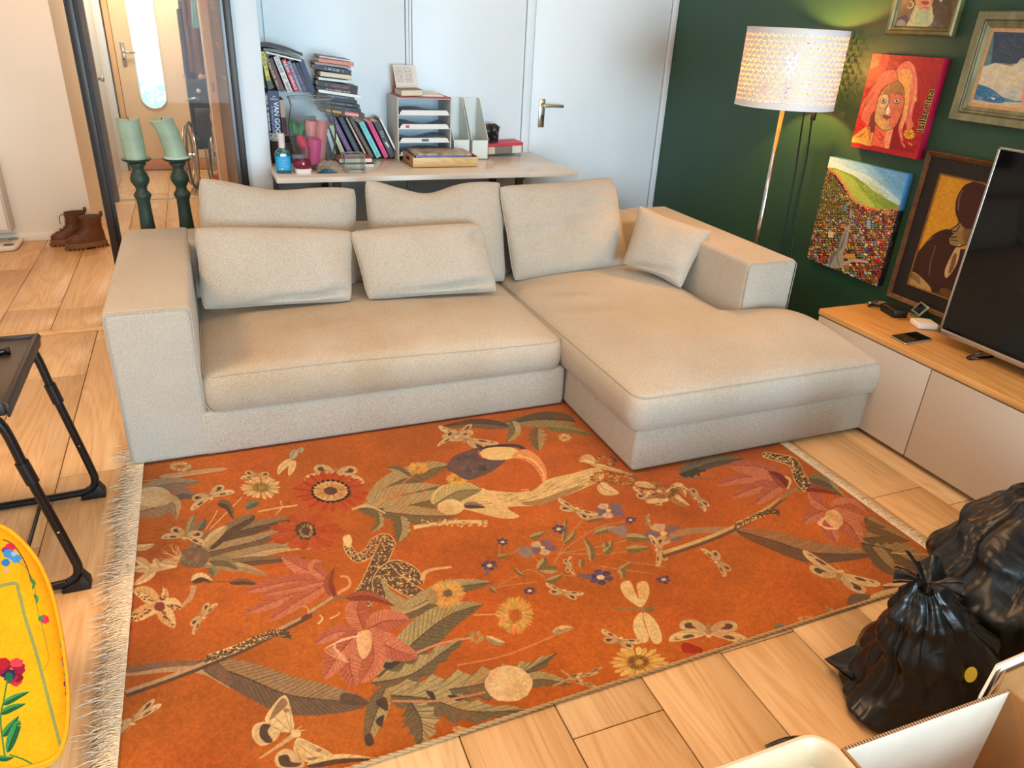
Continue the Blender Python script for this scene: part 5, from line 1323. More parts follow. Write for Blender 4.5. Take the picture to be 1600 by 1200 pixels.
# white router box
rb = thing('white_box', 'small white rounded power box lying on the cabinet beside the television corner', 'device', zp(1440, 512, .437))
P4 = [zp(1427, 499, .462), zp(1461, 503, .462), zp(1463, 514, .462), zp(1419, 506, .462)]
P4 = [(2.735, 2.085, .44), (2.815, 2.05, .44), (2.785, 1.975, .44), (2.705, 2.01, .44)]
build('casing', oriented_box(P4, .024, MB(), .4375, .014), mat('white_plastic', (228, 222, 214), .35), rb, bevel=.006, seg=3)
# black adapter with its plug lead
ad = thing('power_adapter', 'black power adapter brick behind the white box on the cabinet', 'adapter', zp(1405, 492, .437))
P4 = [(2.735, 2.245, .44), (2.80, 2.225, .44), (2.775, 2.125, .44), (2.71, 2.145, .44)]
build('brick', oriented_box(P4, .036, MB(), .4375, .010), mat('adapter_black', (20, 18, 18), .45), ad, bevel=.004, seg=2)
build('lead', MB().tube([(2.745, 2.225, .455), (2.725, 2.265, .447), (2.715, 2.29, .442), (2.74, 2.30, .442), (2.77, 2.28, .442), (2.80, 2.29, .442)], .0035, 8), M_BLACKP, ad, smooth=True)
build('plug', MB().tube([(2.80, 2.318, .446), (2.765, 2.312, .446)], .006, 10).tube([(2.765, 2.312, .446), (2.735, 2.306, .446)], .0075, 10), mat('usb_silver', (150, 150, 150), .3, .8), ad, smooth=True)
build('lead', MB().tube([(2.80, 2.318, .446), (2.83, 2.30, .444), (2.84, 2.24, .441), (2.82, 2.18, .441), (2.84, 2.12, .441)], .003, 8), mat('grey_lead', (150, 144, 136), .6), ad, smooth=True)
# teal key card / clip standing against the adapter
cl = thing('card_holder', 'thin teal card holder leaning between the black adapter and the white box', 'clip', (2.80, 2.10, .4375))
Mx = Matrix.Translation((2.80, 2.12, .462)) @ Matrix.Rotation(math.radians(-25), 4, 'Z') @ Matrix.Rotation(math.radians(38), 4, 'Y')
build('holder', MB().box((-.004, -.05, .0), (.0, .03, .055), M=Mx), mat('teal_plastic', (92, 118, 116), .4, var=.1), cl, bevel=.001)
build('window', MB().box((-.0048, -.038, .008), (-.0035, .018, .047), M=Mx), M_SCREEN, cl)

# ================================================================ FLOOR LAMP
lamp = thing('floor_lamp', 'lit chrome floor lamp with a white drum shade pierced in a scale pattern', 'lamp', (2.60, 2.965, 0))
LX, LY, LR, LZ0, LZ1 = 2.60, 2.965, .226, 1.222, 1.552
M_CHROME = mat('chrome', (206, 200, 190), .16, 1.0, var=.03)
build('base', MB().lathe([(.0, .0), (.118, 0), (.12, .006), (.116, .014), (.03, .022), (.012, .03), (0, .03)], (LX, LY, 0), 40), M_CHROME, lamp, smooth=True, angle=.6)
build('pole', MB().lathe([(.0105, .02), (.0105, 1.30)], (LX, LY, 0), 16), M_CHROME, lamp, smooth=True)
build('socket', MB().lathe([(.018, 1.30), (.018, 1.36)], (LX, LY, 0), 16), mat('white_plastic', (228, 222, 214), .35), lamp, smooth=True)
bulb = build('bulb', MB().lathe([(.0, 1.36), (.014, 1.362), (.022, 1.385), (.03, 1.41), (.03, 1.425), (.022, 1.447), (0, 1.455)], (LX, LY, 0), 16), mat('lit_bulb', (255, 184, 88), .5, emit=1000.0), lamp, smooth=True)
sp_ = MB().tube([(LX + (LR - .014) * math.cos(a), LY + (LR - .014) * math.sin(a), LZ1 - .045) for a in [2 * PI * k / 48 for k in range(48)]], .0018, 5, closed=True)
for k in range(3):
    a = 2 * PI * k / 3 + .4; sp_.tube([(LX + .016 * math.cos(a), LY + .016 * math.sin(a), 1.345), (LX + (LR - .014) * math.cos(a), LY + (LR - .014) * math.sin(a), LZ1 - .045)], .0018, 5)
build('shade_spider', sp_, M_CHROME, lamp, smooth=True)
# shade material: white sheet with crescent cut-outs in staggered rows
sh = NT('shade_sheet'); uvn = sh.n('ShaderNodeUVMap'); uvn.uv_map = 'UVMap'; sxy = sh.n('ShaderNodeSeparateXYZ'); sh.l(uvn.outputs[0], sxy.inputs[0])
def mth(op, a, b=None, c=None):
    nd = sh.n('ShaderNodeMath', operation=op)
    for i, v in enumerate((a, b, c)):
        if v is None: continue
        if isinstance(v, (int, float)): nd.inputs[i].default_value = v
        else: sh.l(v, nd.inputs[i])
    return nd.outputs[0]
rows, colsn = 16.0, 43.0
v_ = mth('MULTIPLY', sxy.outputs[1], rows); rw = mth('FLOOR', v_); u_ = mth('MULTIPLY_ADD', sxy.outputs[0], colsn, mth('MULTIPLY', mth('MODULO', rw, 2.0), .5))
fu = mth('SUBTRACT', mth('FRACT', u_), .5); fv = mth('SUBTRACT', mth('FRACT', v_), .84)
fv2 = mth('MULTIPLY', fv, .64)
r_ = mth('SQRT', mth('ADD', mth('MULTIPLY', fu, fu), mth('MULTIPLY', fv2, fv2)))
fv3 = mth('SUBTRACT', fv2, .055); r2_ = mth('SQRT', mth('ADD', mth('MULTIPLY', fu, fu), mth('MULTIPLY', fv3, fv3)))
cres = mth('MULTIPLY', mth('MULTIPLY', mth('LESS_THAN', r_, .37), mth('GREATER_THAN', r2_, .325)), mth('LESS_THAN', fv, .06))
inb = mth('MULTIPLY', mth('GREATER_THAN', sxy.outputs[1], .055), mth('LESS_THAN', sxy.outputs[1], .945))
holes = mth('MULTIPLY', cres, inb)
sh.b.inputs['Roughness'].default_value = .5
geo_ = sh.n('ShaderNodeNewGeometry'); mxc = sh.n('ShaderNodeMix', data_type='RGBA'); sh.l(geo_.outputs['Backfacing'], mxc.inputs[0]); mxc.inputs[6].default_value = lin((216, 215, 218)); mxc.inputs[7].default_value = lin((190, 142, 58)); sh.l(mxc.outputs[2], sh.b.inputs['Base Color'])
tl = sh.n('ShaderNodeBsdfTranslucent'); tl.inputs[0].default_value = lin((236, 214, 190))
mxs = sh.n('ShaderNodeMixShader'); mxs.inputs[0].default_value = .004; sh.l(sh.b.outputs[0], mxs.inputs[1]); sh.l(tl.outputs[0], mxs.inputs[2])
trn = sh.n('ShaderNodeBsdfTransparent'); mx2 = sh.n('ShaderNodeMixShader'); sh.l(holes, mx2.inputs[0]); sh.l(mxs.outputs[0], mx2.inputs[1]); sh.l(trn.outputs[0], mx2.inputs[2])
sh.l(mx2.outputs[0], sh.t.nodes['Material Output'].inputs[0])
NS = 96; mb = MB(); vs = []; fs = []
for j, z in enumerate((LZ0, LZ1)):
    for k in range(NS + 1):
        a = 2 * PI * k / NS; vs.append((LX + LR * math.cos(a), LY + LR * math.sin(a), z))
for k in range(NS): fs.append((k, k + 1, NS + 2 + k, NS + 1 + k))
mb.add(vs, fs)
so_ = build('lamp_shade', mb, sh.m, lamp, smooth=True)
def shade_uv(o):
    me = o.data; uvl = me.uv_layers.new(name='UVMap')
    for p in me.polygons:
        k = min(v for v in p.vertices)
        for li in p.loop_indices:
            vi = me.loops[li].vertex_index; j, kk = divmod(vi, NS + 1); uvl.data[li].uv = (kk / NS, j)
shade_uv(so_)
for z in (LZ0, LZ1): build('shade_rim', MB().tube([(LX + LR * math.cos(2 * PI * k / 64), LY + LR * math.sin(2 * PI * k / 64), z) for k in range(64)], .0028, 6, closed=True), mat('shade_rim_white', (232, 226, 216), .5), lamp, smooth=True)
# two dark cords hanging from the shade down behind the sofa arm
for pts in ([(1258, 168), (1253, 197), (1243, 267), (1231, 333), (1220, 400), (1214, 440)], [(1276, 168), (1268, 190), (1260, 250), (1243, 330), (1237, 390), (1232, 440)]):
    P_ = [onx(x, y, 2.80 - .10 * max(0, (200 - y) / 40)) for x, y in pts]
    P_.append(Vector((P_[-1].x, P_[-1].y, .05)))
    build('cord', MB().tube(P_, .0042, 8), M_BLACKP, lamp, smooth=True)
pk = onx(1272, 176, 2.74)
build('cord_switch', MB().box((pk.x - .008, pk.y - .012, pk.z - .035), (pk.x + .008, pk.y + .012, pk.z + .02)), M_BLACKP, lamp, bevel=.003)
# ================================================================ DESK AND EVERYTHING ON IT
M_DESK = mat('desk_laminate', (214, 200, 182), 0.22, var=.02, vscale=3)
M_DESKE = mat('desk_edge_white', (226, 222, 214), 0.4)
DZ = .80
desk = thing('desk', 'pale laminate desk along the white panelled wall, behind the sofa', 'desk', (1.11, 4.03, 0))
build('desktop', MB().box((.312, 3.70, .7755), (1.911, 4.358, .80)), [M_DESK], desk, bevel=.002)
build('edge_band', MB().box((.312, 3.6975, .776), (1.913, 3.70, .7995)), M_DESKE, desk)
M_LEGB = mat('brown_wood_leg', (96, 70, 50), .6, var=.2, vscale=12, stretch=(1, 1, .2))
for (x, y) in ((.62, 3.86), (.62, 4.28), (1.63, 3.86), (1.63, 4.28)):
    build('leg', MB().box((x - .018, y - .018, 0), (x + .018, y + .018, .7755)), M_LEGB, desk, bevel=.002)
build('rail', MB().box((.64, 4.26, .70), (1.612, 4.29, .774)), M_DESKE, desk, bevel=.002)
build('bracket', MB().prism([(1.655, 3.85, .7754), (1.75, 3.85, .7754), (1.655, 3.85, .735)], (0, .03, 0)), mat('bracket_grey', (150, 148, 142), .5), desk)

M_PAGES = mat('paper_pages', (226, 214, 188), .9, var=.12, vscale=40, stretch=(.2, .2, 30))
M_WPAGES = mat('white_pages', (232, 228, 218), .9, var=.08, vscale=40, stretch=(.2, .2, 30))
def cmat(c, rough=.45): return mat('cover_%d_%d_%d' % tuple(c), c, rough, var=.08, vscale=18)

def glyphs(name, L_, hgt, M, m, parent, seed, dens=1.0):
    """small unreadable strokes standing for spine lettering, along +X from -L/2"""
    r = random.Random(seed); mb = MB(); x = -L_ / 2
    while x < L_ / 2:
        w = hgt * r.uniform(.35, .75)
        if r.random() < .86:
            vs = [(x, -hgt / 2, 0), (x + w * .35, -hgt / 2, 0), (x + w * .35, hgt / 2, 0), (x, hgt / 2, 0)]
            mb.add([M @ Vector(p) for p in vs], [(0, 1, 2, 3)])
            yy = r.choice((-.5, -.1, .3)) * hgt
            vs = [(x + w * .35, yy, 0), (x + w * .85, yy, 0), (x + w * .85, yy + hgt * .24, 0), (x + w * .35, yy + hgt * .24, 0)]
            mb.add([M @ Vector(p) for p in vs], [(0, 1, 2, 3)])
            if r.random() < .6:
                vs = [(x + w * .62, -hgt / 2, 0), (x + w * .9, -hgt / 2, 0), (x + w * .9, hgt * .3, 0), (x + w * .62, hgt * .3, 0)]
                mb.add([M @ Vector(p) for p in vs], [(0, 1, 2, 3)])
        x += w * (1.2 if r.random() < .85 else 2.2)
    o = build(name, mb, m, parent, recalc=False); o['kind'] = 'stuff'; return o

def book(label, bot, top, thick, Y, depth, col, group, seed=0, let=None, title=None, pages_front=False, pg=None, to_desk=False, bands=(), cat='book', name='book', flat=False, lx=.9, lh=.45):
    """bot, top: photo pixels of the middle of the spine's two ends in the plane y = Y; thick: spine width in pixels"""
    a = ony(bot[0], bot[1], Y); b = ony(top[0], top[1], Y)
    if to_desk and a.z > DZ + .004:
        a = b + (a - b) * ((b.z - DZ - .004) / (b.z - a.z))
    ez = (b - a); H_ = ez.length; ez.normalize(); ex = Vector((ez.z, 0, -ez.x)); ey = Vector((0, 1, 0))
    p1 = ony(bot[0] + thick, bot[1], Y); t = thick / 309.0 * Y / 4.0
    if to_desk:   # keep the lower corner of a leaning book on the desk
        a = a + Vector((0, 0, abs(ex.z) * t / 2 * .98)); H_ = (b - a).length
    M = Matrix(((ex.x, ey.x, ez.x, a.x), (ex.y, ey.y, ez.y, a.y), (ex.z, ey.z, ez.z, a.z), (0, 0, 0, 1)))
    r = thing(name, label, cat, tuple(a), group)
    c = .0022; hw = t / 2
    cm = cmat(col)
    if pages_front:
        build('cover', MB().box((-hw, 0, 0), (-hw + c, depth, H_), M=M).box((hw - c, 0, 0), (hw, depth, H_), M=M).box((-hw + c, depth - c, 0), (hw - c, depth, H_), M=M), cm, r)
        build('pages', MB().box((-hw + c, .003, .003), (hw - c, depth - c, H_ - .003), M=M), pg or M_WPAGES, r)
    else:
        build('cover', MB().box((-hw, 0, 0), (-hw + c, depth, H_), M=M).box((hw - c, 0, 0), (hw, depth, H_), M=M).box((-hw + c, 0, 0), (hw - c, c, H_), M=M), cm, r)
        build('pages', MB().box((-hw + c, c, .003), (hw - c, depth - .004, H_ - .003), M=M), pg or M_PAGES, r)
    for (z0, z1, bc) in bands:
        build('cover_band', MB().box((-hw - .0002, -.0005, H_ * z0), (hw + .0002, depth * .5, H_ * z1), M=M), cmat(bc), r)
    if let:
        TM = M @ Matrix.Translation((0, -.0009, H_ * .5)) @ Matrix(((0, 1, 0, 0), (0, 0, -1, 0), (-1, 0, 0, 0), (0, 0, 0, 1)))
        if flat: TM = M @ Matrix.Translation((0, -.0009, H_ * .5)) @ Matrix(((0, -1, 0, 0), (0, 0, -1, 0), (1, 0, 0, 0), (0, 0, 0, 1)))
        glyphs('lettering', H_ * lx, t * lh, TM, cmat(let), r, seed)
    r['_h'] = H_; r['_t'] = t
    return r, M, H_, t

GS = 'standing books at the left end of the desk'; GU = 'upper row of leaning books'; GP = 'books in the flat pile'; GL = 'books leaning to the left on the desk'
# dark storage box under the standing books
bx = thing('storage_box', 'dark brown box under the standing books in the desk corner', 'box', (.44, 4.22, DZ))
zt = ony(432, 223, 4.10).z
build('box_body', MB().box((.335, 4.105, DZ), (.62, 4.355, zt - .012)), mat('dark_brown_box', (58, 44, 36), .7, var=.2), bx, bevel=.002)
build('box_lid', MB().box((.332, 4.10, zt - .012), (.623, 4.358, zt - .002)), mat('dark_brown_lid', (70, 54, 44), .7, var=.2), bx, bevel=.002)
book('narrow navy book hardest against the white wall end, with white spine lettering', (424, 222), (415.5, 145), 6, 4.105, .20, (24, 30, 46), GS, 1, (220, 220, 220))
r, M, H_, t = book('thick blue standing book with very large white lettering', (432.5, 222), (427, 142), 15.5, 4.105, .22, (28, 46, 92), GS, 2)
ROT = Matrix(((0, 1, 0, 0), (0, 0, -1, 0), (-1, 0, 0, 0), (0, 0, 0, 1)))
def spine_text(txt, z, x, size, col, sx=1.0, bold=0.0, rot=True):
    TM = M @ Matrix.Translation((x, -.0012, z)) @ (ROT if rot else Matrix(((1, 0, 0, 0), (0, 0, -1, 0), (0, 1, 0, 0), (0, 0, 0, 1))))
    return text_mesh('spine_title', txt, size, TM, cmat(col), r, .0002, bold=bold, sx=sx)
spine_text('VAN GOGH', H_ * .43, .008, .034, (232, 234, 236), .98, .0006)
spine_text('EN ZIJN WEG / HET COMPLETE', H_ * .40, -.012, .011, (190, 200, 210), 1.0)
spine_text('Jan\nHulsker', H_ * .87, .002, .013, (220, 224, 230), 1.0, 0, rot=False)
build('cover_photo', MB().box((-t / 2 + .003, -.001, .004), (t / 2 - .012, 0, H_ * .17), M=M), mat('photo_faces', (170, 158, 150), .5, var=.5, vscale=60), r)
book('cream and wine red book next to the thick blue book', (445.5, 210), (440, 156), 7, 4.115, .18, (196, 160, 132), GS, 3, None, bands=((0, .5, (92, 26, 34)),))
U = [((422.5, 139), (410, 80.5), 6.5, (206, 196, 62), (60, 60, 40), 'yellow leaning book with a dark foot, leftmost of the upper row', ((0, .22, (58, 62, 60)),)),
     ((437.5, 142), (413.5, 82), 6, (70, 34, 26), (226, 180, 120), 'dark brown leaning book with big gold lettering, beside the yellow one', ()),
     ((442.5, 143), (422, 91), 6.5, (92, 30, 40), None, 'plain wine red leaning book between the brown and the white ones', ()),
     ((453.5, 143.5), (431, 88), 9, (206, 206, 204), (120, 124, 130), 'white and grey leaning book in the upper row', ()),
     ((464, 143.5), (443, 93), 7.5, (176, 34, 52), (236, 200, 206), 'red leaning book with pale lettering in the upper row', ((.72, .88, (130, 120, 150)),)),
     ((471, 143.5), (451, 95), 6, (110, 118, 148), (160, 170, 196), 'grey blue leaning book right of the red one', ()),
     ((477.5, 143.5), (458, 98), 5.5, (74, 54, 96), (150, 130, 170), 'purple leaning book in the upper row', ()),
     ((482.5, 143.5), (464, 98), 5, (20, 24, 40), None, 'almost black leaning book beside the big navy one', ()),
     ((489, 144), (470.5, 94.5), 9, (26, 40, 84), None, 'big navy leaning book, rightmost of the upper row', ())]
for i, (b, t_, w, col, let, lab, bands) in enumerate(U):
    book(lab, b, t_, w * .86, 4.11 + .002 * (i % 3), .19, col, GU, 10 + i, let, bands=bands, lh=.55)
# flat magazines resting over the upper row
def flatbook(label, L_, R_, th, Y, depth, col, group, seed=0, let=None, pages_front=False, pg=None, bands=(), name='book', cat='book', lx=.6, lh=.5):
    return book(label, L_, R_, th, Y, depth, col, group, seed, let, pages_front=pages_front, pg=pg, bands=bands, flat=True, name=name, cat=cat, lx=lx, lh=lh)
flatbook('thin white book lying over the upper row of leaning books', (415, 81.5), (471, 95), 2.2, 4.10, .2, (226, 220, 210), GP, 30, None, name='magazine', cat='magazine')
def bent_magazine(label, pts, th, Y, col, seed):
    P_ = [ony(x, y, Y) for x, y in pts]; mb = MB(); n = len(P_); tt = th / 309.0
    vs = []
    for p in P_:
        vs += [(p.x, Y, p.z), (p.x, Y + .2, p.z), (p.x, Y + .2, p.z + tt), (p.x, Y, p.z + tt)]
    fs = [(0, 1, 2, 3), (4 * n - 4, 4 * n - 1, 4 * n - 2, 4 * n - 3)]
    for i in range(n - 1):
        for k in range(4): fs.append((4 * i + k, 4 * i + (k + 1) % 4, 4 * i + 4 + (k + 1) % 4, 4 * i + 4 + k))
    mb.add(vs, fs)
    o = build('magazine', mb, mat('magazine_edge_%d' % seed, col, .6, var=.5, vscale=90, stretch=(.3, .3, 6)))
    tag(o, label, 'magazine', 'flat magazines on the upper row'); return o
bent_magazine('grey green magazine sagging over the upper row, under the topmost one', [(412, 79.5), (430, 81), (450, 86), (470, 93)], 4, 4.10, (110, 126, 128), 1)
bent_magazine('dark magazine drooping at its right end, topmost over the upper row', [(407.5, 73), (425, 73), (450, 79), (473, 88)], 4.5, 4.095, (70, 70, 76), 2)
# flat pile in the middle
Pn = [((498.5, 88), (547, 95), 3.4, (60, 66, 80), None, 'white paged book with dark boards, topmost of the flat pile', True),
      ((498, 93.5), (553, 101), 5.6, (214, 128, 104), (230, 170, 150), 'coral book second from the top of the flat pile', False),
      ((492.5, 98.5), (548.5, 106), 3.4, (150, 138, 136), None, 'thin grey beige book below the coral one', False),
      ((491, 104), (549, 113.5), 6.5, (40, 42, 66), (170, 176, 200), 'navy lettered book in the upper half of the flat pile', False),
      ((500, 115), (550.5, 121.5), 7.5, (64, 100, 66), None, 'cream paged book with green boards in the flat pile', True),
      ((498, 122.5), (545, 128), 3.8, (214, 224, 230), None, 'thin white book above the black one with red letters', False),
      ((496, 130), (559, 139.5), 8.5, (26, 18, 20), (170, 90, 90), 'black book lettered in red and white in the flat pile', False),
      ((496, 137.5), (558.5, 146), 4.5, (18, 20, 20), (200, 200, 200), 'slim black book under the red lettered one', False),
      ((498, 142), (564, 151.5), 4.2, (226, 228, 226), None, 'long white book sticking out of the middle of the pile', False),
      ((498, 147.5), (554, 155), 4.4, (52, 62, 74), (140, 150, 160), 'slate grey book below the long white one', False),
      ((498, 152.5), (558, 160), 4.8, (24, 30, 40), None, 'dark blue book with a pale stripe low in the pile', False),
      ((498, 158), (562, 166.5), 5, (30, 32, 40), (130, 130, 140), 'black lettered book third from the bottom of the pile', False),
      ((499, 164), (564, 173.5), 5.6, (26, 32, 32), (110, 120, 110), 'dark green black book second from the bottom of the pile', False)]
for i, (L_, R_, th, col, let, lab, pf) in enumerate(Pn):
    flatbook(lab, L_, R_, th * .98, 4.06 + .003 * ((i * 7) % 4), .17 + .01 * (i % 3), col, GP, 50 + i, let, pages_front=pf, pg=M_PAGES if i == 4 else M_WPAGES)
r, M, H_, t = flatbook('brown book with a red title patch at the bottom of the flat pile', (503, 171), (569.5, 182), 8, 4.06, .18, (74, 42, 34), GP, 70, None)
build('title_patch', MB().box((-t / 2 + .001, -.001, H_ * .53), (t / 2 - .004, 0, H_ * .86), M=M), cmat((196, 54, 48)), r)
build('yellow_stripe', MB().box((-t * .2, -.001, H_ * .1), (t * .2, 0, H_ * .45), M=M), cmat((196, 150, 40)), r)
TM = M @ Matrix.Translation((.001, -.0016, H_ * .695)) @ Matrix(((0, -1, 0, 0), (0, 0, -1, 0), (1, 0, 0, 0), (0, 0, 0, 1)))
text_mesh('spine_title', 'KINNESINNE', .017, TM, cmat((238, 226, 214)), r, .0002, bold=.0004, sx=.72)
# leaning row on the desk
Ln = [((523, 242), (511, 202), 6, (190, 210, 214), None, 'pale blue leaning book half hidden by the big glass vase'),
      ((537, 243), (517, 196), 7.5, (206, 208, 176), None, 'cream green leaning book left of the purple one'),
      ((549, 243), (518, 181), 9, (104, 66, 120), (180, 150, 190), 'purple leaning book under the flat pile'),
      ((561, 243), (531, 183), 8.5, (50, 56, 70), (120, 130, 140), 'slate blue leaning book right of the purple one'),
      ((573, 245), (541, 184), 3.2, (200, 180, 156), None, 'thin cream leaning book under the right end of the pile'),
      ((581, 246), (547, 184), 7, (92, 62, 52), (150, 130, 110), 'brown leaning book beside the aqua one'),
      ((592, 247), (563.5, 191), 9.5, (120, 208, 212), (70, 150, 160), 'bright aqua leaning book'),
      ((604, 247), (576, 190), 8, (226, 66, 130), (150, 30, 80), 'hot pink leaning book'),
      ((613.5, 246), (587, 190), 10.5, (66, 64, 72), None, 'dark grey leaning book beside the pink one'),
      ((622, 243), (593, 184), 3.2, (228, 228, 226), None, 'thin white leaning book against the paper sorter')]
for i, (b, t_, w, col, let, lab) in enumerate(Ln):
    r, M, H_, t = book(lab, b, t_, w * .84, 4.19, .15, col, GL, 90 + i, let, to_desk=True, lh=.3)
    if i == 8:
        build('white_lettering', MB().box((-t * .25, -.001, H_ * .70), (t * .3, 0, H_ * .715), M=M).box((-t * .25, -.001, H_ * .64), (t * .3, 0, H_ * .655), M=M).box((-t * .25, -.001, H_ * .58), (t * .2, 0, H_ * .595), M=M), cmat((200, 200, 206)), r)['kind'] = 'stuff'
        build('cover_figure', MB().prism([M @ Vector(p) for p in ((-t * .3, -.001, H_ * .42), (0, -.001, H_ * .25), (t * .25, -.001, H_ * .3), (t * .1, -.001, H_ * .44))], (0, -.0004, 0)), cmat((206, 196, 196)), r)
kf = ony(566, 180, 4.24)
P_ = [ony(x, y, 4.345) for x, y in ((548, 186), (592, 183), (613, 240), (575, 246))]
ko = build('kraft_folder', MB().prism([tuple(p) for p in P_], (0, .014, 0)), mat('kraft_card', (172, 128, 84), .8, var=.1), bevel=.002)
tag(ko, 'brown kraft folder standing behind the aqua and pink books', 'folder')

# two thick books lying flat, pages to the front, behind the glass cube
flatbook('white paged book with a red brown cover lying behind the glass cube', (530, 251.5), (582, 250.5), 7, 3.97, .14, (150, 66, 48), 'two books lying flat behind the glass cube', 101, None, pages_front=True)
flatbook('white paged book with a black cover, lowest on the desk behind the glass cube', (533, 259.5), (585, 258.5), 6, 3.96, .15, (28, 26, 30), 'two books lying flat behind the glass cube', 102, None, pages_front=True)

# ---- paper sorter
M_SORT = mat('sorter_grey', (196, 194, 188), .5, var=.03)
M_TRAYW = mat('sorter_tray_white', (228, 226, 220), .45)
SX0, SX1, SY0, SY1, SZ1 = 1.005, 1.312, 4.12, 4.356, 1.122
so_ = thing('paper_sorter', 'grey desktop paper sorter with pale trays, standing between leaning books and magazine files', 'paper sorter', ((SX0 + SX1) / 2, 4.24, DZ))
build('side_panel', MB().box((SX0, SY0, DZ), (SX0 + .007, SY1, SZ1)), M_SORT, so_, bevel=.001); build('side_panel', MB().box((SX1 - .007, SY0, DZ), (SX1, SY1, SZ1)), M_SORT, so_, bevel=.001)
build('top_panel', MB().box((SX0, SY0, SZ1), (SX1, SY1, SZ1 + .007)), M_SORT, so_, bevel=.001); build('back_panel', MB().box((SX0 + .007, SY1 - .005, DZ), (SX1 - .007, SY1, SZ1)), mat('sorter_back', (196, 208, 216), .6), so_)
for i, z in enumerate((1.040, .968, .896, .826)):
    mb = MB().box((SX0 + .007, SY0 + .004, z), (SX1 - .007, SY1 - .005, z + .004))
    x0, x1 = SX0 + .016, SX1 - .016
    mb.prism([(x0, SY0 + .002, z), (x1, SY0 + .002, z), (x1, SY0 + .002, z + .014), (x1 - .012, SY0 + .002, z + .026), (x0 + .012, SY0 + .002, z + .026), (x0, SY0 + .002, z + .014)], (0, .004, 0))
    tr = build('letter_tray', mb, M_TRAYW, so_)
    pm = MB()
    def pg_(u, v, z=z, i=i): return (SX0 + .014 + (SX1 - SX0 - .03) * u, SY0 + .012 + .2 * v, z + .012 + .012 * math.sin(PI * u + i) ** 2 + .006 * math.sin(6 * u + i))
    pm.grid(pg_, 14, 4); build('papers', pm, mat('loose_papers', (168, 176, 188), .7, var=.3, vscale=30), tr)
    if i: 
        lbm = MB(); xx = x0 + .03 if i == 1 else x0 + .12
        lbm.box((xx, SY0 + .0008, z + .007), (xx + (.02 if i == 1 else .04), SY0 + .002, z + .02)); build('tray_label', lbm, mat('tray_label_%d' % i, [(0, 0, 0), (190, 80, 84), (84, 104, 120), (200, 196, 186)][i], .6), tr)
# things lying on the sorter
r, M, H_, t = flatbook('thick cream paged paperback lying on top of the paper sorter', (627, 150.5), (661, 150), 9.5, 4.125, .16, (120, 84, 74), 'things on the paper sorter', 110, None, pages_front=True, pg=M_PAGES)
r.location.z = SZ1 + .0075 + t / 2
o = build('folder', MB().box((1.02, 4.105, SZ1 + .007), (1.305, 4.34, SZ1 + .0135)), cmat((176, 70, 62)), bevel=.001); tag(o, 'thin red folder lying under the paperback on the paper sorter', 'folder')
r.location.z += .0065
o = build('paper_sheet', MB().box((1.12, 4.14, SZ1 + .0140), (1.27, 4.33, SZ1 + .019)), M_WPAGES); tag(o, 'white paper pad lying on the red folder beside the paperback', 'paper')
cal = thing('tent_card', 'printed tent calendar standing on the back of the paper sorter', 'card', (1.06, 4.27, SZ1 + .0145))
zb = SZ1 + .0145; a = ony(613, 101, 4.30); b = ony(649, 104, 4.30)
M_CARD = mat('card_pink', (206, 160, 140), .7); 
build('front_leaf', MB().hexa([(a.x + .012, 4.245, zb), (b.x + .005, 4.245, zb), (b.x + .005, 4.247, zb), (a.x + .012, 4.247, zb), (a.x, 4.295, a.z), (b.x, 4.295, a.z), (b.x, 4.297, a.z), (a.x, 4.297, a.z)]), mat('card_paper', (222, 214, 206), .7), cal)
build('back_leaf', MB().hexa([(a.x + .006, 4.343, zb), (b.x + .0, 4.343, zb), (b.x, 4.345, zb), (a.x + .006, 4.345, zb), (a.x, 4.297, a.z), (b.x, 4.297, a.z), (b.x, 4.299, a.z), (a.x, 4.299, a.z)]), M_CARD, cal)
hh = a.z - zb
exv = Vector((1, 0, 0)); eyv = Vector((0, .05, hh)).normalized()
for k in range(12):
    for col in (0, 1):
        t_ = .92 - k * .045
        c = Vector((a.x + .012 + .028 + col * .052 - .012 * t_, 4.245 + .05 * t_ - .0008, zb + hh * t_))
        Mx = frame_M(c, exv, eyv); glyphs('print_line', .042, .0035, Mx, mat('grey_ink', (130, 126, 124), .8), cal, k * 2 + col)
build('logo', MB().prism([Vector((a.x + .066 + .006 * math.cos(2 * PI * k / 10), 4.252, zb + .022 + .005 * math.sin(2 * PI * k / 10))) for k in range(10)], (0, -.002, 0)), mat('ink_dark', (60, 64, 84), .7), cal)

# ---- two magazine files
M_FILE = mat('magazine_file_white', (216, 222, 218), .5)
GF = 'white magazine files beside the paper sorter'
def mag_file(x0, x1, y0, y1, label):
    r = thing('magazine_file', label, 'magazine file', ((x0 + x1) / 2, (y0 + y1) / 2, DZ), GF)
    zf, zb_, th = DZ + .105, DZ + .315, .003
    for x in (x0, x1 - th):
        build('side_panel', MB().prism([(x, y0, DZ), (x, y1, DZ), (x, y1, zb_), (x, y1 - .055, zb_), (x, y0, zf)], (th, 0, 0)), M_FILE, r)
    build('front_panel', MB().box((x0, y0, DZ), (x1, y0 + th, zf)), M_FILE, r); build('back_panel', MB().box((x0, y1 - th, DZ), (x1, y1, zb_)), M_FILE, r); build('bottom_panel', MB().box((x0, y0, DZ), (x1, y1, DZ + th)), M_FILE, r)
mag_file(1.335, 1.436, 4.155, 4.357, 'white magazine file next to the paper sorter')
mag_file(1.441, 1.542, 4.135, 4.357, 'white magazine file next to the black bear figurine')

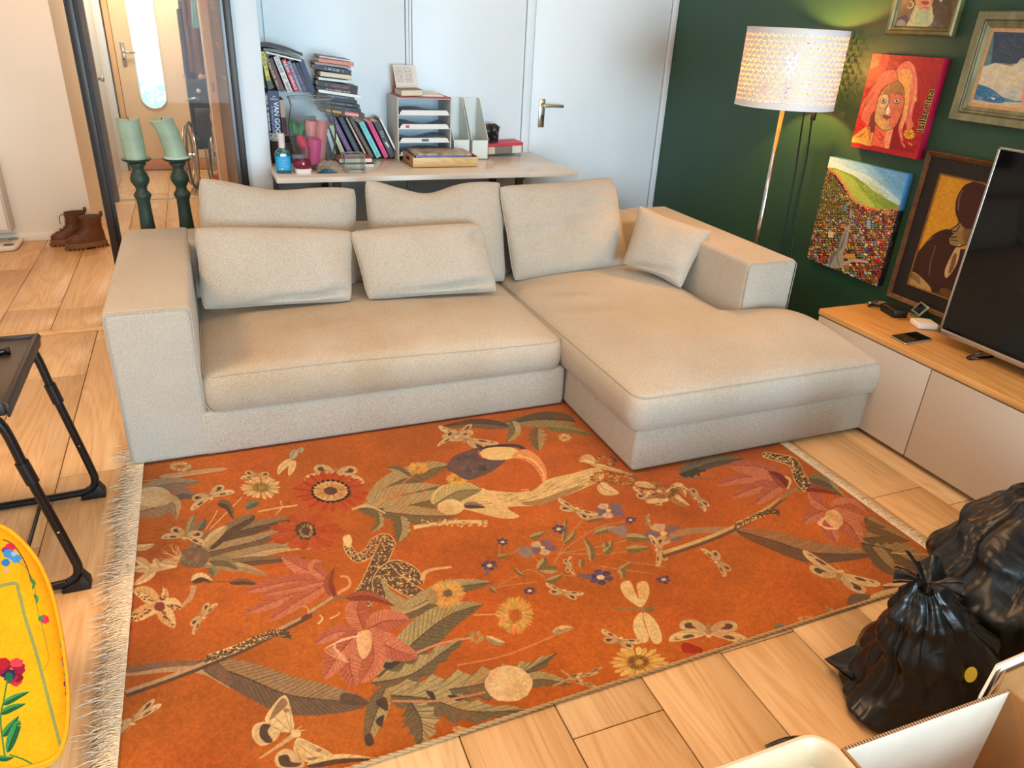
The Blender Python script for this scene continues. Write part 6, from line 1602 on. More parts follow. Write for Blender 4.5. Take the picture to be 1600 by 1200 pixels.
# ---- wooden letter tray with magazines
M_PLY = wood_mat('pale_plywood', (206, 172, 116), (184, 146, 92), (222, 192, 140), along='X', ring=20, rand=False)
M_PLYD = wood_mat('plywood_side', (178, 128, 86), (150, 104, 66), (196, 148, 104), along='Y', ring=14, rand=False)
TX0, TX1, TY0, TY1 = 1.03, 1.395, 3.895, 4.115
wt = thing('wooden_tray', 'shallow pale wooden tray with a handle slot, full of magazines, at the desk front', 'tray', (1.21, 4.0, DZ))
build('front_board', MB().box((TX0, TY0, DZ + .004), (TX1, TY0 + .008, DZ + .052)), M_PLY, wt, bevel=.001)
build('back_board', MB().box((TX0, TY1 - .008, DZ + .004), (TX1, TY1, DZ + .052)), M_PLY, wt, bevel=.001)
build('side_board', MB().box((TX0, TY0 + .008, DZ + .004), (TX0 + .008, TY1 - .008, DZ + .058)), M_PLYD, wt, bevel=.001)
build('side_board', MB().box((TX1 - .008, TY0 + .008, DZ + .004), (TX1, TY1 - .008, DZ + .058)), M_PLYD, wt, bevel=.001)
build('bottom_board', MB().box((TX0 + .008, TY0 + .008, DZ + .004), (TX1 - .008, TY1 - .008, DZ + .008)), M_PLYD, wt)
build('handle_slot', MB().box((TX0 - .0006, 3.975, DZ + .026), (TX0 + .001, 4.035, DZ + .044)), mat('slot_dark', (46, 34, 26), .9), wt, bevel=.0002)
for x, y in ((1.06, 3.92), (1.36, 3.92), (1.06, 4.09), (1.36, 4.09)): build('foot', MB().lathe([(.008, 0), (.008, .0045)], (x, y, DZ), 10), mat('felt_foot', (190, 160, 110), .8), wt)
mgc = NT('magazine_cover'); tcx = mgc.n('ShaderNodeTexCoord'); nzx = mgc.n('ShaderNodeTexNoise', i_Scale=16.0, i_Detail=3.0); mgc.l(tcx.outputs['Object'], nzx.inputs['Vector'])
mgc.l(mgc.ramp(nzx.outputs[0], [(.32, lin((70, 56, 50))), (.45, lin((150, 116, 84))), (.55, lin((190, 160, 130))), (.7, lin((110, 104, 84)))]), mgc.b.inputs['Base Color']); mgc.b.inputs['Roughness'].default_value = .3
ang = 0
for i, (zz, rot, col) in enumerate(((DZ + .0085, 1, (150, 158, 190)), (DZ + .026, -1, (206, 206, 214)), (DZ + .0435, 2, (110, 116, 170)), (DZ + .061, -3, None))):
    Mx = Matrix.Translation((1.205, 4.005, zz)) @ Matrix.Rotation(math.radians(rot), 4, 'Z')
    o = build('magazine', MB().box((-.158, -.092, 0), (.158, .092, .0172 if i < 3 else .009), M=Mx), mgc.m if col is None else mat('magazine_%d' % i, col, .4, var=.2, vscale=40))
    tag(o, ['glossy brown magazine lying topmost in the wooden tray', 'blue violet magazine second from the top in the wooden tray', 'pale magazine third from the top in the wooden tray', 'grey blue magazine at the bottom of the wooden tray'][3 - i], 'magazine', 'magazines in the wooden tray')

# ---- black bear figurine on two books
b1 = flatbook('thick grey brown book under the red one and the bear figurine', (757.5, 236), (817, 232.5), 12, 4.22, .13, (122, 112, 98), 'books under the bear figurine', 120, None, bands=((0.04, .26, (206, 190, 160)), (.72, .96, (206, 206, 200))))
r, M, H_, t = b1
b2 = flatbook('thin red book under the bear figurine', (756.5, 227.6), (817.5, 224.5), 4.6, 4.22, .14, (196, 40, 62), 'books under the bear figurine', 121, None)
pk = ony(763, 222, 4.28); 
bear = thing('bear_figurine', 'black carved bear figurine standing on the red book', 'figurine', (pk.x + .012, 4.28, pk.z - .008))
bz = pk.z - .008; bxx = pk.x + .022
def bear_body():
    me = bpy.data.meshes.new('skel'); bm = bmesh.new(); 
    def S(c, r, sx=1, sy=1, sz=1):
        geo = bmesh.ops.create_uvsphere(bm, u_segments=20, v_segments=12, radius=r)
        for v in geo['verts']: v.co = Vector((c[0] + v.co.x * sx, c[1] + v.co.y * sy, c[2] + v.co.z * sz))
    x, y, z = bxx, 4.28, bz
    S((x - .028, y + .02, z + .070), .040, 1.15, .9, .95); S((x + .010, y, z + .078), .034, 1, .9, 1.1); S((x + .012, y - .012, z + .045), .028, .9, .8, 1.2); S((x + .014, y - .032, z + .062), .014, .9, 1.2, .8)
    for dx, dy in ((-.055, .02), (-.02, .03), (0, -.004), (.024, -.004)): S((x + dx, y + dy, z + .022), .015, 1, 1, 1.5); S((x + dx, y + dy - .006, z + .008), .014, 1, 1.2, .6)
    S((x - .016, y + .004, z + .104), .010); S((x + .040, y + .004, z + .090), .011)
    return bm
bo = build('bear', bear_body(), mat('black_carved_stone', (34, 32, 32), .35, var=.15), bear, smooth=True)
rmd = bo.modifiers.new('remesh', 'REMESH'); rmd.mode = 'VOXEL'; rmd.voxel_size = .0035; rmd.use_smooth_shade = True
smd = bo.modifiers.new('smooth', 'SMOOTH'); smd.factor = .6; smd.iterations = 4

# ---- glass vase with candles and a tulip
M_GLASS = glass_mat('clear_glass', (247, 250, 250), ior=1.07, haze=.05)
VX, VY = .528, 3.955
va = thing('glass_vase', 'big clear glass vase holding pink candles, left part of the desk', 'vase', (VX, VY, DZ))
build('vessel', MB().lathe([(.0, .006), (.078, .006), (.086, .014), (.098, .06), (.114, .14), (.118, .20), (.108, .26), (.098, .295), (.104, .325), (.112, .338)], (VX, VY, DZ), 48), M_GLASS, va, smooth=True)
M_RIM = mat('glass_rim', (190, 200, 200), .08, var=.05, trans=.6)
build('rim', MB().tube([(VX + .1108 * math.cos(2 * PI * k / 48), VY + .1108 * math.sin(2 * PI * k / 48), DZ + .3385) for k in range(48)], .0022, 6, closed=True), M_RIM, va, smooth=True)
def candle(label, a, b, r_, col, hole=False, group='candles in the glass vase'):
    a = Vector(a); b = Vector(b); t = thing('candle', label, 'candle', tuple(a), group)
    d = (b - a); L_ = d.length; q = Vector((0, 0, 1)).rotation_difference(d); M = Matrix.Translation(a) @ q.to_matrix().to_4x4()
    prof = [(0, 0), (r_ * .96, 0), (r_, .004), (r_, L_ - .006), (r_ * .95, L_), (r_ * .7, L_ - .001), (r_ * .45, L_ - (.008 if hole else .003)), (0, L_ - (.012 if hole else .003))]
    build('wax', MB().lathe(prof, (0, 0, 0), 28, M=M), mat('wax_%d_%d_%d' % col, col, .45, var=.06, vscale=20, sss=.15), t, smooth=True, angle=.9)
    build('wick', MB().tube([M @ Vector((0, 0, L_ - .012)), M @ Vector((.001, 0, L_ + .006))], .0014, 6), mat('wick_dark', (40, 34, 30), .9), t)
    return t
candle('tall dusty pink candle at the right inside the glass vase', (VX + .022, VY + .015, DZ + .022), (VX + .056, VY + .035, DZ + .225), .030, (190, 110, 112))
candle('short magenta candle leaning at the front inside the glass vase', (VX - .012, VY - .030, DZ + .03), (VX + .003, VY - .045, DZ + .150), .034, (190, 44, 112), True)
candle('pale pink candle half hidden behind the magenta one in the glass vase', (VX - .02, VY + .04, DZ + .022), (VX + .0, VY + .035, DZ + .225), .028, (206, 130, 124))
tu = thing('tulip', 'red artificial tulip hanging head down at the left inside the glass vase', 'flower', (VX - .06, VY - .04, DZ + .10))
def petal_shape(c, L_, w, d, curl):
    mb = MB(); c = Vector(c); d = Vector(d).normalized(); s = d.cross(Vector((0, -1, 0))).normalized(); nrm = s.cross(d)
    mb.grid(lambda u, v: c + d * (L_ * v) + s * ((u - .5) * w * math.sin(PI * min(1, .12 + v * .88)) ** .8) + nrm * (curl * ((2 * u - 1) ** 2 - 1) * math.sin(PI * v)), 6, 8); return mb
M_TUL = mat('tulip_red', (196, 30, 66), .5, var=.15, vscale=20); M_TGR = mat('tulip_green', (40, 120, 66), .5, var=.2, vscale=20)
hd = (VX - .075, VY - .055, DZ + .165)
for k, (dx, cu) in enumerate(((-.012, .014), (0.0, -.012), (.012, .012), (.004, .018))): build('petal', petal_shape((hd[0] + dx * .3, hd[1], hd[2]), .082, .036, (.45 + dx * 6, -.1, -1), cu), M_TUL, tu, smooth=True)
build('leaf', petal_shape((hd[0] - .012, hd[1] + .005, hd[2] + .01), .075, .03, (-.25, 0, 1), .01), M_TGR, tu, smooth=True); build('leaf', petal_shape((hd[0] + .004, hd[1] + .005, hd[2] + .0), .07, .026, (.35, 0, 1), .01), M_TGR, tu, smooth=True)
build('stem', MB().tube([hd, (hd[0] + .01, hd[1] + .02, hd[2] + .06), (hd[0] + .04, hd[1] + .05, hd[2] + .02), (hd[0] + .05, hd[1] + .06, DZ + .03)], .004, 8), M_TGR, tu, smooth=True)
cd = build('gift_card', MB().box((VX - .075, VY + .062, DZ + .10), (VX + .03, VY + .064, DZ + .245), M=None), mat('printed_card', (60, 58, 60), .4, var=.6, vscale=24)); tag(cd, 'dark printed card standing at the back inside the glass vase', 'card')

# ---- blue bottle, red holder, plastic bag, glass cube
bp = thing('soap_bottle', 'teal bottle with a blue label and white cap on the desk', 'bottle', (.362, 3.835, DZ))
def squircle(cx, cy, w, d, n=28, p=3.2):
    out = []
    for k in range(n):
        a = 2 * PI * k / n; c, s = math.cos(a), math.sin(a)
        out.append((cx + w * (abs(c) ** (2 / p)) * (1 if c >= 0 else -1), cy + d * (abs(s) ** (2 / p)) * (1 if s >= 0 else -1)))
    return out
def loft(secs, mb=None, cap=True):
    mb = mb or MB(); n = len(secs[0]); vs = [p for s in secs for p in s]; fs = []
    for j in range(len(secs) - 1):
        for k in range(n): fs.append((j * n + k, j * n + (k + 1) % n, (j + 1) * n + (k + 1) % n, (j + 1) * n + k))
    if cap: fs.append(tuple(range(n))[::-1]); fs.append(tuple((len(secs) - 1) * n + k for k in range(n)))
    return mb.add(vs, fs)
secs = []
for (z, w, d) in ((0, .033, .022), (.004, .036, .025), (.09, .036, .025), (.102, .033, .023), (.116, .016, .014), (.122, .012, .012)): secs.append([(x, y, DZ + z) for x, y in squircle(.362, 3.835, w, d)])
build('bottle_body', loft(secs), mat('teal_liquid_bottle', (10, 92, 100), .12, var=.05, spec=.6, coat=.5), bp, smooth=True, angle=.7)
secs = [[(x, y, DZ + z) for x, y in squircle(.362, 3.835, .0365, .0255)] for z in (.016, .082)]
build('label', loft(secs, cap=False), mat('label_blue', (24, 148, 206), .4, var=.1, vscale=60, stretch=(.2, .2, 3)), bp, smooth=True)
for k in range(6): glyphs('label_print', .05, .0035, frame_M((.362, 3.8088, DZ + .070 - k * .007), (1, 0, 0), (0, 0, 1)), mat('label_ink', (120, 200, 230), .5), bp, 200 + k)
glyphs('label_print', .022, .007, frame_M((.352, 3.8088, DZ + .023), (1, 0, 0), (0, 0, 1)), cmat((230, 236, 240)), bp, 210)
build('cap', MB().lathe([(.012, .118), (.0155, .120), (.0155, .160), (.0165, .162), (.0165, .182), (.013, .186), (0, .187)], (.362, 3.835, DZ), 24), mat('cap_white', (220, 206, 200), .4), bp, smooth=True, angle=.7)
rh = thing('candle_holder', 'dark red round candle bowl on a white square foot beside the teal bottle', 'candle holder', (.452, 3.825, DZ))
build('foot', loft([[(x, y, DZ + z) for x, y in squircle(.452, 3.825, w, w, p=6)] for z, w in ((0, .036), (.024, .040))]), mat('white_ceramic', (222, 218, 214), .35), rh, smooth=True, angle=.7)
build('bowl', MB().lathe([(.0, .0242), (.036, .0242), (.042, .034), (.043, .048), (.039, .062), (.034, .060), (.030, .045), (.0, .040)], (.452, 3.825, DZ), 32), mat('dark_red_glass', (112, 12, 42), .2, var=.05, coat=.4), rh, smooth=True, angle=.9)
candle('dark red pillar candle standing behind the red candle bowl', (.475, 3.90, DZ), (.485, 3.905, DZ + .115), .022, (120, 14, 44), group='candles beside the vase')
gp = thing('glass_holder', 'small open glass square behind the red candle bowl', 'glass', (.44, 3.875, DZ))
for k, (a, b) in enumerate((((.41, 3.862, DZ), (.47, 3.865, DZ + .08)), ((.41, 3.885, DZ), (.47, 3.888, DZ + .08)))): build('glass_side', MB().box(a, b), M_GLASS, gp, bevel=.0008)
# clear plastic bag
def bag_fn(u, v):
    x = .515 + .165 * u; y = 3.80 + .115 * v
    hgt = .058 * math.sin(PI * min(1, u * 1.02)) ** .7 * math.sin(PI * v) ** .8 * (1.1 - .5 * u)
    return (x, y, DZ + .002 + max(0, hgt + .010 * noise.noise(Vector((u * 6, v * 6, 3))) + .006 * noise.noise(Vector((u * 14, v * 12, 9)))))
bgm = NT('crumpled_film'); bt = bgm.n('ShaderNodeBsdfTransparent'); bt.inputs[0].default_value = (.86, .84, .8, 1); bmx = bgm.n('ShaderNodeMixShader'); bmx.inputs[0].default_value = .32
bgm.b.inputs['Base Color'].default_value = lin((200, 184, 166)); bgm.b.inputs['Roughness'].default_value = .2
bgm.l(bt.outputs[0], bmx.inputs[1]); bgm.l(bgm.b.outputs[0], bmx.inputs[2]); bgm.l(bmx.outputs[0], bgm.t.nodes['Material Output'].inputs[0])
pb = thing('plastic_bag', 'crumpled clear plastic bag with a blue packet in front of the glass vase', 'bag', (.60, 3.86, DZ))
build('film', MB().grid(bag_fn, 26, 18), bgm.m, pb, angle=.3)
build('blue_packet', MB().grid(lambda u, v: (.51 + .10 * u + .02 * v, 3.79 + .05 * v, DZ + .004 + .018 * math.sin(PI * u) * math.sin(PI * v) + .004 * noise.noise(Vector((u * 8, v * 8, 1)))), 14, 8), mat('blue_foil', (40, 96, 130), .25, .3, var=.5, vscale=40), pb)
# glass cube
gc = thing('glass_cube', 'empty square glass tealight holder at the front edge of the desk', 'glass', (.704, 3.83, DZ))
x0, x1, y0, y1 = .656, .752, 3.785, 3.875
M_GCUBE = glass_mat('clear_glass_block', (244, 249, 247), haze=.04)
build('wall_shell', loft([[(x, y, DZ + z) for x, y in ((x0, y0), (x1, y0), (x1, y1), (x0, y1))] for z in (0, .088)], cap=False), M_GCUBE, gc)
build('inner_shell', loft([[(x, y, DZ + z) for x, y in ((x0 + .008, y0 + .008), (x1 - .008, y0 + .008), (x1 - .008, y1 - .008), (x0 + .008, y1 - .008))] for z in (.014, .088)], cap=False), M_GCUBE, gc)
M_GEDGE = mat('glass_edge', (196, 200, 190), .1, trans=.5, var=.05)
em = MB()
for z in (.001, .088):
    em.tube([(x, y, DZ + z) for x, y in ((x0, y0), (x1, y0), (x1, y1), (x0, y1))], .0022, 6, closed=True)
for x, y in ((x0, y0), (x1, y0), (x1, y1), (x0, y1)): em.tube([(x, y, DZ + .001), (x, y, DZ + .088)], .0022, 6)
o = build('glass_edges', em, M_GEDGE, gc, smooth=True)
build('glass_bottom', MB().box((x0 + .001, y0 + .001, DZ + .001), (x1 - .001, y1 - .001, DZ + .014)), M_GCUBE, gc)
# ================================================================ HALL
M_FRAME = mat('dark_bronze_frame', (58, 52, 48), .38, .5, var=.08)
M_FRAMEG = mat('grey_bronze_frame', (104, 104, 108), .38, .5, var=.05)
M_PANE = glass_mat('hall_glass', (250, 252, 252), haze=.03, ior=1.12)  # pale diffuse haze mixed in, standing for daylight reflected in the pane
gpn = struct('window_1', MB().box((-.424, 4.018, .05), (.153, 4.024, 2.45)), M_PANE)
gpn['label'] = 'clear glass of the dark framed hall screen'
fr = struct('trim_4', MB().box((-.467, 3.998, 0), (-.438, 4.044, 2.5)), M_FRAME, bevel=.002)
build('inner_bead', MB().box((-.438, 4.006, .05), (-.424, 4.036, 2.45)), mat('black_gasket', (26, 24, 24), .5), fr)
build('outer_bead', MB().box((-.474, 4.006, 0), (-.467, 4.04, 2.5)), mat('black_gasket', (26, 24, 24), .5), fr)
fr2 = struct('trim_5', MB().box((.172, 3.998, 0), (.203, 4.044, 2.5)), M_FRAME, bevel=.002)
build('inner_bead', MB().box((.153, 4.006, .05), (.171, 4.036, 2.45)), M_FRAMEG, fr2, bevel=.001)
struct('trim_6', MB().box((-.467, 3.998, 2.45), (.203, 4.044, 2.5)), M_FRAME, bevel=.002)
struct('trim_7', MB().box((-.424, 4.0, .008), (.153, 4.04, .05)), M_FRAME, bevel=.002)
# inner door post
struct('trim_8', MB().box((-.78, 7.05, 0), (-.705, 7.13, 2.59)), mat('dark_brown_post', (92, 74, 62), .5, var=.15, vscale=9), bevel=.003)
# front door
M_FD = mat('cream_front_door', (236, 208, 168), .45, var=.03)
M_FDF = mat('tan_door_frame', (226, 178, 120), .45, var=.05, vscale=3)
fd = struct('door_2', MB().box((-.648, 8.50, .112), (.26, 8.55, 2.2)), M_FD, bevel=.003)
struct('trim_9', MB().box((-.70, 8.49, 0), (-.652, 8.60, 2.25)), M_FDF, bevel=.003)
struct('trim_10', MB().box((-.79, 8.47, 0), (-.715, 8.60, 2.25)), mat('cool_white_side', (222, 226, 230), .4), bevel=.003)
struct('trim_11', MB().box((-.70, 8.485, .008), (.3, 8.60, .108)), mat('orange_wood_sill', (196, 128, 66), .45, var=.1, vscale=5, stretch=(.2, 1, 1)), bevel=.004)
cxo, wo, zo0, zo1 = -.377, .113, .605, 2.05
def stad(w, z0, z1, y, n=14):
    pts = []
    for k in range(n + 1):
        a = PI + PI * k / n; pts.append((cxo + w * math.cos(a), y, z0 + w + w * math.sin(a)))
    for k in range(n + 1):
        a = PI * k / n; pts.append((cxo + w * math.cos(a), y, z1 - w + w * math.sin(a)))
    return pts
lg = NT('daylight_obscured_glass'); tcg = lg.n('ShaderNodeTexCoord'); nzg = lg.n('ShaderNodeTexNoise', i_Scale=14.0, i_Detail=4.0, i_Distortion=1.2); lg.l(tcg.outputs['Object'], nzg.inputs['Vector'])
sxg = lg.n('ShaderNodeSeparateXYZ'); lg.l(tcg.outputs['Object'], sxg.inputs[0])
mrg = lg.n('ShaderNodeMapRange'); mrg.inputs['From Min'].default_value = 0.02; mrg.inputs['From Max'].default_value = .42; mrg.inputs['To Min'].default_value = .26; mrg.inputs['To Max'].default_value = -.15; lg.l(sxg.outputs[2], mrg.inputs[0])
adg = lg.n('ShaderNodeMath', operation='ADD'); lg.l(nzg.outputs[0], adg.inputs[0]); lg.l(mrg.outputs[0], adg.inputs[1])
lg.l(lg.ramp(adg.outputs[0], [(.46, (1, 1, 1, 1)), (.58, (.62, .95, 1, 1)), (.70, (.25, .80, .92, 1))]), lg.b.inputs['Emission Color']); lg.b.inputs['Emission Strength'].default_value = 1.25
lg.b.inputs['Base Color'].default_value = (.5, .6, .62, 1); lg.b.inputs['Roughness'].default_value = .2
build('oval_glass', MB().prism(stad(wo, zo0, zo1, 8.499), (0, -.004, 0)), lg.m, fd)
ring = MB(); ring.tube(stad(wo + .006, zo0 - .006, zo1 + .006, 8.493), .009, 8, closed=True)
build('oval_rim', ring, mat('white_rim', (232, 230, 226), .4), fd, smooth=True)
hp2 = build('handle_plate', MB().box((-.602, 8.492, .975), (-.566, 8.501, 1.195)), M_STEEL, fd, bevel=.004)
build('door_lever', MB().tube([(-.584, 8.492, 1.105), (-.584, 8.455, 1.105), (-.56, 8.45, 1.105), (-.475, 8.45, 1.103)], .009, 10), M_STEEL, hp2, smooth=True)
build('lock_cylinder', MB().tube([(-.584, 8.493, 1.045), (-.584, 8.48, 1.045)], .009, 10), mat('dark_steel', (70, 66, 60), .4, 1.0), hp2)
# white side door of the entry with its knob
sd = struct('door_3', MB().box((-.785, 7.22, .01), (-.752, 8.1, 2.1)), mat('cool_white_side', (222, 226, 230), .4), bevel=.003)
build('knob', MB().lathe([(0, 0), (.012, 0), (.012, .02), (.026, .03), (.026, .045), (0, .052)], (0, 0, 0), 16, M=Matrix.Translation((-.752, 7.6, .93)) @ Matrix.Rotation(PI / 2, 4, 'Y')), M_STEEL, sd, smooth=True)
# open inner door seen edge on, with the wall beside it
M_TAN = mat('tan_painted_wood', (206, 160, 104), .45, var=.06, vscale=3)
od = struct('door_4', MB().box((.102, 6.0, .01), (.158, 6.82, 2.1)), M_TAN, bevel=.003)
build('edge_strip', MB().box((.098, 5.996, .01), (.106, 6.0005, 2.1)), mat('pale_edge', (232, 214, 180), .5), od)
build('latch_plate', MB().box((.122, 5.997, .98), (.138, 6.0008, 1.04)), mat('brass_latch', (150, 100, 50), .35, .9), od)
build('door_lever', MB().tube([(.102, 6.05, 1.075), (.065, 6.05, 1.075), (.055, 6.04, 1.075), (.052, 5.96, 1.072)], .011, 10), mat('beige_lever', (206, 176, 130), .35, .3), od, smooth=True)
build('door_lever', MB().tube([(.158, 6.05, 1.075), (.195, 6.05, 1.075), (.205, 6.04, 1.075), (.21, 5.96, 1.072)], .011, 10), mat('beige_lever', (206, 176, 130), .35, .3), od, smooth=True)
struct('trim_12', MB().box((.160, 6.10, 0), (.48, 6.2, H)), mat('khaki_jamb', (182, 150, 104), .5, var=.05), bevel=.002)
bc = thing('bead_garland', 'hanging string of wooden beads and letter beads by the open tan door', 'garland', (.19, 5.90, 1.27))
M_BEAD = mat('wood_beads', (186, 130, 70), .45, var=.2, vscale=30); M_CUBE = mat('letter_beads', (206, 176, 130), .5)
build('string', MB().tube([(.178, 5.9, 1.80), (.19, 5.9, 1.27)], .0015, 5), M_BLACKP, bc)
for k in range(10):
    z = 1.275 + k * .023; x = .19 - (z - 1.27) * .0226
    r_ = .0135 if k < 2 else .010
    build('bead', MB().lathe([(0, -r_), (r_ * .7, -r_ * .7), (r_, 0), (r_ * .7, r_ * .7), (0, r_)], (x, 5.9, z), 10), M_BEAD, bc, smooth=True)
for k, chh in enumerate('LOK'):
    z = 1.515 + k * .034; x = .19 - (z - 1.27) * .0226
    cb_ = build('letter_bead', MB().box((x - .013, 5.888, z - .013), (x + .013, 5.914, z + .013)), M_CUBE, bc, bevel=.003)
    text_mesh('letter', chh, .024, frame_M((x, 5.8872, z), (1, 0, 0), (0, 0, 1)), mat('ink_black', (30, 24, 22), .6), bc, .0002)

# coats hanging by the front door
def cloth_column(x0, x1, y, z0, z1, seed, depth=.10, flare=.2, n=40):
    mb = MB()
    def f(u, v):
        z = z1 + (z0 - z1) * v
        a = 2 * PI * u; w = (x1 - x0) / 2 * (1 - flare + flare * v); 
        r = 1 + .10 * math.sin(a * 7 + seed + 1.5 * v) * (.3 + v) + .14 * noise.noise(Vector((math.cos(a) * 1.6, math.sin(a) * 1.6 + seed, z * 3)))
        return ((x0 + x1) / 2 + w * r * math.cos(a), y + depth * r * math.sin(a), z + .02 * noise.noise(Vector((a * 2, seed, 0))) * v)
    mb.grid(f, n, 24); return mb
c1 = thing('coat', 'long black coat hanging beside the cream front door', 'coat', (.06, 7.95, .62))
build('coat_body', cloth_column(-.055, .17, 7.95, .63, 1.60, 1.0), mat('black_coat_cloth', (22, 22, 27), .85, var=.2, vscale=12, bump=.3, bscale=40), c1, smooth=True, weld=True)
build('sleeve', cloth_column(-.062, .0, 7.86, .78, 1.5, 2.0, .04), mat('charcoal_cloth', (44, 44, 48), .85, var=.2), c1, smooth=True, weld=True)
c2 = thing('jacket', 'dark navy jacket hanging in front of the black coat', 'coat', (.11, 7.75, .85))
build('jacket_body', cloth_column(.04, .20, 7.76, .86, 1.5, 3.0, .07), mat('navy_cloth', (18, 24, 44), .8, var=.2, bump=.3, bscale=40), c2, smooth=True, weld=True)
c3 = thing('scarf', 'brown knitted scarf hanging in two lengths over the dark coats', 'scarf', (.04, 7.66, .95))
M_SCARF = mat('rust_knit', (122, 66, 46), .9, var=.3, vscale=60, bump=.6, bscale=120)
build('scarf_end', cloth_column(-.012, .028, 7.66, 1.0, 1.62, 4.0, .02), M_SCARF, c3, smooth=True, weld=True); build('scarf_end', cloth_column(.035, .095, 7.66, .92, 1.62, 5.0, .025), M_SCARF, c3, smooth=True, weld=True)
o = build('teal_cloth', cloth_column(.06, .15, 7.60, 1.36, 1.62, 6.0, .03), mat('teal_cloth', (110, 150, 154), .85, var=.1), smooth=True, weld=True); tag(o, 'pale teal cloth hanging over the top of the scarf', 'cloth')

# wheelchair, folded, by the coats
wc = thing('wheelchair', 'folded wheelchair with black seat cloth and beige wheel rims in the entry', 'wheelchair', (.0, 7.55, 0))
M_RIMW = mat('beige_rim', (176, 156, 122), .35, .6); M_TYRE = mat('grey_tyre', (84, 80, 76), .8); M_CHR2 = mat('chrome_tube', (190, 186, 180), .2, 1.0); M_BCLOTH = mat('black_nylon', (24, 22, 25), .7, var=.2, bump=.2, bscale=60)
def wheel(cx, cy, R_, yaw, name='wheel'):
    ca, sa = math.cos(yaw), math.sin(yaw)
    def P_(a, r, off=0): return (cx + sa * r * math.cos(a) + ca * off, cy + ca * r * math.cos(a) - sa * off, R_ + .012 + r * math.sin(a))
    w = build(name, MB().tube([P_(2 * PI * k / 44, R_) for k in range(44)], .012, 8, closed=True), M_TYRE, wc, smooth=True)
    build('push_rim', MB().tube([P_(2 * PI * k / 44, R_ - .03, -.035) for k in range(44)], .010, 8, closed=True), M_RIMW, w, smooth=True)
    build('hub', MB().tube([P_(0, 0, -.03), P_(0, 0, .03)], .02, 12), M_CHR2, w)
    for k in range(14):
        build('spoke', MB().tube([P_(2 * PI * k / 14, .018), P_(2 * PI * k / 14 + .1, R_ - .01)], .0018, 4), M_CHR2, w)
wheel(-.085, 7.55, .285, math.radians(8)); wheel(.10, 7.58, .285, math.radians(8))
build('backrest_cloth', loft([[(x, y, z) for x, y in squircle(.02, 7.66 - .05 * (z - .5), .075, .035)] for z in (.42, .55, .7, .86, .94)]), M_BCLOTH, wc, smooth=True)
build('seat_cloth', loft([[(x, y, z) for x, y in squircle(.015, 7.50, .07, .16)] for z in (.38, .43, .47)]), M_BCLOTH, wc, smooth=True)
build('bag_cloth', loft([[(x, y, z) for x, y in squircle(.045, 7.38, .06, .05)] for z in (.42, .5, .62, .72)]), mat('dark_purple_nylon', (40, 30, 40), .6, var=.3), wc, smooth=True)
for x in (-.05, .085):
    build('push_handle', MB().tube([(x, 7.70, .30), (x, 7.69, .90), (x, 7.68, .97), (x - .01, 7.60, .985), (x - .015, 7.54, .98)], .011, 8), M_CHR2, wc, smooth=True)
    build('front_tube', MB().tube([(x, 7.70, .5), (x, 7.32, .48), (x, 7.28, .40), (x - .01, 7.20, .12)], .011, 8), M_CHR2, wc, smooth=True)
    build('caster', MB().tube([(x + .0, 7.33 + .055 * math.cos(2 * PI * k / 20), .075 + .055 * math.sin(2 * PI * k / 20)) for k in range(20)], .014, 6, closed=True), M_TYRE, wc, smooth=True)
build('brake_lever', MB().tube([(-.08, 7.45, .78), (.0, 7.44, .80), (.03, 7.44, .79)], .006, 6), M_CHR2, wc, smooth=True)
build('brake_knob', MB().lathe([(0, -.02), (.016, -.012), (.02, 0), (.014, .016), (0, .02)], (.035, 7.42, .86), 14), M_CHR2, wc, smooth=True)
rbx = thing('red_bottle', 'red plastic bottle standing on the floor by the wheelchair', 'bottle', (.085, 7.15, 0))
build('bottle_body', MB().lathe([(0, 0), (.045, .0), (.048, .02), (.048, .12), (.03, .155), (.016, .17), (.016, .19)], (.085, 7.15, 0), 20), mat('red_plastic', (190, 62, 46), .35), rbx, smooth=True, angle=.8)
build('cap', MB().lathe([(.019, .19), (.019, .215), (0, .217)], (.085, 7.15, 0), 16), mat('cap_pink', (214, 170, 150), .5), rbx, smooth=True, angle=.8)

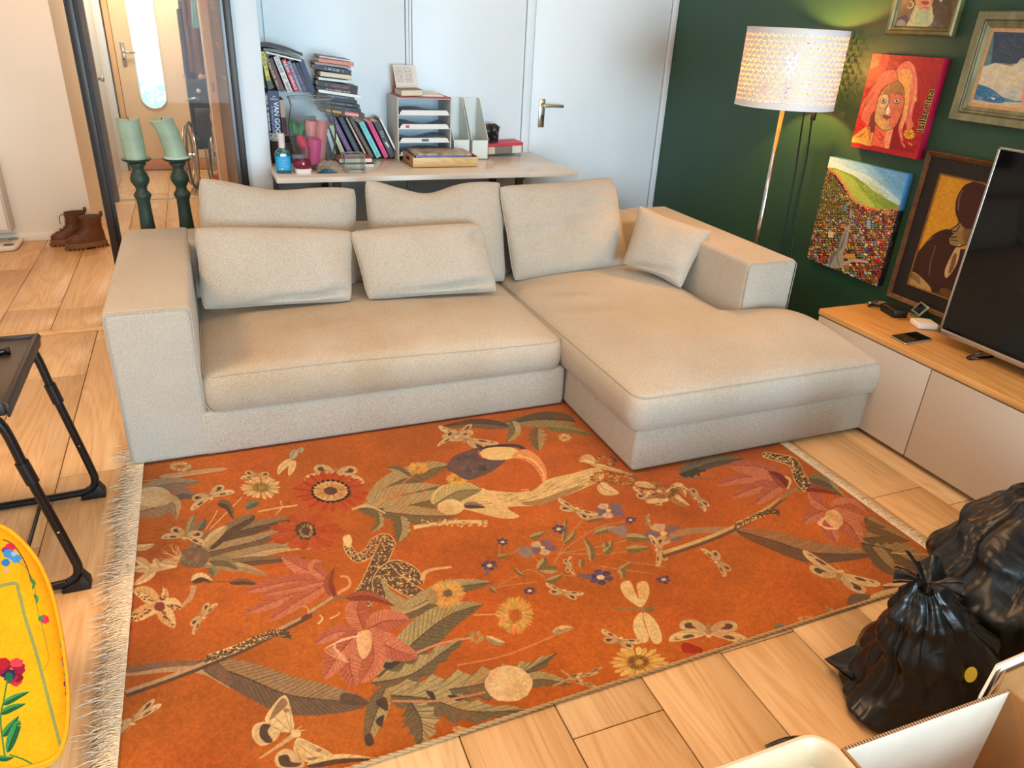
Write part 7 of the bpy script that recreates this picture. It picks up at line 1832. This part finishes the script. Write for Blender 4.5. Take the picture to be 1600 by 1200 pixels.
# ---- boots
M_BOOT = mat('brown_boot_leather', (98, 54, 28), .5, var=.25, vscale=14, bump=.25, bscale=60)
M_SOLE = mat('tan_lug_sole', (126, 86, 48), .7, var=.1); M_BOOTIN = mat('boot_lining', (40, 28, 22), .8); M_LACE = mat('boot_lace', (84, 54, 30), .8)
def boot(label, heel, toe, lace_loop):
    hx, hy = heel; tx, ty = toe
    d = Vector((tx - hx, ty - hy, 0)); L_ = d.length; d.normalize(); s = Vector((-d.y, d.x, 0))
    r = thing('boot', label, 'boot', (hx, hy, 0), 'pair of brown lace-up boots')
    def P_(a, b, z): return Vector((hx, hy, z)) + d * a + s * b
    def outline(a0, a1, w, n=30, toe_p=.9):
        out = []
        for k in range(n):
            t = 2 * PI * k / n; c, sn = math.cos(t), math.sin(t)
            a = (a0 + a1) / 2 + (a1 - a0) / 2 * c; ww = w * (1.0 + .12 * c)
            out.append((a, ww * (abs(sn) ** .8) * (1 if sn > 0 else -1)))
        return out
    def slab(secs, m, name, **k):
        return build(name, loft([[P_(a, b, z) for a, b in outline(a0, a1, w)] for (z, a0, a1, w) in secs]), m, r, smooth=True, angle=.8, **k)
    slab([(.012, -.004, L_ + .004, .047), (.040, -.006, L_ + .006, .050), (.044, -.002, L_, .047)], M_SOLE, 'sole')
    for i in range(11):
        a = .0 + (L_ - .0) * i / 10.0
        if i in (4, 5): continue
        w = .046 * (math.sin(PI * min(.9, max(.12, (i + .6) / 11.2))) ** .35)
        mb = MB()
        x0, x1 = a - .008, a + .008
        mb.hexa([P_(x0, -w, 0), P_(x1, -w, 0), P_(x1, w, 0), P_(x0, w, 0), P_(x0, -w, .014), P_(x1, -w, .014), P_(x1, w, .014), P_(x0, w, .014)])
        build('lug', mb, M_SOLE, r)
    slab([(.040, .002, L_ - .004, .045), (.060, .002, L_ - .002, .045), (.076, .003, L_ - .014, .043), (.090, .004, L_ * .82, .040), (.105, .006, L_ * .68, .038), (.125, .010, L_ * .58, .037), (.150, .012, L_ * .54, .038), (.180, .008, L_ * .535, .041), (.215, .004, L_ * .55, .044)], M_BOOT, 'upper')
    slab([(.2155, .010, L_ * .53, .038), (.2165, .012, L_ * .52, .036)], M_BOOTIN, 'lining')
    build('pull_tab', MB().tube([P_(.004, 0, .20), P_(-.004, 0, .222), P_(.0, 0, .238), P_(.008, 0, .236), P_(.008, 0, .21)], .005, 6), M_BOOT, r, smooth=True)
    fr_ = lambda z: L_ * (.85 if z < .085 else .85 - (z - .085) / .04 * .27 if z < .125 else .58 - (z - .125) * .4)
    for i in range(8):
        z = .088 + i * .0155; a = fr_(z) - .004
        build('lace', MB().tube([P_(a - .012, -.026, z), P_(a + .006, 0, z + .006), P_(a - .012, .026, z + .002)], .0028, 6), M_LACE, r, smooth=True)
    build('lace', MB().tube([P_(L_ * .56, .0, .198), P_(L_ * .60, .014, .212), P_(L_ * .70, .03, .20), P_(L_ * .72, .035, .17), P_(L_ * .71, .03, .15)] if lace_loop else [P_(L_ * .56, 0, .195), P_(L_ * .60, -.02, .19), P_(L_ * .6, -.03, .15)], .0026, 6), M_LACE, r, smooth=True)
boot('brown lace-up boot, the front one of the pair by the hall wall', (-.690, 5.66), (-.925, 5.575), False)
boot('brown lace-up boot with a lug sole, the rear one with a loose lace', (-.800, 5.795), (-1.030, 5.70), True)

# ---- bathroom scale and white radiator cabinet at the left edge
sc_ = thing('bathroom_scale', 'white bathroom scale lying on the hall floor at the left edge', 'scale', (-1.36, 5.76, 0))
build('platform', loft([[(x, y, z) for x, y in squircle(-1.39, 5.765, w, w * .93, 40, 6)] for z, w in ((.004, .165), (.012, .172), (.026, .172), (.03, .166))]), mat('scale_white', (226, 216, 200), .3), sc_, smooth=True, angle=.7)
for y in (5.68, 5.84): build('electrode', MB().lathe([(0, .0302), (.032, .0302), (.032, .0315), (0, .032)], (-1.275, y, 0), 20), mat('electrode_steel', (150, 140, 128), .3, .8), sc_, smooth=True, angle=.7)
rd = thing('wall_radiator', 'white radiator cabinet hung low on the hall wall at the left edge', 'radiator', (-1.5, 5.80, .12))
build('front_panel', MB().box((-1.9, 5.715, .12), (-1.262, 5.73, .60)), mat('radiator_white', (232, 222, 206), .35), rd, bevel=.004)
build('body', MB().box((-1.9, 5.73, .10), (-1.250, 5.872, .61)), mat('radiator_side', (206, 196, 184), .4), rd, bevel=.004)

# ---- two candle columns behind the sofa
M_PED = mat('dark_green_wood', (40, 58, 48), .5, var=.15, vscale=10, bump=.1)
M_WAXG = mat('sea_green_wax', (150, 170, 148), .5, var=.14, vscale=14, bump=.25, bscale=50, sss=.2)
def pedestal(px, label):
    p = ony(px, 248, 3.86); x, y, zt = p.x, 3.86, .872
    r = thing('candle_stand', label, 'candle stand', (x, y, 0), 'pair of dark green turned candle stands')
    build('dish', MB().lathe([(.0, zt - .012), (.028, zt - .016), (.052, zt - .010), (.0615, zt - .004), (.0625, zt + .002), (.058, zt + .0005), (.03, zt - .003), (0, zt - .003)], (x, y, 0), 36), M_PED, r, smooth=True, angle=.9)
    prof = [(.030, zt - .014), (.034, zt - .022), (.022, zt - .040), (.021, zt - .05), (.030, zt - .066), (.0365, zt - .086), (.036, zt - .10), (.028, zt - .118), (.0215, zt - .13), (.0225, zt - .145), (.032, zt - .158), (.0345, zt - .166), (.031, zt - .176), (.0255, zt - .190), (.026, zt - .24), (.031, zt - .36), (.036, zt - .52), (.036, zt - .60), (.026, zt - .63), (.03, zt - .65)]
    build('turned_column', MB().lathe([(a * 1.12, b) for a, b in prof], (x, y, 0), 32), M_PED, r, smooth=True, angle=1.2)
    build('base', MB().lathe([(.03, .222), (.05, .20), (.075, .08), (.08, .0), (0, 0)][::-1], (x, y, 0), 32), M_PED, r, smooth=True, angle=.8)
    return x, y, zt
for (px, label, cl, tilt, slump) in ((213, 'left dark green turned stand under the upright green candle', 'upright pale green pillar candle on the left stand', .0, False), (276.5, 'right dark green turned stand under the slumped green candle', 'slumped pale green pillar candle with a sunken top on the right stand', .03, True)):
    x, y, zt = pedestal(px, label)
    ca = thing('pillar_candle', cl, 'candle', (x - .004, y, zt), 'pale green pillar candles')
    R_ = .0475; Hc = .175
    def cf(u, v):
        a = 2 * PI * u
        if slump:
            bend = -.028 * smooth01(v) - .012 * smooth01((v - .7) / .3); r_ = R_ * (1 + .05 * math.sin(a + 2) * v) * (1.06 if v < .06 else 1) + .004 * smooth01((v - .85) / .15) * (1 - math.cos(a)) ; zz = Hc * v * (1 + .06 * math.cos(a - .4) * v) 
        else:
            bend = -.006 * v; r_ = R_ * (1 + .012 * math.sin(3 * a + 4 * v)); zz = Hc * v + (.006 * math.sin(2 * a + 1) * v)
        return (x - .002 + bend + r_ * math.cos(a), y + r_ * math.sin(a), zt + zz)
    mb = MB(); mb.grid(cf, 36, 14)
    def top(u, v):
        e = Vector(cf(u, 1.0)); c = Vector((x + (-.040 if slump else -.006), y, zt + Hc * (.97 if slump else .985)))
        return e + (c - e) * v + Vector((0, 0, -.006 * math.sin(PI * v)))
    mb.grid(top, 36, 5)
    build('wax', mb, M_WAXG, ca, smooth=True, weld=True, angle=1.0)
    c = Vector((x + (-.040 if slump else -.006), y, zt + Hc * .97)); build('wick', MB().tube([c, c + Vector((.001, 0, .012))], .0016, 6), mat('wick_dark', (40, 34, 30), .9), ca)
    if slump: build('wax_drip', MB().lathe([(.048, 0), (.057, .0), (.054, .006), (.047, .012)], (x - .002, y, zt), 30), mat('pale_wax', (176, 196, 186), .5), ca, smooth=True)
# ================================================================ TRAY TABLE, YELLOW BAG, BAGS AND BOXES
M_TRAYT = mat('dark_brown_tray', (48, 38, 32), .45, var=.12, vscale=6, bump=.05)
M_BLKT = mat('black_tube', (14, 13, 13), .35, var=.1)
tt = thing('tray_table', 'black folding tray table with a dark brown top at the left edge', 'table', (-.78, 2.2, 0))
TXR, TXL, TYN, TYF, TZ = -.527, -1.05, 1.965, 2.435, .594
build('tray_top', MB().box((TXL, TYN, TZ - .020), (TXR - .002, TYF, TZ - .006)), M_TRAYT, tt, bevel=.003)
rim = MB()
sec = [(TXR - .016, TZ - .006), (TXR - .016, TZ), (TXR - .004, TZ + .002), (TXR + .001, TZ - .006), (TXR - .004, TZ - .040), (TXR - .010, TZ - .040), (TXR - .010, TZ - .02)]
build('side_rim', MB().prism([(x, TYN - .004, z) for x, z in sec], (0, TYF - TYN + .008, 0)), M_TRAYT, tt, bevel=.0015)
build('back_rim', MB().box((TXL, TYF - .012, TZ - .036), (TXR - .01, TYF + .002, TZ + .002)), M_TRAYT, tt, bevel=.003)
build('front_rim', MB().box((TXL, TYN - .002, TZ - .036), (TXR - .012, TYN + .010, TZ + .001)), M_TRAYT, tt, bevel=.003)
for y in (2.42, 1.945):
    def arc_leg(y):
        return [(-.575, y, .590 - .02), (-.548, y, .535), (-.526, y, .40), (-.492, y, .21), (-.474, y, .105), (-.470, y, .070), (-.477, y, .042), (-.497, y, .026), (-.530, y, .020), (-.75, y, .016), (-1.02, y, .016)]
    build('leg', MB().tube(K.smooth([(p[0], p[2]) for p in arc_leg(y)], False, 4) and [(a, y, b) for a, b in K.smooth([(p[0], p[2]) for p in arc_leg(y)], False, 4)], .0125, 12), M_BLKT, tt, smooth=True)
    a, b = Vector((-.531, y, .43)), Vector((-.519, y, .365))
    build('collar', MB().tube([a, b], .0165, 14), M_BLACKP, tt, smooth=True, angle=.7)
    build('foot_block', MB().prism([(-.520, y - .02, .0), (-.447, y - .02, .0), (-.447, y - .02, .022), (-.462, y - .02, .050), (-.478, y - .02, .030), (-.520, y - .02, .012)], (0, .04, 0)), M_BLACKP, tt, bevel=.002)
    build('rivet', MB().lathe([(0, -.003), (.004, 0), (0, .003)], (-.490, y - .0128, .205), 8), mat('silver_aluminium', (190, 182, 172), .3, .9), tt)
build('cross_bar', MB().tube([(-.635, 1.945, .016), (-.635, 2.42, .016)], .006, 8), M_BLKT, tt, smooth=True)
build('brace_wire', MB().tube([(-.60, 2.41, .515), (-.565, 2.405, .512), (-.545, 2.42, .515)], .0035, 8), M_BLKT, tt, smooth=True)
rmt = thing('remote', 'slim black remote lying on the dark tray table', 'remote', (-.63, 2.30, TZ - .006))
build('remote_body', MB().tube([(-.78, 2.27, TZ + .004), (-.60, 2.305, TZ + .004), (-.585, 2.308, TZ + .004)], .0095, 10), mat('remote_black', (14, 14, 16), .3), rmt, smooth=True)
build('remote_end', MB().tube([(-.590, 2.307, TZ + .004), (-.581, 2.309, TZ + .004)], .0105, 10), M_BLACKP, rmt, smooth=True)

# ---- yellow embroidered bag
random.seed(12)
BN = Vector((.30, -.66, .69)).normalized(); BP = Vector((-.50, 1.36, .045))
bex = Vector((0, 0, 1)).cross(BN).normalized(); bey = BN.cross(bex)
def bpl(x, y):
    p = onplane(x, y, BP + BN * .07, BN) - BP; return p.dot(bex), p.dot(bey)
SIL = [(-60, 806), (0, 818), (34, 842), (62, 878), (82, 926), (96, 985), (105, 1050), (108, 1100), (104, 1150), (88, 1184), (50, 1200), (-20, 1212), (-150, 1225), (-250, 1190), (-290, 1080), (-280, 950), (-220, 860), (-140, 815)]
sil2 = [bpl(x, y) for x, y in SIL]
us = [p[0] for p in sil2]; vs_ = [p[1] for p in sil2]
bu0, bu1, bv0, bv1 = min(us) - .01, max(us) + .01, min(vs_) - .01, max(vs_) + .01
BS = 1400
def bag2d(x, y):
    u, v = bpl(x, y); return ((u - bu0) * BS, (bv1 - v) * BS)
C = Canvas(int((bu1 - bu0) * BS), int((bv1 - bv0) * BS), (244, 160, 8), bag2d)
C.view = (0, 780, 2.858)
GB_ = (140, 140, 74)
C.stroke([(-60, 405), (0, 396), (66, 384), (80, 420), (110, 540), (160, 700), (200, 850), (240, 1000), (272, 1110)], 16, GB_); 
C.stroke([(10, 185), (60, 210), (110, 290), (140, 380)], 6, (110, 60, 50)); 
for c, r, col in (((44, 220), 24, (196, 40, 70)), ((20, 235), 16, (110, 60, 130)), ((36, 250), 26, (60, 130, 190)), ((68, 272), 26, (60, 140, 200)), ((22, 292), 20, (40, 110, 180)), ((26, 328), 13, (240, 150, 120)), ((60, 250), 14, (150, 170, 210))): C.ell(c, r, r * .8, col, jit=.18)
for p in ([(130, 360), (150, 380), (140, 410)], [(150, 430), (162, 450), (158, 475)]): C.leaf(p, 18, (50, 120, 60), (80, 150, 80), hatch=3)
C.stroke([(70, 280), (110, 310), (140, 360), (155, 420), (165, 500), (185, 570), (200, 640), (214, 700)], 3, (110, 120, 60)); C.ell((196, 540), 22, 20, (214, 50, 70), jit=.15); C.ell((178, 538), 12, 14, (60, 130, 80), jit=.1)
C.stroke([(214, 690), (210, 730), (190, 770)], 4, (190, 120, 20))
for k in range(9): C.ell((20 + random.uniform(-40, 60), 770 + random.uniform(-44, 44)), 30, 26, random.choice([(170, 24, 40), (200, 40, 56), (120, 16, 36), (150, 20, 50)]), jit=.15)
C.ell((36, 790), 30, 24, (44, 30, 70), jit=.2); C.ell((38, 800), 18, 24, (30, 90, 60), jit=.1); C.ell((70, 735), 30, 20, (210, 60, 70), jit=.15)
C.stroke([(30, 810), (14, 900), (0, 980), (10, 1080), (20, 1150)], 8, (60, 110, 50)); C.stroke([(40, 1140), (100, 1160), (150, 1185)], 7, (60, 110, 50))
for sp, w in (([(10, 920), (60, 890), (128, 862)], 30), ([(0, 960), (50, 935), (112, 915)], 32), ([(10, 1060), (40, 1020), (82, 968)], 34), ([(30, 1130), (50, 1070), (76, 1005), (88, 1010)], 44), ([(-20, 1150), (20, 1158), (60, 1152)], 26), ([(-40, 900), (-60, 860), (-90, 850)], 30)): C.leaf(sp, w, (24, 84, 44), (60, 130, 66), hatch=8)
for k in range(22):
    yy = 560 + k * 22; C.ell((276 + (yy - 560) * .085 + random.uniform(-8, 8), yy), 10, 14, random.choice([(196, 40, 60), (60, 120, 190), (80, 140, 80), (120, 50, 90), (220, 90, 60)]), jit=.2)
for bx_ in (-420, -260): 
    C.stroke([(bx_, 600), (bx_ + 30, 900), (bx_ + 10, 1150)], 8, (60, 110, 50)); C.flower((bx_ + 10, 560), 60, 60, 8, .2, (190, 40, 60), (214, 60, 80), (90, 20, 40))
paint_noise(C, 6, .08, 41); paint_noise(C, 60, .06, 42)
yb = thing('embroidered_bag', 'plump yellow cloth bag embroidered with red and blue flowers, at the lower left corner', 'bag', (-.60, 1.40, 0))
M_YB = print_mat('yellow_embroidered_cloth', C, .85, bump=.35, bscale=500, spec=.2)
M_YP = mat('yellow_piping', (226, 160, 16), .85, var=.08, vscale=60)
sm_ = K.smooth(sil2, True, 5); nb = len(sm_)
cu = sum(p[0] for p in sm_) / nb; cv = sum(p[1] for p in sm_) / nb
mb = MB(); rings = []
for (k, off) in ((1.0, .0), (1.012, .03), (1.0, .055), (.955, .073), (.86, .084), (.65, .094), (.35, .098), (.0, .099)):
    rings.append([BP + bex * (cu + (u - cu) * k) + bey * (cv + (v - cv) * k) + BN * off for u, v in sm_])
back = [[BP + bex * (cu + (u - cu) * k) + bey * (cv + (v - cv) * k) + BN * off for u, v in sm_] for (k, off) in ((0.0, -.05), (.6, -.05), (.93, -.04), (1.0, 0.0))]
secs = [[Vector((p.x, p.y, max(p.z, .006))) for p in r_] for r_ in back + rings[1:]]
loft(secs, mb, cap=False)
bo_ = build('bag_body', mb, M_YB, yb, smooth=True, angle=1.3)
def bag_uv(p):
    q = p - BP; return ((q.dot(bex) - bu0) / (bu1 - bu0), (q.dot(bey) - bv0) / (bv1 - bv0))
set_uv(bo_, bag_uv)
for k, off, nm in ((.985, .064, 'piping'), (1.012, .018, 'piping')):
    lp = [BP + bex * (cu + (u - cu) * k) + bey * (cv + (v - cv) * k) + BN * off for u, v in sm_]
    build(nm, MB().tube([(p.x, p.y, max(p.z, .008)) for p in lp], .0055, 8, closed=True), M_YP, yb, smooth=True)

# ---- black rubbish bags
gb = NT('black_bag_film'); tcb = gb.n('ShaderNodeTexCoord'); gb.b.inputs['Base Color'].default_value = lin((17, 15, 14)); gb.b.inputs['Roughness'].default_value = .31; gb.b.inputs['Specular IOR Level'].default_value = .42
n1 = gb.n('ShaderNodeTexNoise', i_Scale=5.0, i_Detail=2.5, i_Distortion=1.2); n2 = gb.n('ShaderNodeTexVoronoi', i_Scale=8.0); n2.feature = 'DISTANCE_TO_EDGE'
mpb = gb.n('ShaderNodeMapping'); mpb.inputs['Scale'].default_value = (1, 1, .45); gb.l(tcb.outputs['Object'], mpb.inputs[0]); gb.l(mpb.outputs[0], n1.inputs['Vector'])
nzv = gb.n('ShaderNodeTexNoise', i_Scale=5.0, i_Detail=3.0); gb.l(mpb.outputs[0], nzv.inputs['Vector']); vmx = gb.n('ShaderNodeVectorMath', operation='MULTIPLY_ADD'); vmx.inputs[1].default_value = (.25, .25, .25); gb.l(nzv.outputs['Color'], vmx.inputs[0]); gb.l(mpb.outputs[0], vmx.inputs[2]); gb.l(vmx.outputs[0], n2.inputs['Vector'])
adb = gb.n('ShaderNodeMath', operation='MULTIPLY_ADD'); adb.inputs[1].default_value = .5; gb.l(n2.outputs['Distance'], adb.inputs[0]); gb.l(n1.outputs[0], adb.inputs[2]); gb.bump(adb.outputs[0], .55, .03)
M_BAG = gb.m
def rubbish_bag(label, base, prof, neck, lean, seed, folds=13, squash=(1, 1), skew=0.0):
    """prof: (height 0..1, radius); gathered folds run to the neck"""
    r = thing('rubbish_bag', label, 'bag', base, 'black rubbish bags')
    Hh = prof[-1][2] if len(prof[0]) == 3 else 1
    def rad(t):
        for (t0, r0), (t1, r1) in zip(prof[:-1], prof[1:]):
            if t <= t1: k = (t - t0) / (t1 - t0); k = k * k * (3 - 2 * k); return r0 + (r1 - r0) * k
        return prof[-1][1]
    NU, NV = 150, 70
    def f(u, v):
        a = 2 * PI * u; t = v
        gather = smooth01((t - .05) / .75)
        ph = seed * 3 + 1.2 * noise.noise(Vector((math.cos(a) * 1.3, math.sin(a) * 1.3, t * 3 + seed)))
        fold = abs(math.sin(a * folds / 2 + ph + t * 1.6)) ** .6 - .55
        fold2 = abs(math.sin(a * folds * .83 + 2 * ph)) - .6
        lump = noise.noise(Vector((math.cos(a) * 1.1 + seed, math.sin(a) * 1.1, t * 2.2))) * .15 + noise.noise(Vector((math.cos(a) * 2.6, math.sin(a) * 2.6 + seed, t * 5))) * .07
        cr = (abs(noise.noise(Vector((math.cos(a) * 2.4, math.sin(a) * 2.4, t * 3.5 + seed)))) - .2) * -.09 + (abs(noise.noise(Vector((math.cos(a) * 5, math.sin(a) * 5, t * 5 + seed)))) - .2) * -.05
        rr = rad(t) * (1 + lump + cr + gather * (.19 * fold + .07 * fold2) + (1 - gather) * .02 * fold)
        rr *= 1 + skew * math.cos(a + .3) * math.sin(PI * min(1, t * 1.15)) if t < .87 else 1
        x = base[0] + lean[0] * t ** 1.5 + rr * math.cos(a) * squash[0]; y = base[1] + lean[1] * t ** 1.5 + rr * math.sin(a) * squash[1]
        z = neck * (t + .02 * noise.noise(Vector((a, t * 3, seed))) * (1 - t))
        return (x, y, max(.004, z))
    mb = MB(); mb.grid(f, NU, NV)
    build('film', mb, M_BAG, r, smooth=True, weld=True)
    return r, f
# low front bag, tied at its top
B1 = (1.525, .835, 0)
r1_, f1 = rubbish_bag('black rubbish bag tied at the top, in front, nearest the rug corner', B1, [(0, .12), (.05, .22), (.25, .20), (.5, .15), (.72, .10), (.88, .06), (.96, .036), (1, .028)], .36, (-.045, .045), 2.0, folds=9, skew=.25, squash=(1, .74))
tip = Vector((1.48, .875, .355))
def tuft_fn(k):
    a = k * 1.1; d = Vector((math.cos(a), math.sin(a) * .8, .5 + .3 * math.sin(k * 2.3))).normalized(); L_ = .075 + .03 * math.sin(k * 3.1)
    s = d.cross(Vector((0, 0, 1))).normalized()
    mb = MB(); mb.grid(lambda u, v: tip + d * (L_ * v) + s * ((u - .5) * (.02 + .07 * v)) + Vector((0, 0, .014 * math.sin(u * 9 + k) * v - .02 * v * v)), 10, 6); return mb
for k in range(6): build('tied_end', tuft_fn(k), M_BAG, r1_, smooth=True)
# loose corner of the film poking out on the floor side
def zpt(x, y, z): return onz(x, y, z)
t0, t1, t2 = zpt(1287, 1030, .03), zpt(1352, 1000, .09), zpt(1330, 1062, .06)
mb = MB(); mb.grid(lambda u, v: t0 + (t1 + (t2 - t1) * u - t0) * v + Vector((0, 0, .010 * math.sin(u * 7) * v)), 8, 6); mb.grid(lambda u, v: t0 + (t1 + (t2 - t1) * u - t0) * v + Vector((.004, -.004, -.03 * math.sin(PI * u) * v - .003)), 8, 6)
build('loose_corner', mb, M_BAG, r1_, smooth=True)
dq = Vector(f1(.80, .40)); 
# yellow printed dot on the film, facing the camera
def surf_hit(f, px, py):
    best = None
    for i in range(150):
        for j in range(70):
            p = Vector(f(i / 150, j / 70)); d = p - CAM_C; kd = d.dot(CAM_F)
            x = 800 + FPX * d.dot(CAM_R) / kd; y = 600 - FPX * d.dot(CAM_U) / kd
            e = (x - px) ** 2 + (y - py) ** 2
            if e < 90 and (best is None or d.length < best[0]): best = (d.length, p)
    return best[1] if best else None
# tall bag behind, at the right edge
B2 = (2.06, .93, 0)
r2_, f2 = rubbish_bag('big black rubbish bag behind the tied one, cut by the right edge', B2, [(0, .12), (.06, .30), (.3, .33), (.55, .26), (.78, .16), (.92, .08), (1, .028)], .47, (.12, .04), 5.0, folds=11, squash=(1, .8))
tip = Vector((2.18, .97, .465))
for k in range(6): build('tied_end', tuft_fn(k + .4), M_BAG, r2_, smooth=True)
q = surf_hit(f1, 1521, 1060) or surf_hit(f2, 1521, 1060)
if q is not None:
    nrm = (CAM_C - q).normalized(); sx_v = nrm.cross(Vector((0, 0, 1))).normalized(); sy_v = sx_v.cross(nrm)
    build('yellow_dot', MB().prism([q + nrm * .012 + sx_v * (.012 * math.cos(2 * PI * k / 18)) + sy_v * (.019 * math.sin(2 * PI * k / 18)) for k in range(18)], nrm * .0008), mat('yellow_print', (186, 170, 30), .4), r1_)
t3 = thing('bag_tail', 'flat black end of plastic film lying on the floor beside the pale tub', 'bag', tuple(zpt(1230, 1165, 0)))
a0, a1 = zpt(1194, 1166, .006), zpt(1262, 1152, .006)
mb = MB(); mb.grid(lambda u, v: a0 + (a1 - a0) * u + Vector((.0, -.055 * v * (.3 + u), .003 + .022 * math.sin(PI * u) * math.sin(PI * min(1, v + .25)))), 12, 8)
build('film', mb, M_BAG, t3, smooth=True)

# ---- cardboard boxes and tub in the corner
M_CW = mat('white_carton', (222, 208, 190), .75, var=.05, vscale=12)
M_CB = mat('brown_carton', (168, 116, 66), .8, var=.1, vscale=14)
cor = NT('corrugated_edge'); tcc = cor.n('ShaderNodeTexCoord'); wv = cor.n('ShaderNodeTexWave', i_Scale=42.0, i_Distortion=1.0); cor.l(tcc.outputs['Object'], wv.inputs['Vector']); cor.l(cor.ramp(wv.outputs['Color'], [(.3, lin((92, 66, 44))), (.7, lin((186, 150, 112)))]), cor.b.inputs['Base Color']); cor.b.inputs['Roughness'].default_value = .85
bxz = .30
A, B = onz(1322, 1172, bxz), onz(1578, 1080, bxz)
cb1 = thing('cardboard_box', 'open cardboard box, white inside, standing in the lower right corner', 'box', ((A.x + B.x) / 2, .38, 0))
yb0 = .12; th = .006; yfar = (A.y + B.y) / 2
build('far_wall', MB().hexa([(A.x, A.y, .002), (B.x, B.y, .002), (B.x, B.y + th, .002), (A.x, A.y + th, .002), (A.x, A.y, bxz), (B.x, B.y, bxz), (B.x, B.y + th, bxz), (A.x, A.y + th, bxz)]), M_CW, cb1)
build('far_edge', MB().hexa([(A.x, A.y - .0005, bxz), (B.x, B.y - .0005, bxz), (B.x, B.y + th, bxz), (A.x, A.y + th, bxz), (A.x, A.y - .0005, bxz + .0012), (B.x, B.y - .0005, bxz + .0012), (B.x, B.y + th, bxz + .0012), (A.x, A.y + th, bxz + .0012)]), cor.m, cb1)
build('right_wall', MB().hexa([(B.x, yb0, .002), (B.x + th, yb0, .002), (B.x + th, B.y + th, .002), (B.x, B.y + th, .002), (B.x, yb0, bxz), (B.x + th, yb0, bxz), (B.x + th, B.y + th, bxz), (B.x, B.y + th, bxz)]), M_CB, cb1)
build('left_wall', MB().hexa([(A.x - th, yb0, .002), (A.x, yb0, .002), (A.x, A.y + th, .002), (A.x - th, A.y + th, .002), (A.x - th, yb0, bxz), (A.x, yb0, bxz), (A.x, A.y + th, bxz), (A.x - th, A.y + th, bxz)]), M_CB, cb1)
build('near_wall', MB().box((A.x, yb0 - th, .002), (B.x, yb0, bxz)), M_CB, cb1); build('bottom', MB().box((A.x, yb0, .002), (B.x, B.y, .008)), M_CB, cb1)
cb2 = thing('carton', 'second open carton with a pale flap behind the white lined box', 'box', (1.55, .60, 0))
P0, P1, P2 = onz(1535, 1086, .312), onz(1560, 1040, .325), onz(1606, 1020, .325)
def wall_quad(name, p, q, m, th_=.005, z0=.002):
    d = (q - p); d.z = 0; nrm = Vector((-d.y, d.x, 0)).normalized() * th_
    build(name, MB().hexa([(p.x, p.y, z0), (q.x, q.y, z0), (q.x + nrm.x, q.y + nrm.y, z0), (p.x + nrm.x, p.y + nrm.y, z0), tuple(p), tuple(q), tuple(q + nrm), tuple(p + nrm)]), m, cb2)
wall_quad('left_flap', P0, P1, M_CW)
P2b = P1 + (P2 - P1) * 5; wall_quad('far_wall', P1, P2b, M_CW); 
pi0 = P0 + Vector((.012, -.002, -.012)); pi1 = P1 + Vector((.010, -.010, -.012)); wall_quad('inner_flap', pi0 + Vector((.008, 0, 0)), pi1 + Vector((.006, 0, 0)), M_CB, .003); wall_quad('inner_wall', pi1 + Vector((.008, 0, -.012)), P2b + Vector((0, -.012, -.02)), M_CB, .003)
# pale plastic tub
tb = thing('plastic_tub', 'pale beige plastic tub with rounded corners at the bottom edge', 'tub', (.78, .48, 0))
M_TUB = mat('beige_plastic', (214, 196, 164), .35, var=.02)
tz = .30; tx0, tx1, ty0, ty1 = .52, .982, .30, .670
def rrect(x0, x1, y0, y1, r_, n=7):
    out = []
    for (cx, cy, a0) in ((x1 - r_, y1 - r_, 0), (x0 + r_, y1 - r_, PI / 2), (x0 + r_, y0 + r_, PI), (x1 - r_, y0 + r_, 1.5 * PI)):
        for k in range(n): a = a0 + PI / 2 * k / (n - 1); out.append((cx + r_ * math.cos(a), cy + r_ * math.sin(a)))
    return out
def ring_(ins, z, r_=.05): return [(x, y, z) for x, y in rrect(tx0 + ins, tx1 - ins, ty0 + ins, ty1 - ins, max(.012, r_ - ins))]
build('tub_body', loft([ring_(.05, .002), ring_(.012, tz - .02), ring_(.0, tz - .018), ring_(-.003, tz - .004), ring_(.0, tz), ring_(.006, tz), ring_(.012, tz - .006), ring_(.022, tz - .06), ring_(.030, tz - .064), ring_(.055, .012)], cap=False), M_TUB, tb, smooth=True, angle=.6)
build('tub_floor', MB().prism(ring_(.052, .008), (0, 0, .004)), M_TUB, tb)
